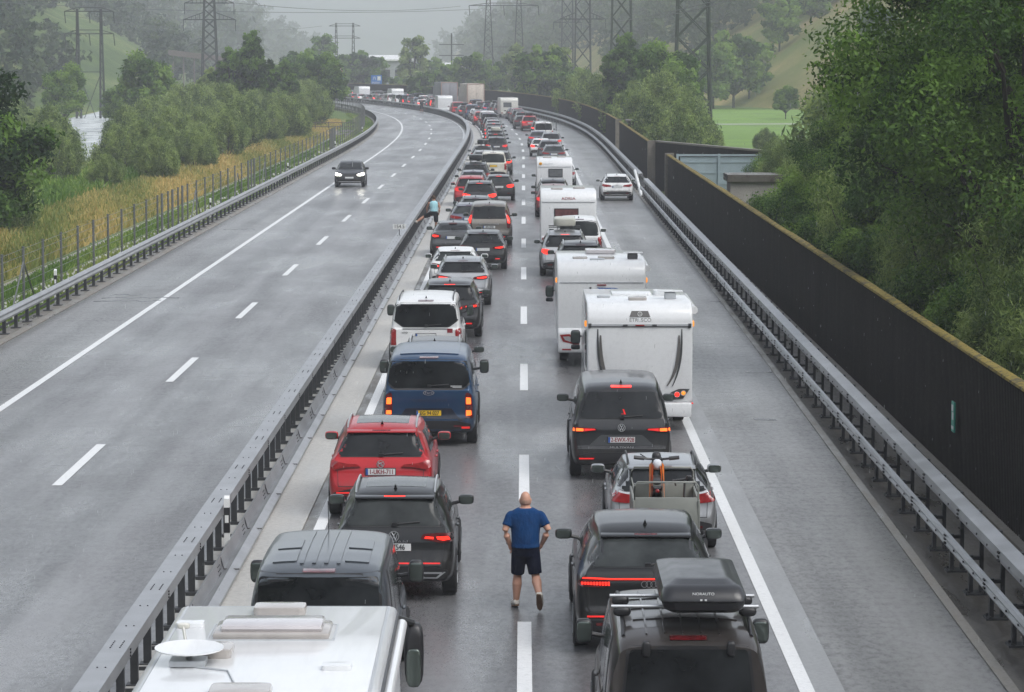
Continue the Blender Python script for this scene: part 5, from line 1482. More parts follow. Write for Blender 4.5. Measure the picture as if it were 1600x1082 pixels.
def joined(kind, box):
    """single mesh with material slots for the farthest cars"""
    if (kind, box) in JOIN: return JOIN[(kind, box)]
    src = ARCH[kind]; bm = bmesh.new(); mats = [PT['grey'], M_GLASS, M_RUBBER, M_LAMP, M_BLACK, M_PLATE, M_CHROME]
    def rec(o, M):
        M2 = M @ Matrix.Translation(o.location)
        if o.type == 'MESH':
            nm = o.name.split('.')[0]
            idx = {'body': 0, 'mirror': 0, 'spoiler': 0, 'pane': 1, 'windscreen': 1, 'rear_window': 4, 'side_window': 4, 'wheel': 2, 'tail_light': 3, 'high_brake_light': 3, 'licence_plate': 5, 'roof_rail': 6, 'rim': 6}.get(nm, 4)
            n0 = len(bm.faces); me = o.data.copy(); me.transform(M2); bm.from_mesh(me); bpy.data.meshes.remove(me); bm.faces.ensure_lookup_table()
            for f in bm.faces[n0:]: f.material_index = idx
        for c in o.children: rec(c, M2)
    for c in src.children: rec(c, Matrix.Identity(4))
    if box:
        n0 = len(bm.faces); me = MB().superell((0, 2.3, 1.80 if kind == 'suv' else 1.64), (.4, .85, .17), .35, 16, 7).mesh('b'); bm.from_mesh(me); bm.faces.ensure_lookup_table()
        for f in bm.faces[n0:]: f.material_index = 4
    me = bpy.data.meshes.new('distant_car'); bm.to_mesh(me); bm.free()
    for m in mats: me.materials.append(m)
    smooth_mesh(me, 40); JOIN[(kind, box)] = me; return me
LABELS = set()
ORD = ['zeroth', 'first', 'second', 'third', 'fourth', 'fifth', 'sixth', 'seventh', 'eighth', 'ninth', 'tenth', 'eleventh', 'twelfth', 'thirteenth', 'fourteenth', 'fifteenth', 'sixteenth', 'seventeenth', 'eighteenth', 'nineteenth', 'twentieth', 'twenty-first', 'twenty-second', 'twenty-third', 'twenty-fourth', 'twenty-fifth', 'twenty-sixth', 'twenty-seventh', 'twenty-eighth', 'twenty-ninth', 'thirtieth']
def qcar(kind, col, x, y, label, brake=False, box=None, bikes=False, rz=None, yellow=False):
    if kind not in ARCH: arch(kind)
    nm = {'van': 'van', 'mpv': 'van', 'suv': 'suv', 'jeep': 'suv'}.get(kind, 'car'); cat = {'van': 'van', 'mpv': 'van'}.get(kind, 'car')
    if y < 300:
        if kind in ARCH_USED: v = copy_tree(ARCH[kind])
        else: v = copy_tree(ARCH[kind])
        def rec(o):
            for c in o.children:
                b = c.name.split('.')[0]
                if b in ('body', 'mirror', 'spoiler'): setmat(c, PT[col])
                if b == 'tail_light' and brake: setmat(c, M_BRAKED if brake == 1 else M_BRAKE)
                if b == 'high_brake_light' and brake == 2: setmat(c, M_BRAKE)
                if b == 'licence_plate' and yellow: setmat(c, M_PLATEY)
                rec(c)
        rec(v)
        v.name = nm
        H = spec(kind)['H']
        if box:
            for s in (1.5, 2.5): MB().tube([(-.6, s, H + .10), (.6, s, H + .10)], .018, 6).build('crossbar', M_GREYP, v)
            b = MB().superell((0, 2.1, H + .29), (.42, .85, .17), .35, 20, 9).build('roof_box', M_BOX if box == 'dark' else M_BOXW, v, smooth=50)
            if box == 'dark' or box == 'pale': pass
        if bikes:
            mb = MB()
            for x0 in (-.45, 0, .45):
                for yy in (1.4, 2.4): 
                    pts = [(x0, yy + .32 * math.cos(a), H + .42 + .32 * math.sin(a)) for a in [k * math.pi / 6 for k in range(13)]]; mb.tube(pts, .02, 4, cap=False)
                mb.tube([(x0, 1.4, H + .42), (x0, 1.8, H + .8), (x0, 2.3, H + .75), (x0, 2.4, H + .42)], .02, 4); mb.tube([(x0 - .2, 2.3, H + .85), (x0 + .2, 2.3, H + .85)], .015, 4)
            mb.build('bicycles', M_BLACK, v)
    else:
        v = bpy.data.objects.new(nm, joined(kind, bool(box))); COL.objects.link(v); setmat(v, PT[col])
        if brake: v.material_slots[3].link = 'OBJECT'; v.material_slots[3].material = M_BRAKED if brake == 1 else M_BRAKE
    tag(v, label, cat, 'vehicles in the traffic jam'); place(v, x, y, rz); LABELS.add(label); return v

CN = dict(black='black', dark='dark grey', grey='grey', silver='silver', white='white', red='red', blue='blue', brown='brownish grey', lilac='lilac grey', cream='cream', navy='navy', darkred='dark red', champagne='champagne')
left = [ # kind colour x y brake box
 ('wagon', 'lilac', -1.95, 133.8, 0, None, 'lilac grey estate car just beyond the champagne van'),
 ('wagon', 'grey', -1.75, 140.6, 0, None, 'grey estate car two places beyond the champagne van'),
 ('suv', 'dark', -1.70, 153.5, 2, None, 'dark SUV with tall glowing red lamps behind the red SUV in the left queue'),
 ('hatch', 'black', -.75, 166.5, 2, None, 'black hatchback with red glowing lamp peeking out right of the red SUV'),
 ('suv', 'red', -2.25, 160.2, 1, None, 'bright red SUV in the left queue behind the lilac grey car'),
 ('hatch', 'lilac', -2.30, 173.0, 0, None, 'lilac grey hatchback between the bright red SUV and the car with roof luggage'),
 ('suv', 'dark', -2.25, 180.4, 0, 'dark', 'dark SUV with black roof luggage behind the cream off-roader'),
 ('jeep', 'cream', -1.25, 194.5, 0, None, 'cream white boxy off-roader in the left queue'),
 ('suv', 'brown', -.90, 202.5, 2, None, 'brownish grey SUV with orange glowing lamp right of the cream off-roader'),
 ('wagon', 'silver', -2.05, 209.0, 0, None, 'silver estate car seen above the cream off-roader'),
 ('wagon', 'black', -2.2, 219.5, 0, 'dark', 'black estate car with large black roof box in the left queue'),
 ('suv', 'dark', -1.25, 238.0, 1, None, 'dark grey SUV ahead of the black estate car with roof box'),
 ('suv', 'black', -1.40, 250.0, 2, 'pale', 'black SUV with pale roof box in the column of brake lights'),
 ('suv', 'grey', -1.5, 262.0, 2, None, 'grey SUV with bright high brake lamp ahead of the pale roof box'),
 ('suv', 'dark', -1.65, 275.0, 2, None, 'dark SUV with bright high brake lamp, second ahead of the pale roof box'),
 ('suv', 'grey', -1.8, 288.0, 2, None, 'grey SUV with bright high brake lamp, third ahead of the pale roof box'),
 ('van', 'white', -2.75, 333.0, 0, None, 'white roofed van behind the bend in the left queue'),
 ('van', 'navy', -2.45, 322.0, 0, None, 'navy van directly behind the white roofed van in the left queue'),
 ('suv', 'silver', -1.9, 302.0, 1, None, 'silver SUV at the end of the column of brake lights'),
 ('suv', 'black', -2.2, 312.0, 0, None, 'black SUV two places behind the navy van'),
]
right = [
 ('suv', 'black', 2.42, 103.2, 0, None, 'black car mostly hidden ahead of the second motorhome'),
 ('suv', 'silver', 1.98, 109.3, 2, 'pale', 'silver SUV with pale roof box left of the white off-roader'),
 ('jeep', 'white', 2.62, 115.2, 0, None, 'white off-roader with dark rear glass behind the caravan with red lettering'),
 ('wagon', 'black', 2.4, 129.6, 0, None, 'black estate car towing the caravan with red lettering'),
 ('suv', 'darkred', 2.12, 149.5, 1, None, 'dark red SUV peeking out left above the caravan with red lettering'),
 ('suv', 'black', 2.18, 156.2, 0, None, 'black SUV with sloping dark window behind the caravan with the orange logo'),
 ('suv', 'grey', 2.3, 171.6, 0, None, 'grey SUV towing the caravan with the orange logo'),
 ('hatch', 'silver', 3.1, 184.0, 0, None, 'silver hatchback hidden beyond the caravan with the orange logo'),
 ('wagon', 'grey', 3.15, 222.0, 0, None, 'grey estate car whose roof shows above the caravan with the orange logo'),
 ('suv', 'grey', 2.9, 229.0, 0, None, 'grey SUV directly ahead of the grey estate car'),
 ('hatch', 'white', 2.35, 240.0, 2, None, 'white hatchback with one red lamp showing left of the grey cars'),
 ('suv', 'silver', 3.35, 252.0, 1, None, 'silver SUV with bicycles standing on its roof'),
 ('wagon', 'lilac', 2.35, 264.0, 1, None, 'lilac grey estate car left of the SUV with bicycles'),
 ('van', 'white', 3.0, 279.0, 0, None, 'white van ahead of the SUV with bicycles'),
 ('suv', 'black', 2.8, 296.0, 2, None, 'black SUV with a red lamp left behind the dark red car'),
 ('suv', 'red', 1.95, 322.0, 1, 'pale', 'red SUV with tall red lamps in the right queue'),
 ('wagon', 'dark', 1.15, 331.0, 0, None, 'dark estate car directly left of the red SUV in the right queue'),
 ('suv', 'dark', 1.25, 345.0, 1, None, 'dark SUV ahead of the dark estate car in the right queue'),
 ('suv', 'black', .85, 357.0, 0, None, 'black SUV, second behind the cream caravan'),
 ('wagon', 'grey', .35, 381.0, 1, None, 'grey estate car right behind the cream caravan'),
 ('suv', 'darkred', .70, 369.0, 1, None, 'dark red SUV between the grey estate car and the black SUV near the cream caravan'),
]
for k, c, x, y, br, bx1, lb in left + right:
    qcar(k, c, x, y, lb, br, bx1, bikes='bicycles' in lb and lb.startswith('silver SUV with bicycles'), yellow=(k == 'jeep' and c == 'cream'))

def fill(side, y0, y1, off0, off1, skip, start, mark, seed):
    rnd = random.Random(seed); y = y0; n = start
    kinds = ['hatch', 'suv', 'wagon', 'suv', 'hatch', 'suv', 'mpv', 'wagon', 'van']; cols = ['dark', 'grey', 'black', 'silver', 'white', 'dark', 'blue', 'grey', 'darkred', 'red', 'silver', 'navy', 'brown', 'white']
    while y < y1:
        k = rnd.choice(kinds); c = rnd.choice(cols); f = (y - y0) / max(1, y1 - y0); off = off0 + (off1 - off0) * f + rnd.uniform(-.35, .35)
        if not any(a - 8.2 < y < b for a, b in skip):
            q = P(y, off); box = rnd.random() < .22; br = rnd.choice([0, 0, 1, 1, 2])
            near = [m_ for m_ in mark if m_[0] < y]
            my, mn = near[-1] if near else mark[0]
            n_ = cnt.setdefault((side, mn), 0) + 1; cnt[(side, mn)] = n_
            lb = f"{CN[c]} {KNAME[k]} in the {side} queue, {ORD[n_]} vehicle beyond {mn}"
            qcar(k, c, q[0], q[1], lb, br, 'dark' if box and k in ('suv', 'wagon', 'hatch') else None)
        y += rnd.uniform(6.2, 7.6) + (1.0 if k in ('van', 'mpv') else 0)
cnt = {}
fill('left', 341, 640, -2.5, -2.3, [(420, 428), ], 0, [(333, 'the white roofed van'), (420, 'the left caravan'), (480, 'the pale screen fence end'), (545, 'the blue sign')], 3)
fill('right', 402, 640, 2.6, 2.2, [(438, 470), (507, 516), (545, 554), (572, 581)], 0, [(392, 'the cream caravan'), (468, 'the grey sided truck'), (507, 'the first far caravan'), (545, 'the caravan below the blue sign'), (572, 'the farthest white caravan')], 8)

# white estate car on the hard shoulder
v, sh, d = build_car('car', 'white estate car driving alone on the right hard shoulder', 'car', 'wagon', PT['white'], lamps='slim', lampmat=M_LAMP, third=False, L=4.63, W=1.80, H=1.49, plate_txt='', glass=M_GLASS, rails='black')
logo_ring(v, sh, 0, .90, .06)
place(v, 5.95, 166.5)

# oncoming black SUV on the left carriageway
v, sh, d = build_car('suv', 'black SUV with lit headlights driving toward the viewer on the empty left carriageway', 'car', 'suv', PT['black'], L=4.5, W=1.86, H=1.60, plate_txt='', group='cars moving on the open road')
L_, w_ = d['L'], d['W'] / 2
for s in (-1, 1):
    sh.part('headlight', [[(s * .50, .72), (s * .48, .78), (s * .86, .90), (s * .90, .80), (s * .84, .72)][::s]], 'front', M_HEAD, v, .02)
    sh.part('air_intake', [[(s * .58, .42), (s * .84, .44), (s * .86, .62), (s * .70, .60)][::s]], 'front', M_SEAM, v, .012)
gr = sh.part('grille', [[(-.42, .46), (.42, .46), (.52, .60), (.46, .78), (-.46, .78), (-.52, .60)]], 'front', M_SEAM, v, .014)
q = sh.at('front', 0, .60); MB().box(-.26, .26, q.y, q.y + .03, .555, .655).build('licence_plate', M_PLATE, v)
q = sh.at('front', 0, .32); sh.part('bumper_trim', [rect(-.7, .7, .33, .37)], 'front', M_CHROME, v, .02)
MB().tube([(-.45, L_ - d['wy'] - .02 + .1, 1.13), (.1, L_ - d['wy'] - .1 + .1, 1.20)], .012, 5).build('wiper', M_BLACK, v)
MB().tube([(.0, L_ - d['wy'] - .02 + .1, 1.13), (.5, L_ - d['wy'] - .1 + .1, 1.20)], .012, 5).build('wiper', M_BLACK, v)
v.location = (-10.2, 188.5, 0); v.rotation_euler = (0, 0, math.pi + R(.5))
for kk, vv in ARCH.items():
    def kill(o):
        for c in list(o.children): kill(c)
        bpy.data.objects.remove(o)
    kill(vv)
# ------------------------------------------------------------------ people
M_SKIN = simple('skin', (.50, .27, .19), .5, var=.08); M_SKIN2 = simple('tanned_skin', (.36, .18, .12), .5, var=.08)
def remeshed(mb, name, mat, parent, vox=.012, it=2):
    me0 = mb.mesh(name + '_src'); ob = bpy.data.objects.new('tmp', me0); COL.objects.link(ob)
    r = ob.modifiers.new('r', 'REMESH'); r.mode = 'VOXEL'; r.voxel_size = vox; r.use_smooth_shade = True
    s = ob.modifiers.new('s', 'SMOOTH'); s.factor = .6; s.iterations = it
    bpy.context.view_layer.update()
    me = bpy.data.meshes.new_from_object(ob.evaluated_get(bpy.context.evaluated_depsgraph_get())); me.name = name
    bpy.data.objects.remove(ob); me.materials.clear()
    me.polygons.foreach_set('use_smooth', [True] * len(me.polygons)); return link_mesh(name, me, parent, [mat])
def ring_loft(mb, secs, n=20):
    """secs: (cx, cy, z, rx, ry)"""
    vs = []; fs = []
    for cx, cy_, z, rx, ry in secs:
        for k in range(n): a = 2 * math.pi * k / n; vs.append((cx + rx * math.cos(a), cy_ + ry * math.sin(a), z))
    for j in range(len(secs) - 1):
        for k in range(n): k2 = (k + 1) % n; fs.append((j * n + k, j * n + k2, (j + 1) * n + k2, (j + 1) * n + k))
    fs.append(tuple(range(n))[::-1]); fs.append(tuple((len(secs) - 1) * n + k for k in range(n))); return mb.add(vs, fs)
def hand(mb, wrist, dirv, side, curl=.6):
    w = Vector(wrist); d = Vector(dirv).normalized(); lat = Vector((0, 1, 0)); lat = (lat - d * lat.dot(d)).normalized(); inn = d.cross(lat) * side
    mb.tube([w, w + d * .04, w + d * .085], [.026, .036, .032], 8)
    for k, ln in enumerate((.062, .072, .068, .054)):
        b = w + d * .08 + lat * (.030 - .020 * k); m1 = b + d * ln * .5 + inn * .008; t = m1 + (d * (1 - curl) + inn * curl).normalized() * ln * .6
        mb.tube([b, m1, t], [.0105, .0095, .008], 6)
    b = w + d * .03 + lat * .03; mb.tube([b, b + d * .03 + lat * .025 + inn * .01, b + d * .06 + lat * .028 + inn * .02], [.013, .011, .009], 6)
def person(label, loc, rz, J, shirt, shorts, shoe, skin, hair=None, sleeves=True, fine=True, tank=False):
    p = empty('person', loc, rz, label, 'person'); V_ = 1 if fine else 0
    b = MB()
    b.superell(J['head'], (.078, .098, .122), .92, 18, 12); hx, hy, hz = J['head']
    for s in (-1, 1): b.superell((hx + s * .08, hy - .005, hz - .01), (.014, .022, .034), .9, 8, 6)
    b.superell((hx, hy + .10, hz - .015), (.014, .02, .03), .9, 8, 6); b.superell((hx, hy + .045, hz - .09), (.05, .05, .04), .9, 10, 7)
    b.tube([(hx, hy - .02, hz - .20), (hx, hy - .01, hz - .05)], [.082, .068], 12)
    T = J['torso']; ring_loft(b, T)
    for s in ('L', 'R'):
        sh_, el, wr = (Vector(J[k + s]) for k in ('sh', 'el', 'wr')); d = (wr - el).normalized()
        b.tube([sh_, sh_.lerp(el, .35), el, el.lerp(wr, .35), wr], [.064, .060, .050, .051, .032], 12)
        hand(b, wr, J.get('hd' + s, d), -1 if s == 'L' else 1)
        hp, kn, an, to = (Vector(J[k + s]) for k in ('hp', 'kn', 'an', 'to'))
        b.tube([hp, hp.lerp(kn, .3), kn, kn.lerp(an, .3), kn.lerp(an, .62), an], [.095, .090, .062, .074, .058, .042], 14)
        b.tube([an, an.lerp(to, .5) , to], [.04, .04, .03], 8)
    remeshed(b, 'body', skin, p, .0085 if fine else .016)
    s_ = MB(); ring_loft(s_, ([(T[1][0], T[1][1], T[1][2] - .055, T[1][3] + .026, T[1][4] + .034)] if sleeves else []) + [(x, y, z, rx + .018, ry + .020) for x, y, z, rx, ry in T[1:]])
    if sleeves:
        for s in ('L', 'R'):
            sh_, el = Vector(J['sh' + s]), Vector(J['el' + s]); s_.superell(tuple(sh_ + Vector((-.012 if sh_.x > 0 else .012, 0, .0))), (.078, .074, .078), 1.0, 14, 9); s_.tube([sh_, sh_.lerp(el, .40), sh_.lerp(el, .70)], [.074, .072, .074], 14)
    o = remeshed(s_, 'shirt', shirt, p, .011 if fine else .018)
    if sleeves:
        c = MB(); ring_loft(c, [(hx, hy - .02, hz - .175, .085, .085), (hx, hy - .02, hz - .13, .072, .074)]); c.build('collar', M_COLLAR if fine else shirt, o, smooth=40)
    h = MB(); x, y, z, rx, ry = T[0]; ring_loft(h, [(x, y, z - .10, rx + .012, ry + .02), (x, y, z, rx + .024, ry + .03), (x, y, z + .12, rx + .020, ry + .024)])
    for s in ('L', 'R'):
        hp, kn = Vector(J['hp' + s]), Vector(J['kn' + s]); h.tube([hp + Vector((0, 0, .06)), hp.lerp(kn, .45), hp.lerp(kn, .92)], [.112, .112, .100], 16)
    remeshed(h, 'shorts', shorts, p, .011 if fine else .018)
    for s in ('L', 'R'):
        an, to = Vector(J['an' + s]), Vector(J['to' + s]); f = (to - an); d = f.normalized()
        m = MB(); up = Vector((0, 0, 1)); upp = (up - d * up.dot(d)).normalized()
        heel = an - upp * .035 - Vector((0, 0, 0)) ; 
        hb = an - d * .05; m.tube([hb, an, an + d * .08, an + d * .17, an + d * .215], [.044, .056, .056, .050, .030], 12)
        o = remeshed(m, 'shoe', shoe, p, .009 if fine else .016)
        so = MB(); q = [(-.065, -.03), (-.07, .0), (-.065, .03), (0, .038), (.12, .046), (.20, .035), (.235, 0), (.20, -.035), (.12, -.046), (0, -.038)]
        lat = d.cross(upp); a = [an + d * u + lat * v - upp * .043 for u, v in q]; c = [t_ - upp * .018 for t_ in a]; n = len(q)
        so.add(a + c, [tuple(range(n)), tuple(range(n, 2 * n))[::-1]] + [(i, (i + 1) % n, (i + 1) % n + n, i + n) for i in range(n)]); so.build('sole', M_SOLE, o)
    if hair:
        m = MB(); m.superell((hx, hy - .012, hz + .022), (.084, .097, .108), .92, 18, 12); m.build('hair', hair, p, smooth=60)
    elif fine:
        m = MB(); 
        for k in range(10):
            a = math.pi + math.pi * (k + .5) / 10
            m.superell((hx + .066 * math.cos(a), hy + .082 * math.sin(a), hz - .025), (.022, .020, .045), .8, 8, 6)
        m.build('stubble', simple('stubble', (.33, .20, .15), .8), p, smooth=60)
    if fine:
        for s in (-1, 1): MB().superell((hx + s * .03, hy + .089, hz + .01), (.012, .008, .007), .9, 8, 6).build('eye', M_WHITE, p, smooth=60)
        MB().superell((hx, hy + .092, hz - .065), (.024, .008, .006), .9, 8, 6).build('mouth', simple('lips', (.35, .12, .10), .5), p, smooth=60)
    return p
M_SOLE = simple('gum_sole', (.16, .09, .05), .7); M_COLLAR = simple('striped_collar', (.12, .17, .30), .7, var=.9, scale=45)
def cloth(name, a, b, sc=9):
    t = NT(name); n = t.noise(t.mapping(t.co(), (1, 1, .45)), sc, 5, .6); f = t.noise(t.co(), 3, 3)
    t.set('Base Color', t.ramp(f, [(.35, a), (.65, b)])); t.set('Roughness', .75); t.set('Specular IOR Level', .06); t.bump(n, 1.0, .05); return t.m
M_POLO = cloth('blue_polo_cloth', (.006, .038, .125), (.010, .055, .165)); M_NAVY = cloth('navy_cloth', (.004, .006, .016), (.008, .011, .028))
M_TANK = cloth('pale_blue_cloth', (.30, .55, .62), (.38, .64, .70)); M_BLK = cloth('black_cloth', (.012, .013, .015), (.02, .02, .024))
M_SHOE = simple('canvas_shoe', (.62, .59, .53), .7)
TORSO = [(0, 0, .90, .165, .125), (0, 0, .99, .190, .15), (0, .0, 1.12, .192, .155), (0, -.005, 1.26, .208, .140), (0, -.01, 1.37, .225, .122), (0, -.01, 1.44, .222, .108), (0, -.01, 1.485, .170, .095), (0, -.01, 1.52, .105, .085)]
J1 = dict(head=(0, .035, 1.635), torso=TORSO, shL=(-.225, -.01, 1.40), elL=(-.305, -.07, 1.195), wrL=(-.235, .02, .965), hdL=(.35, .25, -1), shR=(.225, -.01, 1.40), elR=(.335, -.07, 1.20), wrR=(.250, .03, .975), hdR=(-.45, .35, -.8),
          hpL=(-.092, 0, .90), knL=(-.115, .09, .49), anL=(-.135, .10, .085), toL=(-.165, .24, .05), hpR=(.092, 0, .90), knR=(.150, -.02, .50), anR=(.195, -.30, .25), toR=(.215, -.20, .055))
pm_ = person('bald man in blue polo shirt and navy shorts walking between the two queues', (.20, 43.25, 0), R(2), J1, M_POLO, M_NAVY, M_SHOE, M_SKIN)
MB().tube([(-.262, .0, 1.0), (-.232, .03, .985)], .033, 10).build('watch', M_BLACK, pm_)
T2 = [(0, 0, .90, .15, .11), (.0, 0, 1.0, .15, .115), (0, .02, 1.14, .155, .11), (0, .04, 1.28, .185, .12), (0, .05, 1.38, .19, .105), (0, .06, 1.45, .13, .08), (0, .06, 1.49, .07, .06)]
J2 = dict(head=(.0, .10, 1.63), torso=T2, shL=(-.20, .05, 1.41), elL=(-.30, .16, 1.18), wrL=(-.30, .28, .98), shR=(.20, .05, 1.41), elR=(.27, .0, 1.15), wrR=(.24, .05, .93),
          hpL=(-.09, 0, .88), knL=(-.42, .28, .76), anL=(-.80, .12, .52), toL=(-.90, .28, .60), hpR=(.09, 0, .88), knR=(.10, .0, .48), anR=(.10, -.03, .085), toR=(.12, .12, .05))
person('man in pale blue tank top stretching one leg on the median barrier', (-3.62, 136.5, 0), R(8), J2, M_TANK, M_BLK, M_SHOE, M_SKIN2, hair=simple('short_brown_hair', (.07, .045, .03), .8), sleeves=False, fine=False)
J3 = dict(J1, elL=(-.29, 0, 1.18), wrL=(-.28, .06, .95), hdL=(0, .2, -1), elR=(.29, 0, 1.18), wrR=(.28, .06, .95), hdR=(0, .2, -1), anR=(.12, 0, .085), toR=(.13, .15, .05))
HB = simple('dark_hair', (.03, .022, .018), .8)
person('distant person in dark clothes standing at the bend of the median barrier', P(428, -5.9), R(20), J3, M_BLK, M_NAVY, M_SHOE, M_SKIN2, hair=HB, fine=False)
person('distant person in pink top among the cars left of the beige truck', P(418, .1), R(160), J3, cloth('pink_cloth', (.60, .25, .22), (.7, .32, .28)), M_NAVY, M_SHOE, M_SKIN2, hair=HB, fine=False)
person('distant person in a dark shirt standing in front of the beige truck doors', P(425, 1.0), R(-20), J3, M_NAVY, M_BLK, M_SHOE, M_SKIN2, hair=HB, fine=False)
# ------------------------------------------------------------------ vegetation
def leaf_mat(name, dark, mid, light, trans=.35):
    m = bpy.data.materials.new(name); m.use_nodes = True; n = m.node_tree.nodes; l = m.node_tree.links; n.clear()
    at = n.new('ShaderNodeAttribute'); at.attribute_name = 'tint'; oi = n.new('ShaderNodeObjectInfo')
    a = n.new('ShaderNodeMath'); a.operation = 'MULTIPLY_ADD'; l.new(oi.outputs['Random'], a.inputs[0]); a.inputs[1].default_value = .34; l.new(at.outputs['Fac'], a.inputs[2])
    r = n.new('ShaderNodeValToRGB'); e = r.color_ramp.elements; e.new(.5)
    for i, (p, c) in enumerate(((.15, dark), (.55, mid), (1.0, light))): e[i].position = p; e[i].color = (*c, 1)
    l.new(a.outputs[0], r.inputs[0])
    d = n.new('ShaderNodeBsdfPrincipled'); d.inputs['Roughness'].default_value = .5; d.inputs['Specular IOR Level'].default_value = .16; l.new(r.outputs[0], d.inputs['Base Color'])
    t = n.new('ShaderNodeBsdfTranslucent'); hs_ = n.new('ShaderNodeHueSaturation'); hs_.inputs['Value'].default_value = 1.3; hs_.inputs['Saturation'].default_value = 1.1; l.new(r.outputs[0], hs_.inputs['Color']); l.new(hs_.outputs[0], t.inputs[0])
    mx = n.new('ShaderNodeMixShader'); mx.inputs[0].default_value = trans; l.new(d.outputs[0], mx.inputs[1]); l.new(t.outputs[0], mx.inputs[2])
    o = n.new('ShaderNodeOutputMaterial'); l.new(mx.outputs[0], o.inputs[0]); return m
L_DARK = leaf_mat('leaf_dark', (.014, .038, .010), (.058, .115, .025), (.15, .26, .048))
L_MID = leaf_mat('leaf_mid', (.028, .068, .014), (.085, .165, .032), (.20, .31, .06))
L_WILLOW = leaf_mat('leaf_willow', (.050, .090, .028), (.150, .215, .065), (.29, .37, .12))
L_FAR = leaf_mat('leaf_far', (.022, .042, .018), (.042, .070, .030), (.075, .11, .04))
M_BARK = simple('bark', (.045, .038, .030), .9, var=.4, scale=5, bump=.8, bscale=12)

def leaves(rs, clumps, n, size, flat=.45, asp=.5, droop=0.0, zs=.78):
    """clumps array (k,4) centre+radius ; returns V,F,tint"""
    k = len(clumps); w = clumps[:, 3] ** 2; idx = rs.choice(k, n, p=w / w.sum()); c = clumps[idx]
    d = rs.normal(size=(n, 3)); d /= np.linalg.norm(d, axis=1)[:, None]
    u = rs.uniform(.35, 1.0, n) ** .6 * (1 + .18 * rs.normal(size=n))
    p = c[:, :3] + d * (c[:, 3] * u)[:, None] * np.array([1, 1, zs])
    nr = d * .7 + rs.normal(size=(n, 3)) * .65 + np.array([0, 0, flat]); nr /= np.linalg.norm(nr, axis=1)[:, None]
    a = np.cross(nr, rs.normal(size=(n, 3))); a[:, 2] -= droop; a /= np.linalg.norm(a, axis=1)[:, None]; b = np.cross(nr, a)
    s = size * rs.uniform(.6, 1.35, n)
    a = a * s[:, None]; b = b * (s * asp)[:, None]
    V = np.stack([p - a, p + b * .9 - a * .1, p + a, p - b * .9 - a * .1], 1).reshape(-1, 3)
    F = np.arange(4 * n).reshape(-1, 4)
    ct = rs.uniform(-.1, 1.0, k); tint = np.clip(ct[idx] + rs.normal(size=n) * .16, 0, 1)
    return V, F, tint

def crown_clumps(rs, lobes, n, r):
    """lobes: list of (cx,cy,cz,rx,ry,rz)"""
    out = []; vol = np.array([a[3] * a[4] * a[5] for a in lobes]) ** .7; vol /= vol.sum()
    while len(out) < n:
        a = lobes[rs.choice(len(lobes), p=vol)]; d = rs.normal(size=3); d /= np.linalg.norm(d)
        u = rs.uniform(.25, 1.0) ** .45
        out.append((a[0] + d[0] * a[3] * u, a[1] + d[1] * a[4] * u, max(.25, a[2] + d[2] * a[5] * u), r * rs.uniform(.6, 1.4)))
    return np.array(out)

TREES = {}
def tree_arch(key, lobes, nclump, cr, nleaf, size, mat, trunk_h, trunk_r, limbs=14, seed=1, cname='crown', droop=0.0, asp=.5, nseg=6, zs=.78):
    rs = np.random.RandomState(seed); cl = crown_clumps(rs, lobes, nclump, cr)
    V, F, t = leaves(rs, cl, nleaf, size, droop=droop, asp=asp, zs=zs); me = np_mesh(cname, V, F, t); me.materials.append(mat)
    mb = MB(); rnd = random.Random(seed)
    if trunk_h:
        top = Vector((lobes[0][0], lobes[0][1], lobes[0][2] + lobes[0][5] * .5)); pts = []; rr = []
        for k in range(7):
            f = k / 6; q = Vector((0, 0, -.3)).lerp(top, f); q += Vector((rnd.uniform(-1, 1), rnd.uniform(-1, 1), 0)) * .12 * trunk_h * .2 * (f > 0); pts.append(q); rr.append(trunk_r * (1 - .8 * f))
        mb.tube(pts, rr, 9)
        order = sorted(range(len(cl)), key=lambda i: -np.linalg.norm(cl[i][:3] - np.array(lobes[0][:3])))[:limbs * 3]
        rnd.shuffle(order)
        for i in order[:limbs]:
            e = Vector(cl[i][:3]); f = min(.8, max(.22, (e.z * .5) / max(1, top.z))); s = Vector((0, 0, -.3)).lerp(top, f)
            m1 = s.lerp(e, .35) + Vector((0, 0, .25)); m2 = s.lerp(e, .7) + Vector((rnd.uniform(-.3, .3), rnd.uniform(-.3, .3), .2))
            r0 = trunk_r * .45; mb.tube([s, m1, m2, e], [r0, r0 * .7, r0 * .4, r0 * .12], 5)
    else:
        for i in range(0, len(cl), max(1, len(cl) // limbs)):
            e = Vector(cl[i][:3]); b = Vector((e.x * .25, e.y * .25, -.3)); mb.tube([b, b.lerp(e, .5) + Vector((0, 0, .2)), e], [.05, .035, .01], 5)
    mt = mb.mesh('trunk', 50); mt.materials.append(M_BARK); TREES[key] = (me, mt); return me, mt
TCOUNT = [0]
def put(key, x, y, s, label, cat='tree', group=None, name=None, sz=None, mat=None, z=-.28, rz=None):
    me, mt = TREES[key]; TCOUNT[0] += 1
    name = name or ('bush' if cat == 'bush' else 'tree')
    r = empty(name, (x, y, z), (TCOUNT[0] * 2.4) % 6.28 if rz is None else rz, label, cat, group); r.scale = (s, s, sz or s)
    c = bpy.data.objects.new('crown', me); COL.objects.link(c); c.parent = r
    if mat: c.material_slots[0].link = 'OBJECT'; c.material_slots[0].material = mat
    t = bpy.data.objects.new('trunk' if cat == 'tree' else 'stem', mt); COL.objects.link(t); t.parent = r; return r

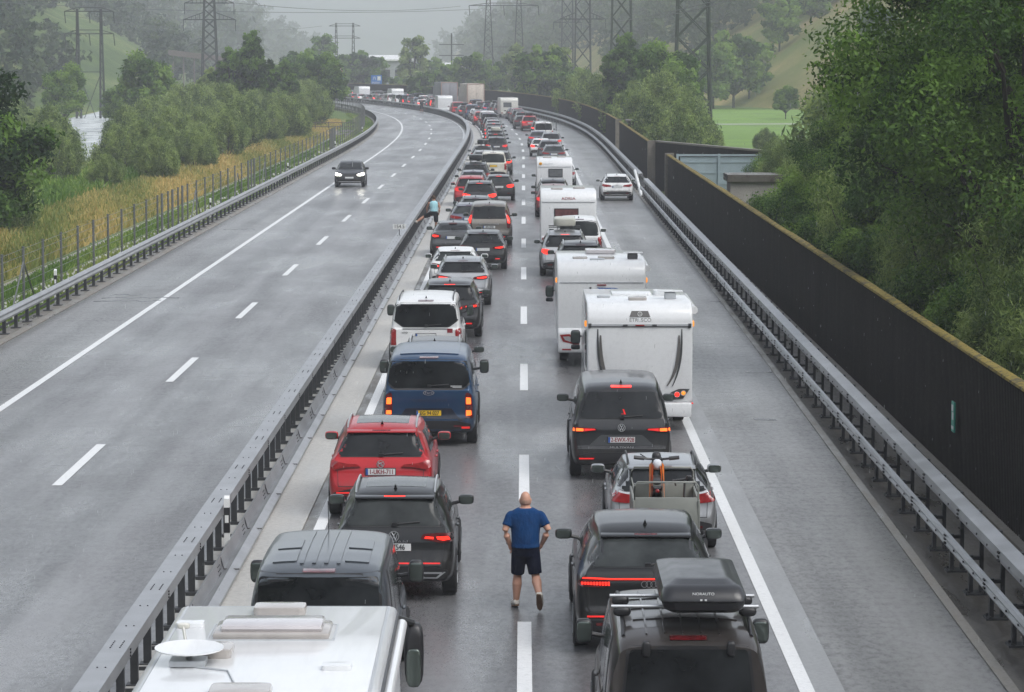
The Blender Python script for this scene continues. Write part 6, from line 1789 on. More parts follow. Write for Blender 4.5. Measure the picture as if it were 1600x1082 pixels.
tree_arch('big', [(0, 0, 7.4, 4.6, 4.6, 4.2), (-2.6, -1.0, 5.8, 2.6, 2.6, 2.2), (2.4, 1.5, 6.2, 2.8, 2.8, 2.4), (.5, -2.6, 5.2, 2.6, 2.2, 2.0), (-1, 1.5, 9.8, 2.6, 2.6, 2.2)], 170, .82, 120000, .070, L_DARK, 5, .26, 26, 11)
tree_arch('big2', [(0, 0, 6.6, 3.8, 3.8, 3.8), (1.8, -1.8, 4.9, 2.4, 2.4, 2.0), (-2.0, 1.0, 5.2, 2.4, 2.6, 2.2), (.3, .6, 9.0, 2.0, 2.0, 2.0)], 140, .78, 90000, .076, L_MID, 4, .2, 20, 12)
tree_arch('bushn', [(0, 0, 2.3, 2.4, 2.4, 2.0), (1.4, -.8, 1.8, 1.4, 1.4, 1.5), (-1.4, .9, 2.8, 1.3, 1.3, 1.4)], 130, .52, 46000, .065, L_MID, 0, 0, 24, 13, droop=.25, asp=.38)
tree_arch('willn', [(0, 0, 2.4, 2.1, 2.1, 2.3), (.9, .9, 3.4, 1.1, 1.1, 1.5), (-1.1, -.6, 3.0, 1.2, 1.2, 1.5)], 140, .40, 44000, .08, L_WILLOW, 0, 0, 26, 14, droop=.6, asp=.22, zs=1.7)
tree_arch('willow', [(0, 0, 2.9, 3.0, 3.0, 2.5), (1.6, -1, 2.5, 1.8, 1.8, 2.0), (-1.6, 1.0, 3.2, 1.8, 1.8, 2.0), (.2, .6, 4.7, 1.3, 1.3, 1.3)], 130, .60, 19000, .18, L_WILLOW, 0, 0, 20, 15, droop=.5, asp=.30, zs=1.7)
tree_arch('round', [(0, 0, 5.8, 2.9, 2.9, 3.2), (1.4, 0, 4.0, 2.0, 2.0, 1.8), (-1.3, .6, 4.6, 2.0, 2.0, 2.0)], 110, .75, 18000, .21, L_MID, 3, .2, 12, 16)
tree_arch('oak', [(0, 0, 5.2, 3.6, 3.4, 3.1), (2.2, 0, 6.2, 1.6, 1.6, 1.4), (2.0, .5, 3.6, 1.8, 1.8, 1.6), (-1.6, 0, 3.6, 2.2, 2.2, 2.0)], 120, .72, 36000, .13, L_DARK, 3, .25, 18, 17)
tree_arch('fir', [(0, 0, 3.0, 3.0, 3.0, 2.6), (0, 0, 5.6, 2.6, 2.6, 2.6), (.3, 0, 8.0, 2.0, 2.0, 2.4), (-.4, 0, 9.6, .8, .8, 1.4), (.6, 0, 10.4, .45, .45, 1.1), (-.1, 0, 11.0, .35, .35, .9), (1.7, 0, 7.2, 1.3, 1.3, 2.2), (-1.6, .5, 6.6, 1.4, 1.4, 2.4), (-1.2, 0, 8.8, .7, .7, 1.5), (1.3, .2, 9.0, .5, .5, 1.4)], 320, .45, 38000, .20, L_DARK, 6, .2, 8, 18, droop=.3)
tree_arch('farround', [(0, 0, 6.2, 3.6, 3.6, 3.4), (1.6, .5, 4.2, 2.4, 2.4, 2.2), (-1.8, -.6, 4.0, 2.2, 2.2, 2.2)], 70, .95, 6500, .42, L_MID, 3, .22, 8, 19)
tree_arch('fartall', [(0, 0, 7.0, 2.6, 2.6, 4.4), (1.2, .4, 4.4, 1.8, 1.8, 2.4), (-1.0, -.6, 9.4, 1.4, 1.4, 2.2)], 70, .8, 6500, .38, L_WILLOW, 4, .2, 8, 20)

rnd = random.Random(21)
# big trees to the right of the wall
put('big', 12.9, 74, 1.10, 'huge dark leafy tree overhanging the noise wall at the upper right', group='trees behind the wall', rz=.6)
put('big', 18.5, 96, 1.15, 'tall dark tree forming the left edge of the foliage at the upper right', group='trees behind the wall', rz=2.2)
put('big2', 15.6, 60.5, 1.05, 'leafy green tree at the right frame edge in front of the huge dark tree', group='trees behind the wall')
put('big2', 22.5, 118, 1.2, 'green leafy tree far behind the tall dark one', group='trees behind the wall')
put('big', 25, 84, 1.1, 'dark tree at the right frame edge behind the huge dark tree', group='trees behind the wall')
put('big2', 14.7, 84, .72, 'smaller lighter tree under the left side of the huge dark crown', group='trees behind the wall', mat=L_MID)
put('big', 18.5, 62, .95, 'dark tree right of the frame edge tree', group='trees behind the wall')
for (x, y, sc, ky, lb) in ((12.2, 104, .62, 'big2', 'slender green tree just behind the noise wall under the tall dark tree'), (13.0, 118, .50, 'big2', 'small leafy tree behind the noise wall near the concrete hut'), (14.2, 68, .62, 'big2', 'bright green tree low behind the wall at the right edge'), (11.6, 88, .50, 'big2', 'small bright tree close behind the noise wall, mid way along it'), (17.5, 108, .8, 'big2', 'mid green tree behind the slender one')):
    put(ky, x, y, sc, lb, group='trees behind the wall')
ADJ = ['light green', 'mid green', 'yellow green', 'dense green', 'loose feathery', 'pale willowy']
k = 0
def bushes(y0, y1, st, x0, dx, smin, smax, seed, keys, lab, grp):
    global k
    r = random.Random(seed); y = y0; i = 0
    while y < y1:
        i += 1; key = r.choice(keys); s = r.uniform(smin, smax)
        put(key, x0 + r.uniform(0, dx) + fo(WALL, y) - 8.0 + C0(y), y, s, f'{ADJ[(i + seed) % 6]} bush, {ORD[min(i, 30)]} {lab}', 'bush', grp); y += r.uniform(st * .8, st * 1.25)
bushes(47, 118, 2.9, 10.9, .9, .78, 1.02, 1, ['bushn', 'willn', 'bushn'], 'along the near noise wall from the right frame edge', 'bushes behind the noise wall')
bushes(56, 116, 5.5, 13.3, 2.2, 1.2, 1.6, 2, ['bushn', 'willn'], 'in the second row behind the near noise wall', 'bushes behind the noise wall')
bushes(120, 160, 5, 13.0, 1.0, .7, .88, 3, ['bushn', 'willn'], 'beside the concrete hut and the blue gate', 'bushes behind the noise wall')
bushes(90, 170, 14, 17.5, 5, 1.4, 1.8, 9, ['bushn', 'willow'], 'in the third row under the tall trees', 'bushes behind the noise wall')
# mid right groups behind the far wall
for (x, y, s, key, lb) in (
    (12.2, 205, .68, 'willow', 'pale willow thicket behind the recess wall, left of the bright green field'),
    (12.8, 224, .80, 'willow', 'tall yellow green willow at the foot of the big green pylon'),
    (12.8, 232, .9, 'willow', 'low pale willow just behind the middle noise wall'),
    (13.2, 258, 1.1, 'willow', 'green willow bush left of the big green pylon foot'),
    (11.4, 275, .95, 'willow', 'low willow bush behind the start of the far curved wall'),
    (15.2, 290, 1.1, 'round', 'bushy green tree between the two nearer pylons'),
    (12.2, 318, .95, 'fir', 'dark pointed tree left of the second pylon foot'),
    (15.6, 330, 1.1, 'round', 'dark round tree behind the willows beneath the big pylon'),
    (9.8, 330, 1.0, 'willow', 'pale low bush behind the far curved wall'),
    (8.6, 372, 1.05, 'willow', 'light bush behind the bend of the far curved wall'),
    (17.2, 305, .85, 'round', 'green tree right of the big green pylon'),
    (22.5, 262, .32, 'willow', 'small bush at the near edge of the bright green field'),
    (15.6, 236, .5, 'willow', 'small bush between the willow thicket and the field'),
    (20.5, 212, .40, 'bushn', 'small dark bush standing before the bright green field'),
    (23.2, 236, .30, 'willow', 'small pale bush right of centre before the bright green field'),
    (17.0, 180, .6, 'bushn', 'dense green bush behind the right end of the blue gate'),
    (19.5, 165, 1.0, 'willn', 'feathery bush right of the blue gate'),
    (23.6, 182, 1.1, 'bushn', 'dark green bush right of the field edge'),
    (20.0, 142, 1.5, 'bushn', 'large green bush left of the tall dark tree'),
):
    put(key, x, y, s, lb, 'tree' if key in ('round', 'fir') else 'bush', 'trees and bushes behind the far wall')
# lollipop tree on the field
put('round', 36.6, 395, .52, 'small round lone tree with bare trunk on the bright green field', 'tree', None, sz=.50)
put('round', 52, 505, .6, 'lone tree higher on the meadow slope behind the round field tree', 'tree', None)
for (x, y, s, lb) in ((58, 470, .9, 'dark bush on the yellow slope at the right'), (47, 520, 1.0, 'bushy tree low on the yellow slope'), (54, 535, 1.0, 'bushy tree high on the yellow slope'),
                      (36, 480, 1.3, 'rounded dark green tree at the left foot of the yellow slope'), (32, 470, 1.1, 'rounded green tree left of the field beside the slope'), (39.5, 492, 1.1, 'green tree behind the rounded one at the slope foot')):
    z = max(-.28, hill_r(x, y) - .2); put('farround', x, y, s, lb, 'tree', 'trees on the right slope', z=z)
# centre distance
for (x, y, s, key, lb) in (
    (4.6, 455, 1.05, 'farround', 'leafy tree behind the wall right of the cream caravan'), (7.2, 462, .85, 'fartall', 'yellowish tree right of the leafy tree at the bend'), (2.6, 470, .55, 'farround', 'low bush in front of the leafy trees at the bend'),
    (9.5, 440, .7, 'farround', 'small tree between the leafy pair and the third pylon'),
    (.6, 560, .9, 'fartall', 'pale hazy tree under the double pylon'), (-3.5, 575, .8, 'farround', 'hazy round tree left under the double pylon'), (-8.0, 560, .95, 'farround', 'hazy tree directly above the beige truck'), (-12.5, 600, .7, 'farround', 'low hazy bush right of the thin pole'),
    (-16.0, 500, .62, 'round', 'dark bush left of the grey truck'), (-14.5, 540, .6, 'farround', 'low bush behind the dark bush by the trucks'),
    (-20.5, 620, 1.05, 'fartall', 'tall hazy tree right of the white industrial hall'), (-17.5, 640, .85, 'farround', 'hazy tree right beside the tall hazy one'), (-23.5, 600, .45, 'farround', 'small bush in front of the white hall'),
    (-38.5, 640, .95, 'farround', 'dark tree left of the portal pylon'), (-34.0, 640, 1.0, 'farround', 'dark tree under the portal pylon'), (-30.5, 632, .95, 'farround', 'dark tree just left of the white hall'), (-36.5, 625, .7, 'farround', 'dark bush behind the warning triangle sign'),
    (-28.5, 620, .62, 'farround', 'dark bush directly behind the blue sign'), (-41.5, 650, 1.1, 'fartall', 'pale tree left of the dark far group'), (-47, 640, .9, 'farround', 'hazy pale tree beyond the left bushes'),
    (-44.5, 560, .7, 'farround', 'mid green bush at the far end of the left guard rail')):
    put(key, x, y, s, lb, 'tree', 'hazy trees beyond the bend', mat=L_DARK if 'dark' in lb else None)
# left side: willows along the river
r = random.Random(4)
spots = []
y = 188; i = 0
while y < 400:
    for j, xo in enumerate((-23.8, -28.0, -33.0)):
        i += 1; s = min(1, .50 + (y - 188) * .0042) * (r.uniform(.62, .88) + .08 * j)
        if y < 205 and j >= 1: continue
        if y < 245 and j == 2: continue
        x = xo + r.uniform(-1.2, 1.0) + (0 if y > 215 else -1.0)
        spots.append((x + min(0, C0(y)) * .9, y + r.uniform(-3, 3), s, j))
    y += r.uniform(9.5, 13)
rown = ['front row beside the dry grass', 'middle row of willows', 'back row by the river']
cn = [0, 0, 0]
for x, y, s, j in spots:
    cn[j] += 1
    put('willow', x, y, s, f'{ADJ[(cn[j] * 2 + j) % 6]} willow bush, {ORD[min(30, cn[j])]} in the left {rown[j]}', 'bush', 'willow bushes on the left')
for (x, y, s, key, lb) in (
    (-22.4, 118, 1.08, 'oak', 'dark leafy tree cut off by the left frame edge'), (-27.0, 122, .95, 'oak', 'dark leafy tree behind the one at the left frame edge'),
    (-24.6, 140, .55, 'willow', 'low bush below the dark leafy tree at the left edge'), (-29.5, 158, .6, 'willow', 'thin shrub in front of the pale river water'), (-31.5, 168, .5, 'willow', 'small shrub on the river bank in front of the water'), (-27.5, 150, .62, 'willow', 'small bush right of the low bush at the left edge'),
    (-29.2, 332, .98, 'fir', 'tall dark feathery tree rising above the left willows'), (-32.0, 336, .82, 'fir', 'dark feathery tree touching the tall one on its left'), (-26.6, 346, .7, 'fir', 'lower dark feathery tree right of the tall one'),
    (-35.5, 212, .5, 'willow', 'grey green bush hiding part of the river'), (-39.5, 230, .6, 'willow', 'second grey green bush hiding part of the river'), (-30.0, 194, .55, 'willow', 'full bush left of the first willow by the water'), (-32.5, 207, .62, 'willow', 'tall bush behind the full one by the water'), (-35.2, 226, .72, 'willow', 'tall willow screening the water left of the willow rows'), (-31.5, 190, .34, 'willow', 'small shrub before the water left of the first willow'), (-33.5, 214, .42, 'willow', 'shrub on the bank left of the first willows'), (-37, 240, .5, 'willow', 'bush on the river bank behind the small shrubs'), (-45, 268, .7, 'willow', 'bush beyond the river right of the lone round tree'), (-50, 285, .75, 'willow', 'bush beyond the river beneath the lone round tree'), (-55, 292, .7, 'willow', 'bush beyond the river at the far left'), (-42, 262, .6, 'willow', 'low bush at the water left of the willows'),
    (-40.5, 325, 1.0, 'round', 'round dark tree rising behind the willows in the left half'), (-50, 330, .85, 'round', 'round tree standing alone behind the river at the far left'), (-44, 330, .55, 'round', 'small tree between the two round trees on the left'),
    (-35.2, 345, .62, 'fir', 'slim yellow green poplar left of the lattice pylon'), (-25.5, 400, 1.0, 'round', 'dark round bushy tree at the end of the left willows'), (-28.5, 420, 1.0, 'round', 'green tree behind the end of the left willows'),
    (-31, 455, .9, 'farround', 'hazy green tree left of the far guard rail end'), (-34, 480, 1.0, 'farround', 'hazy tree right behind the tall dark feathery tree')):
    put(key, x, y, s, lb, 'tree' if key != 'willow' else 'bush', 'trees on the left', mat=L_WILLOW if 'poplar' in lb else None)

# hillside woods: one mass each
def woods(name, label, pts, n_leaf, size, seed, mat):
    rs = np.random.RandomState(seed); Vs = []; Ts = []; 
    for (x, y, z, s) in pts:
        kz = rs.uniform(.9, 1.5); cl = crown_clumps(rs, [(x, y, z + 4.5 * s * kz, 2.6 * s, 2.6 * s, 4.2 * s * kz)], 9, 1.3 * s); cl[:, 2] = np.maximum(cl[:, 2], z)
        V, F, t = leaves(rs, cl, n_leaf, size); Vs.append(V); Ts.append(t)
    V = np.concatenate(Vs); F = np.arange(len(V)).reshape(-1, 4); me = np_mesh(name, V, F, np.concatenate(Ts)); me.materials.append(mat)
    o = bpy.data.objects.new(name, me); COL.objects.link(o); tag(o, label, 'wood', kind='stuff'); return o
r = random.Random(9); pts = []
while len(pts) < 900:
    y = 545 + 650 * r.random() ** 1.3; d = 1 + 75 * r.random() ** 1.2; x = rf(y) + d
    if 640 < y < 860 and d < 13 + 4 * math.sin(y / 20): continue
    if 420 + (x) * 30 > 9e9: continue
    if y < 590 and d < 24: continue
    pts.append((x, y, hill_r(x, y), r.uniform(.7, 1.15)))
woods('hillside_wood', 'dark hazy wood covering the slope at the upper right', pts, 150, .75, 31, L_FAR)
pts = []
while len(pts) < 760:
    y = 380 + 700 * r.random() ** 1.3; d = 2 + 95 * r.random(); x = lf(y) - d; az = x / y
    if -.152 < az < -.122 and y < 700 and r.random() > .12: continue
    if math.sin(x * .13) * math.cos(y * .02) > .75: continue
    pts.append((x, y, hill_l(x, y), r.uniform(.6, 1.05)))
woods('hillside_wood', 'dark hazy wood on the slope at the upper left', pts, 170, .65, 32, L_FAR)

r = random.Random(77); pts = []
while len(pts) < 700:
    y = 1000 + 1150 * r.random(); d = 2 + 150 * r.random() ** 1.2
    if r.random() < .5: x = rf(y) + d; z = hill_r(x, y)
    else: x = lf(y) - d; z = hill_l(x, y)
    if abs(x) > .24 * y: continue
    pts.append((x, y, z, r.uniform(1.3, 2.3)))
woods('far_wood', 'far misty wood covering the valley slopes behind the pylons', pts, 110, 1.6, 33, L_FAR)

# grass
def blades(name, label, n, fx, fy, h, w, seed, mat, patch=None):
    rs = np.random.RandomState(seed); y = fy[0] + (fy[1] - fy[0]) * rs.uniform(0, 1, n) ** 1.4; o = rs.uniform(fx[0], fx[1], n)
    cyv = np.array([C0(v) for v in y]); x = o + cyv
    if patch is not None: keep = patch(x, y, rs); x, y = x[keep], y[keep]; n = len(x)
    a = rs.uniform(0, 2 * math.pi, n); hh = h * rs.uniform(.5, 1.4, n); ww = w * (1 + y / 120)
    dx, dy = np.cos(a) * ww, np.sin(a) * ww; lx, ly = rs.normal(size=n) * hh * .35, rs.normal(size=n) * hh * .35; z0 = np.full(n, -.29)
    V = np.stack([np.stack([x - dx, y - dy, z0], 1), np.stack([x + dx, y + dy, z0], 1), np.stack([x + dx * .3 + lx, y + dy * .3 + ly, z0 + hh], 1), np.stack([x - dx * .3 + lx, y - dy * .3 + ly, z0 + hh], 1)], 1).reshape(-1, 3)
    t = np.clip(.36 + .42 * np.sin(x * .9 + y * .11) * np.cos(y * .07 + x * .3) + rs.normal(size=n) * .2, 0, 1)
    me = np_mesh(name, V, np.arange(4 * n).reshape(-1, 4), t); me.materials.append(mat); ob = bpy.data.objects.new(name, me); COL.objects.link(ob); tag(ob, label, 'grass', kind='stuff'); return ob
G_DRY = leaf_mat('dry_grass_blade', (.12, .18, .04), (.33, .30, .095), (.54, .39, .15), .3)
G_GRN = leaf_mat('green_grass_blade', (.08, .16, .025), (.15, .25, .04), (.30, .34, .10), .3)
blades('tall_grass', 'tall straw coloured grass between the farm track and the willows', 60000, (-27, -19.5), (95, 380), .36, .022, 41, G_DRY)
blades('verge_grass', 'green grass and weeds behind the left guard rail', 50000, (-17.3, -15.6), (75, 420), .30, .02, 42, G_GRN)
blades('track_grass', 'grass growing between and beside the wheel ruts', 30000, (-18.75, -17.95), (85, 380), .22, .02, 43, G_GRN)
blades('river_grass', 'rough grass on the left river bank', 26000, (-33, -26), (100, 300), .55, .04, 44, G_GRN)
M_FLOW = simple('white_petal', (.75, .75, .70), .7)
rs = np.random.RandomState(7); mb = MB()
for _ in range(700):
    y = 85 + 190 * rs.rand() ** 1.6; q = P(y, rs.uniform(-17.2, -15.6)); s = .022 + y * .00012; z = rs.uniform(.0, .12)
    mb.add([(q[0] - s, q[1], z - s), (q[0] + s, q[1], z - s), (q[0] + s, q[1], z + s), (q[0] - s, q[1], z + s)], [(0, 1, 2, 3)])
tag(mb.build('white_flowers', M_FLOW), 'tiny white flowers in the green verge behind the left guard rail', 'flowers', kind='stuff')
# ------------------------------------------------------------------ pylons, wires, signs, buildings
M_PYG = simple('green_pylon_steel', (.03, .045, .03), .5, .3, var=.3)
M_PYL = simple('grey_pylon_steel', (.04, .048, .046), .5, .4)
def lattice(name, x, y, h, wb, wt, rw, label, mat, arms=(), seg=3.2, rz=0.0):
    p = empty(name, (x, y, -.3), rz, label, 'pylon', 'power pylons in the valley')
    mb = MB(); co = lambda z: (wb + (wt - wb) * z / h) / 2
    for sx in (-1, 1):
        for sy in (-1, 1): mb.tube([(sx * co(0), sy * co(0), 0), (sx * co(h), sy * co(h), h)], rw, 5)
    mb.build('leg', mat, p)['kind'] = 'stuff'
    mb = MB(); z = 0
    while z < h - .5:
        z2 = min(h, z + seg * (co(z) * 2 / wb) + .4); a, b = co(z), co(z2)
        for (p0, p1, q0, q1) in (((-a, -a), (a, -a), (-b, -b), (b, -b)), ((-a, a), (a, a), (-b, b), (b, b)), ((-a, -a), (-a, a), (-b, -b), (-b, b)), ((a, -a), (a, a), (b, -b), (b, b))):
            mb.tube([(*p0, z), (*q1, z2)], rw * .5, 4); mb.tube([(*p1, z), (*q0, z2)], rw * .5, 4)
        z = z2
    mb.build('bracing', mat, p)
    for (z, half) in arms:
        a = co(z); m = MB(); m.tube([(-half, 0, z), (half, 0, z)], rw * .7, 4)
        for s in (-1, 1): m.tube([(s * half, 0, z), (s * a, 0, z + half * .28)], rw * .5, 4); m.tube([(s * half, 0, z - .0), (s * half, 0, z - 1.6)], rw * .5, 5)
        n_ = 5
        for k in range(n_):
            for s in (-1, 1): xx = s * (a + (half - a) * k / n_); m.tube([(xx, 0, z), (xx, 0, z + half * .28 * (1 - k / n_))], rw * .35, 4)
        m.build('cross_arm', mat, p)
    return p
def X(px, z): return (px - 800) / FPX * z
def HH(py, z): return CAM_H - z * math.tan(PITCH + math.atan((py - 541) / FPX))
lattice('pylon', X(1081, 300), 300, 24, 3.7, 2.6, .13, 'big green lattice pylon nearest to the road at right of centre', M_PYG)
lattice('pylon', X(970, 390), 390, 26, 3.0, 2.0, .13, 'second green lattice pylon just left of the biggest one', M_PYG)
lattice('pylon', X(910, 520), 520, 30, 2.9, 2.2, .15, 'third pylon with one cross arm left of the green pair', M_PYL, [(HH(30, 520) + .3, 4.0)])
lattice('pylon', X(886, 640), 640, 34, 2.6, 2.0, .16, 'fourth hazy pylon standing half behind the third one', M_PYL, [(HH(33, 640), 3.0)])
lattice('pylon', X(330, 420), 420, 19, 2.6, 1.2, .10, 'lattice pylon with two cross arms above the left trees', M_PYL, [(HH(31, 420) + .3, 3.7), (HH(5, 420) + .3, 3.5)], seg=1.6)
def portal(x, y, half, h, label, arms, tw=.7, rw=.09, brace=True):
    p = empty('pylon', (x, y, -.3), 0, label, 'pylon', 'power pylons in the valley')
    for s in (-1, 1):
        m = MB()
        for dx in (-1, 1): m.tube([(s * half + dx * tw, 0, 0), (s * half + dx * tw * .25, 0, h)], rw, 4); m.tube([(s * half + dx * tw, 1, 0), (s * half + dx * tw * .25, .3, h)], rw, 4)
        k = 0.0
        while k < h - 1.2:
            m.tube([(s * half - tw * (1 - .75 * k / h), 0, k), (s * half + tw * (1 - .75 * (k + 1.2) / h), 0, k + 1.2)], rw * .45, 3); m.tube([(s * half + tw * (1 - .75 * k / h), 0, k), (s * half - tw * (1 - .75 * (k + 1.2) / h), 0, k + 1.2)], rw * .45, 3); k += 1.2
        m.build('leg', M_PYL, p)
    for z, ext, drop in arms:
        m = MB(); m.tube([(-ext, 0, z), (ext, 0, z)], rw * .8, 4); m.tube([(-half, 0, z + .5), (half, 0, z + .5)], rw * .6, 4)
        for s in (-1, 1): m.tube([(s * ext, 0, z), (s * half, 0, z + .5)], rw * .6, 4); 
        if drop:
            for xx in (-ext, ext, 0): m.tube([(xx, 0, z), (xx + .15, 0, z - drop)], rw * .8, 5)
        m.build('cross_arm', M_PYL, p)
    if brace:
        m = MB(); z0 = arms[-1][0] * .55
        m.tube([(-half, 0, z0), (half, 0, z0)], rw * .6, 4); m.tube([(-half, 0, z0), (0, 0, z0 * .35)], rw * .6, 4); m.tube([(half, 0, z0), (0, 0, z0 * .35)], rw * .6, 4)
        m.tube([(0, 0, z0 * .35), (half * .5, 0, 0)], rw * .5, 4); m.tube([(0, 0, z0 * .35), (-half * .5, 0, 0)], rw * .5, 4); m.build('bracing', M_PYL, p)
    return p
portal(X(143, 400), 400, 1.6, HH(14, 400) + .3, 'portal pylon with hanging insulators in front of the left hillside', [(HH(18, 400) + .3, 3.3, 1.6), (HH(53, 400) + .3, 3.3, 1.6)], .3, .09)
portal(X(540, 660), 660, 1.9, HH(36, 660) + .3, 'two legged portal pylon above the dark far trees', [(HH(41, 660) + .3, 3.5, 0), (HH(60, 660) + .3, 3.5, 0)], .5, .08)
portal(X(787, 600), 600, 3.1, HH(-8, 600) + .3, 'large double pylon with splayed legs behind the beige truck', [(HH(9, 600) + .3, 7.0, 2.0)], 1.3, .10)
pl = empty('power_pole', (X(706, 620), 620, -.3), 0, 'thin power pole with two cross arms right of the white hall', 'pole')
MB().tube([(0, 0, 0), (0, 0, HH(52, 620) + .3)], .16, 6).build('mast', M_PYL, pl)
for zz in (70, 87): MB().tube([(-2.6, 0, HH(zz, 620) + .3), (2.6, 0, HH(zz, 620) + .3)], .09, 5).build('cross_arm', M_PYL, pl)
def wire(name, a, b, sag, r, label):
    pts = []
    for k in range(25):
        t = k / 24; q = Vector(a).lerp(Vector(b), t); q.z -= sag * 4 * t * (1 - t); pts.append(q)
    o = MB().tube(pts, r, 4, cap=False).build(name, M_PYL); tag(o, label, 'power line', 'power lines across the valley'); return o
wire('power_line', (X(-60, 400), 400, HH(0, 400)), (X(760, 600), 600, HH(14, 600)), 1.2, .035, 'faint power line crossing the haze from the left pylon to the double pylon')
wire('power_line', (X(104, 400), 400, HH(24, 400)), (X(505, 660), 660, HH(41, 660)), 1.5, .03, 'faint power line from the left portal pylon to the far portal pylon')
wire('power_line', (X(370, 420), 420, HH(5, 420)), (X(720, 600), 600, HH(10, 600)), 1.0, .035, 'power line running right from the two armed lattice pylon')
wire('power_line', (X(940, 520), 520, HH(30, 520)), (X(1400, 120), 120, HH(-80, 120)), 1.2, .03, 'lower of two power lines sweeping over the right trees')
wire('power_line', (X(872, 640), 640, HH(33, 640)), (X(1330, 150), 150, HH(-60, 150)), 1.6, .03, 'upper of two power lines sweeping toward the right frame edge')

# far hall
def bx2(name, mat, root, *b): mb = MB(); mb.box(*b); return mb.build(name, mat, root)
M_HALL = simple('hall_wall', (.30, .32, .33), .6); M_ROOFW = simple('pale_roof', (.70, .71, .71), .5); M_RBROWN = simple('brown_tile_roof', (.12, .09, .075), .8, var=.2, scale=1.5); M_WOOD = simple('old_wood', (.12, .10, .085), .8)
def hall(x0, x1, y, h, label):
    r_ = empty('industrial_hall', ((x0 + x1) / 2, y, -.3), 0, label, 'hall', 'white halls in the haze'); w = (x1 - x0) / 2
    bx2('wall', M_HALL, r_, -w, w, 0, 30, 0, h - 1.1)
    MB().prism([(-.5, h - 1.1), (-.5, h - .7), (15, h + .4), (31, h - .7), (31, h - 1.1)], -w - .5, w + .5).build('roof', M_ROOFW, r_)
    for k in range(4):
        f = bx2('window', M_GREYL, r_, -w * .8 + k * w * .42, -w * .8 + k * w * .42 + w * .28, -.05, .05, 1.5, h - 3.2); bx2('pane', M_GLASS2, f, -w * .8 + k * w * .42 + .1, -w * .8 + k * w * .42 + w * .28 - .1, -.08, .0, 1.6, h - 3.3)
hall(X(555, 760), X(640, 760), 760, 8.2, 'long white roofed industrial hall beyond the blue sign')
hall(X(684, 770), X(712, 770), 770, 6.2, 'small white roofed hall left of the thin power pole')
hall(X(440, 800), X(470, 800), 800, 4.0, 'tiny pale hall seen beyond the end of the left willows')
# barn on the right slope
def gable(name, x, y, z, w, l, hw, hr, rz, label, wall, roof, cat):
    r_ = empty(name, (x, y, z), rz, label, cat); m = MB(); m.prism([(0, -.5), (0, hw), (l / 2, hw + hr), (l, hw), (l, -.5)], -w / 2, w / 2); m.build('wall', wall, r_)
    for s in (0, 1):
        m = MB(); a = (-.4, hw - .22) if not s else (l + .4, hw - .22); b = (l / 2, hw + hr + .05); c = (b[0], b[1] + .15); d = (a[0], a[1] + .15)
        m.prism([a, b, c, d], -w / 2 - .5, w / 2 + .5); m.build('roof', roof, r_)
    d_ = MB(); d_.box(-.6, .6, -.04, .02, 0, 2); d_.build('door', M_WOOD, r_)
    for sx in (-.3, .3): m = MB(); m.box(sx * w - .4, sx * w + .4, -.04, .02, 1.0, 1.8); m.build('window', M_GLASS2, r_)
    return r_
gable('barn', X(1024, 480), 480, .2, 5.2, 4.2, 1.9, 1.6, R(-28), 'low barn with long brown roof among the trees right of centre', M_WOOD, M_RBROWN, 'barn')
gable('farmhouse', X(80, 800), 800, 18.2, 7.5, 6.0, 1.9, 1.4, R(8), 'brown roofed farmhouse with timber veranda on the left hill', M_WOOD, M_RBROWN, 'house')
gable('farmhouse', X(10, 800), 800, 18.8, 7.0, 6.0, 2.0, 1.8, R(-6), 'reddish roofed house cut by the top left corner', M_WOOD, simple('red_tile_roof', (.17, .10, .075), .8), 'house')
gable('farmhouse', X(198, 800), 800, 16.4, 2.8, 4, 1.3, .5, R(10), 'tiny white house on the left ridge', M_ROOFW, M_GREYL, 'house')
va = empty('viaduct', (X(330, 560), 560, 0), 0, 'low dark railway gallery sloping down behind the left pylon', 'viaduct')
m = MB(); m.prism([(0, 0), (0, 1.0), (1.5, 1.0), (1.5, 0)], -8, 8); o = m.build('gallery', M_WOOD, va); o.location = (0, 0, 7.3); o.rotation_euler = (0, R(7), 0)
m = MB()
for k in range(8): m.box(-7 + k * 2 - .1, -7 + k * 2 + .1, .2, .5, 0, 8.2 - k * .25)
m.build('pillar', M_WOOD, va)['kind'] = 'stuff'

# road signs far away
def rsign(px, y, zc, w, h, label, mat, frame=None, extra=None, kind='road_sign'):
    s = empty(kind, (X(px, y), y, -.3), 0, label, 'road sign', 'road signs at the far bend')
    m = MB(); 
    for sx in ((-w * .3, w * .3) if w > 1.5 else (0,)): m.tube([(sx, .1, 0), (sx, .1, zc + .3)], .06, 6)
    m.build('pole', M_STEEL, s); b = MB().box(-w / 2, w / 2, 0, .06, zc - h / 2 + .3, zc + h / 2 + .3).build('board', mat, s)
    if extra: extra(s, w, h, zc + .3)
    return s
M_SBLUE = simple('sign_blue', (.03, .16, .50), .4); M_SYEL = simple('sign_yellow', (.60, .40, .05), .4); M_SRED = simple('sign_red', (.45, .04, .04), .4)
def motorway(s, w, h, z):
    m = MB(); m.box(w * .08, w * .40, -.02, 0, z + h * .05, z + h * .40); m.build('panel', M_WHITE, s)
    m = MB(); m.tube([(-w * .30, -.03, z + h * .1), (-w * .22, -.03, z + h * .38)], .035, 4); m.tube([(-w * .06, -.03, z + h * .1), (-w * .14, -.03, z + h * .38)], .035, 4); m.box(-w * .32, -w * .04, -.04, 0, z + h * .24, z + h * .28)
    for k in range(3): m.box(-w * .4, w * .3, -.02, 0, z - h * .12 - k * h * .13, z - h * .08 - k * h * .13)
    m.build('symbol', M_WHITE, s)
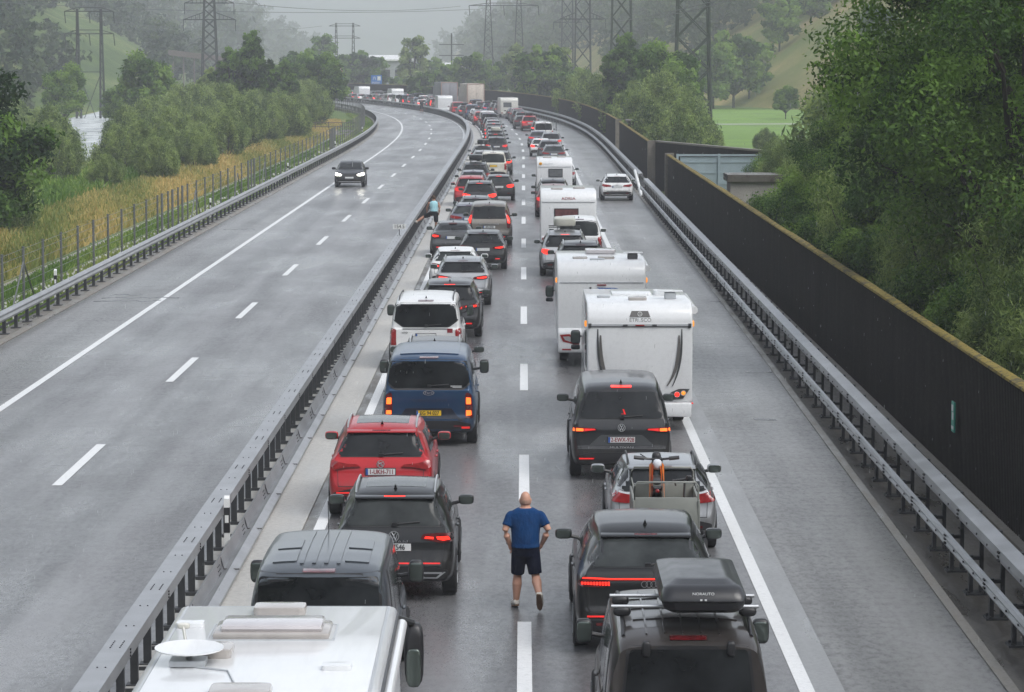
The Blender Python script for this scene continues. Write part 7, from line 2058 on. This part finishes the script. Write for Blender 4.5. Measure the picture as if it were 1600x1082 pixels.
rsign(589, 575, HH(127, 575), 2.1, 2.3, 'blue motorway board with white symbols beyond the distant queue', M_SBLUE, extra=motorway)
s = empty('road_sign', (X(531, 600), 600, -.3), 0, 'white triangular warning sign on a pole above the far queue', 'road sign', 'road signs at the far bend')
MB().tube([(0, .1, 0), (0, .1, HH(108, 600) + .6)], .07, 6).build('pole', M_STEEL, s)
zc = HH(108, 600) + .3
for (k_, mt, dy) in ((1.0, M_SRED, 0), (.78, M_WHITE, -.03)):
    m = MB(); m.add([(-.75 * k_, dy, zc - .5 * k_), (.75 * k_, dy, zc - .5 * k_), (0, dy, zc + .85 * k_), (-.75 * k_, dy + .04, zc - .5 * k_), (.75 * k_, dy + .04, zc - .5 * k_), (0, dy + .04, zc + .85 * k_)], [(0, 1, 2), (3, 5, 4), (0, 3, 4, 1), (1, 4, 5, 2), (2, 5, 3, 0)]); m.build('board', mt, s)
m = MB(); m.box(-.05, .05, -.06, -.03, zc - .05, zc + .4); m.box(-.05, .05, -.06, -.03, zc - .3, zc - .17); m.build('symbol', M_INK, s)
def bill(s, w, h, z): m = MB(); m.add([(-w * .5, -.02, z - h * .5), (w * .5, -.02, z - h * .5), (w * .5, -.02, z), (-w * .1, -.02, z + h * .15), (-w * .5, -.02, z - h * .2)], [(0, 1, 2, 3, 4)]); m.build('picture', M_WHITE, s)
rsign(530, 605, HH(125, 605), 2.1, 1.9, 'blue and white picture board below the triangular sign', simple('board_blue', (.08, .16, .30), .4), extra=bill, kind='billboard')
rsign(518, 606, HH(124, 606), .9, .9, 'small yellow and red sign left of the picture board', M_SYEL, kind='road_sign')
# lower barrier fence beyond the trucks
fe = empty('screen_fence', P(500, 7.4), 0, 'pale grey screen fence behind the distant queue right of the blue sign', 'fence')
mb = MB(); sweep(mb, [(6.9, .0), (6.9, 1.6), (7.0, 1.6), (7.0, .0)], 468, 600); child(mb.build('panel', M_GREYL, fe), fe)
# small wooden rail fence and rocks by the left grass
wf = empty('rail_fence', (-22.5, 330, -.28), 0, 'thin wooden rail fence on the grass beyond the last willows', 'fence')
m = MB()
for k in range(7): m.tube([(-4 + k * 1.5, 0, 0), (-4 + k * 1.5, 0, 1.1)], .05, 5)
m.build('post', M_WOOD, wf)
for z in (.55, 1.0): MB().tube([(-4, 0, z), (5, 0, z)], .04, 5).build('rail', M_WOOD, wf)
M_ROCK = simple('rock', (.20, .19, .175), .85, var=.35, scale=1.5, bump=.8, bscale=5)
mb = MB(); r = random.Random(3)
for k in range(60):
    yy = 305 + r.uniform(0, 22); mb.superell((P(yy, -17.6 - r.uniform(0, 5))[0], yy, -.25), (r.uniform(.2, .5), r.uniform(.2, .5), r.uniform(.15, .4)), .9, 7, 5, Matrix.Rotation(r.uniform(0, 3), 3, 'Z'))
tag(mb.build('rocks', M_ROCK), 'heap of grey rocks beside the end of the farm track', 'rocks', kind='stuff')
# falling rain near the viewer: a few thousand thin drops
rs = np.random.RandomState(77); n = 2600
y = 32 + 60 * rs.rand(n) ** .7; ang = rs.uniform(-.20, .20, n); x = y * ang; zmid = 8.2 - y * np.tan(PITCH - rs.uniform(-.125, .095, n)); keep = (zmid > .1); x, y, zmid = x[keep], y[keep], zmid[keep]; n = len(x)
wd = .0018 + rs.rand(n) * .0012; ln = .010 + .016 * rs.rand(n)
V = np.stack([np.stack([x - wd, y, zmid - ln], 1), np.stack([x + wd, y, zmid - ln], 1), np.stack([x + wd + ln * .1, y, zmid + ln], 1), np.stack([x - wd + ln * .1, y, zmid + ln], 1)], 1).reshape(-1, 3)
V2 = V.copy(); V2[:, 1] += .003
F = np.arange(4 * n).reshape(-1, 4); me = np_mesh('rain', V, F)
mr = bpy.data.materials.new('rain_water'); mr.use_nodes = True; b_ = mr.node_tree.nodes['Principled BSDF']; b_.inputs['Base Color'].default_value = (.75, .78, .8, 1); b_.inputs['Roughness'].default_value = .3; b_.inputs['Alpha'].default_value = .4
me.materials.append(mr); ob = bpy.data.objects.new('rain', me); COL.objects.link(ob); tag(ob, 'light rain falling over the motorway', 'rain', kind='stuff')
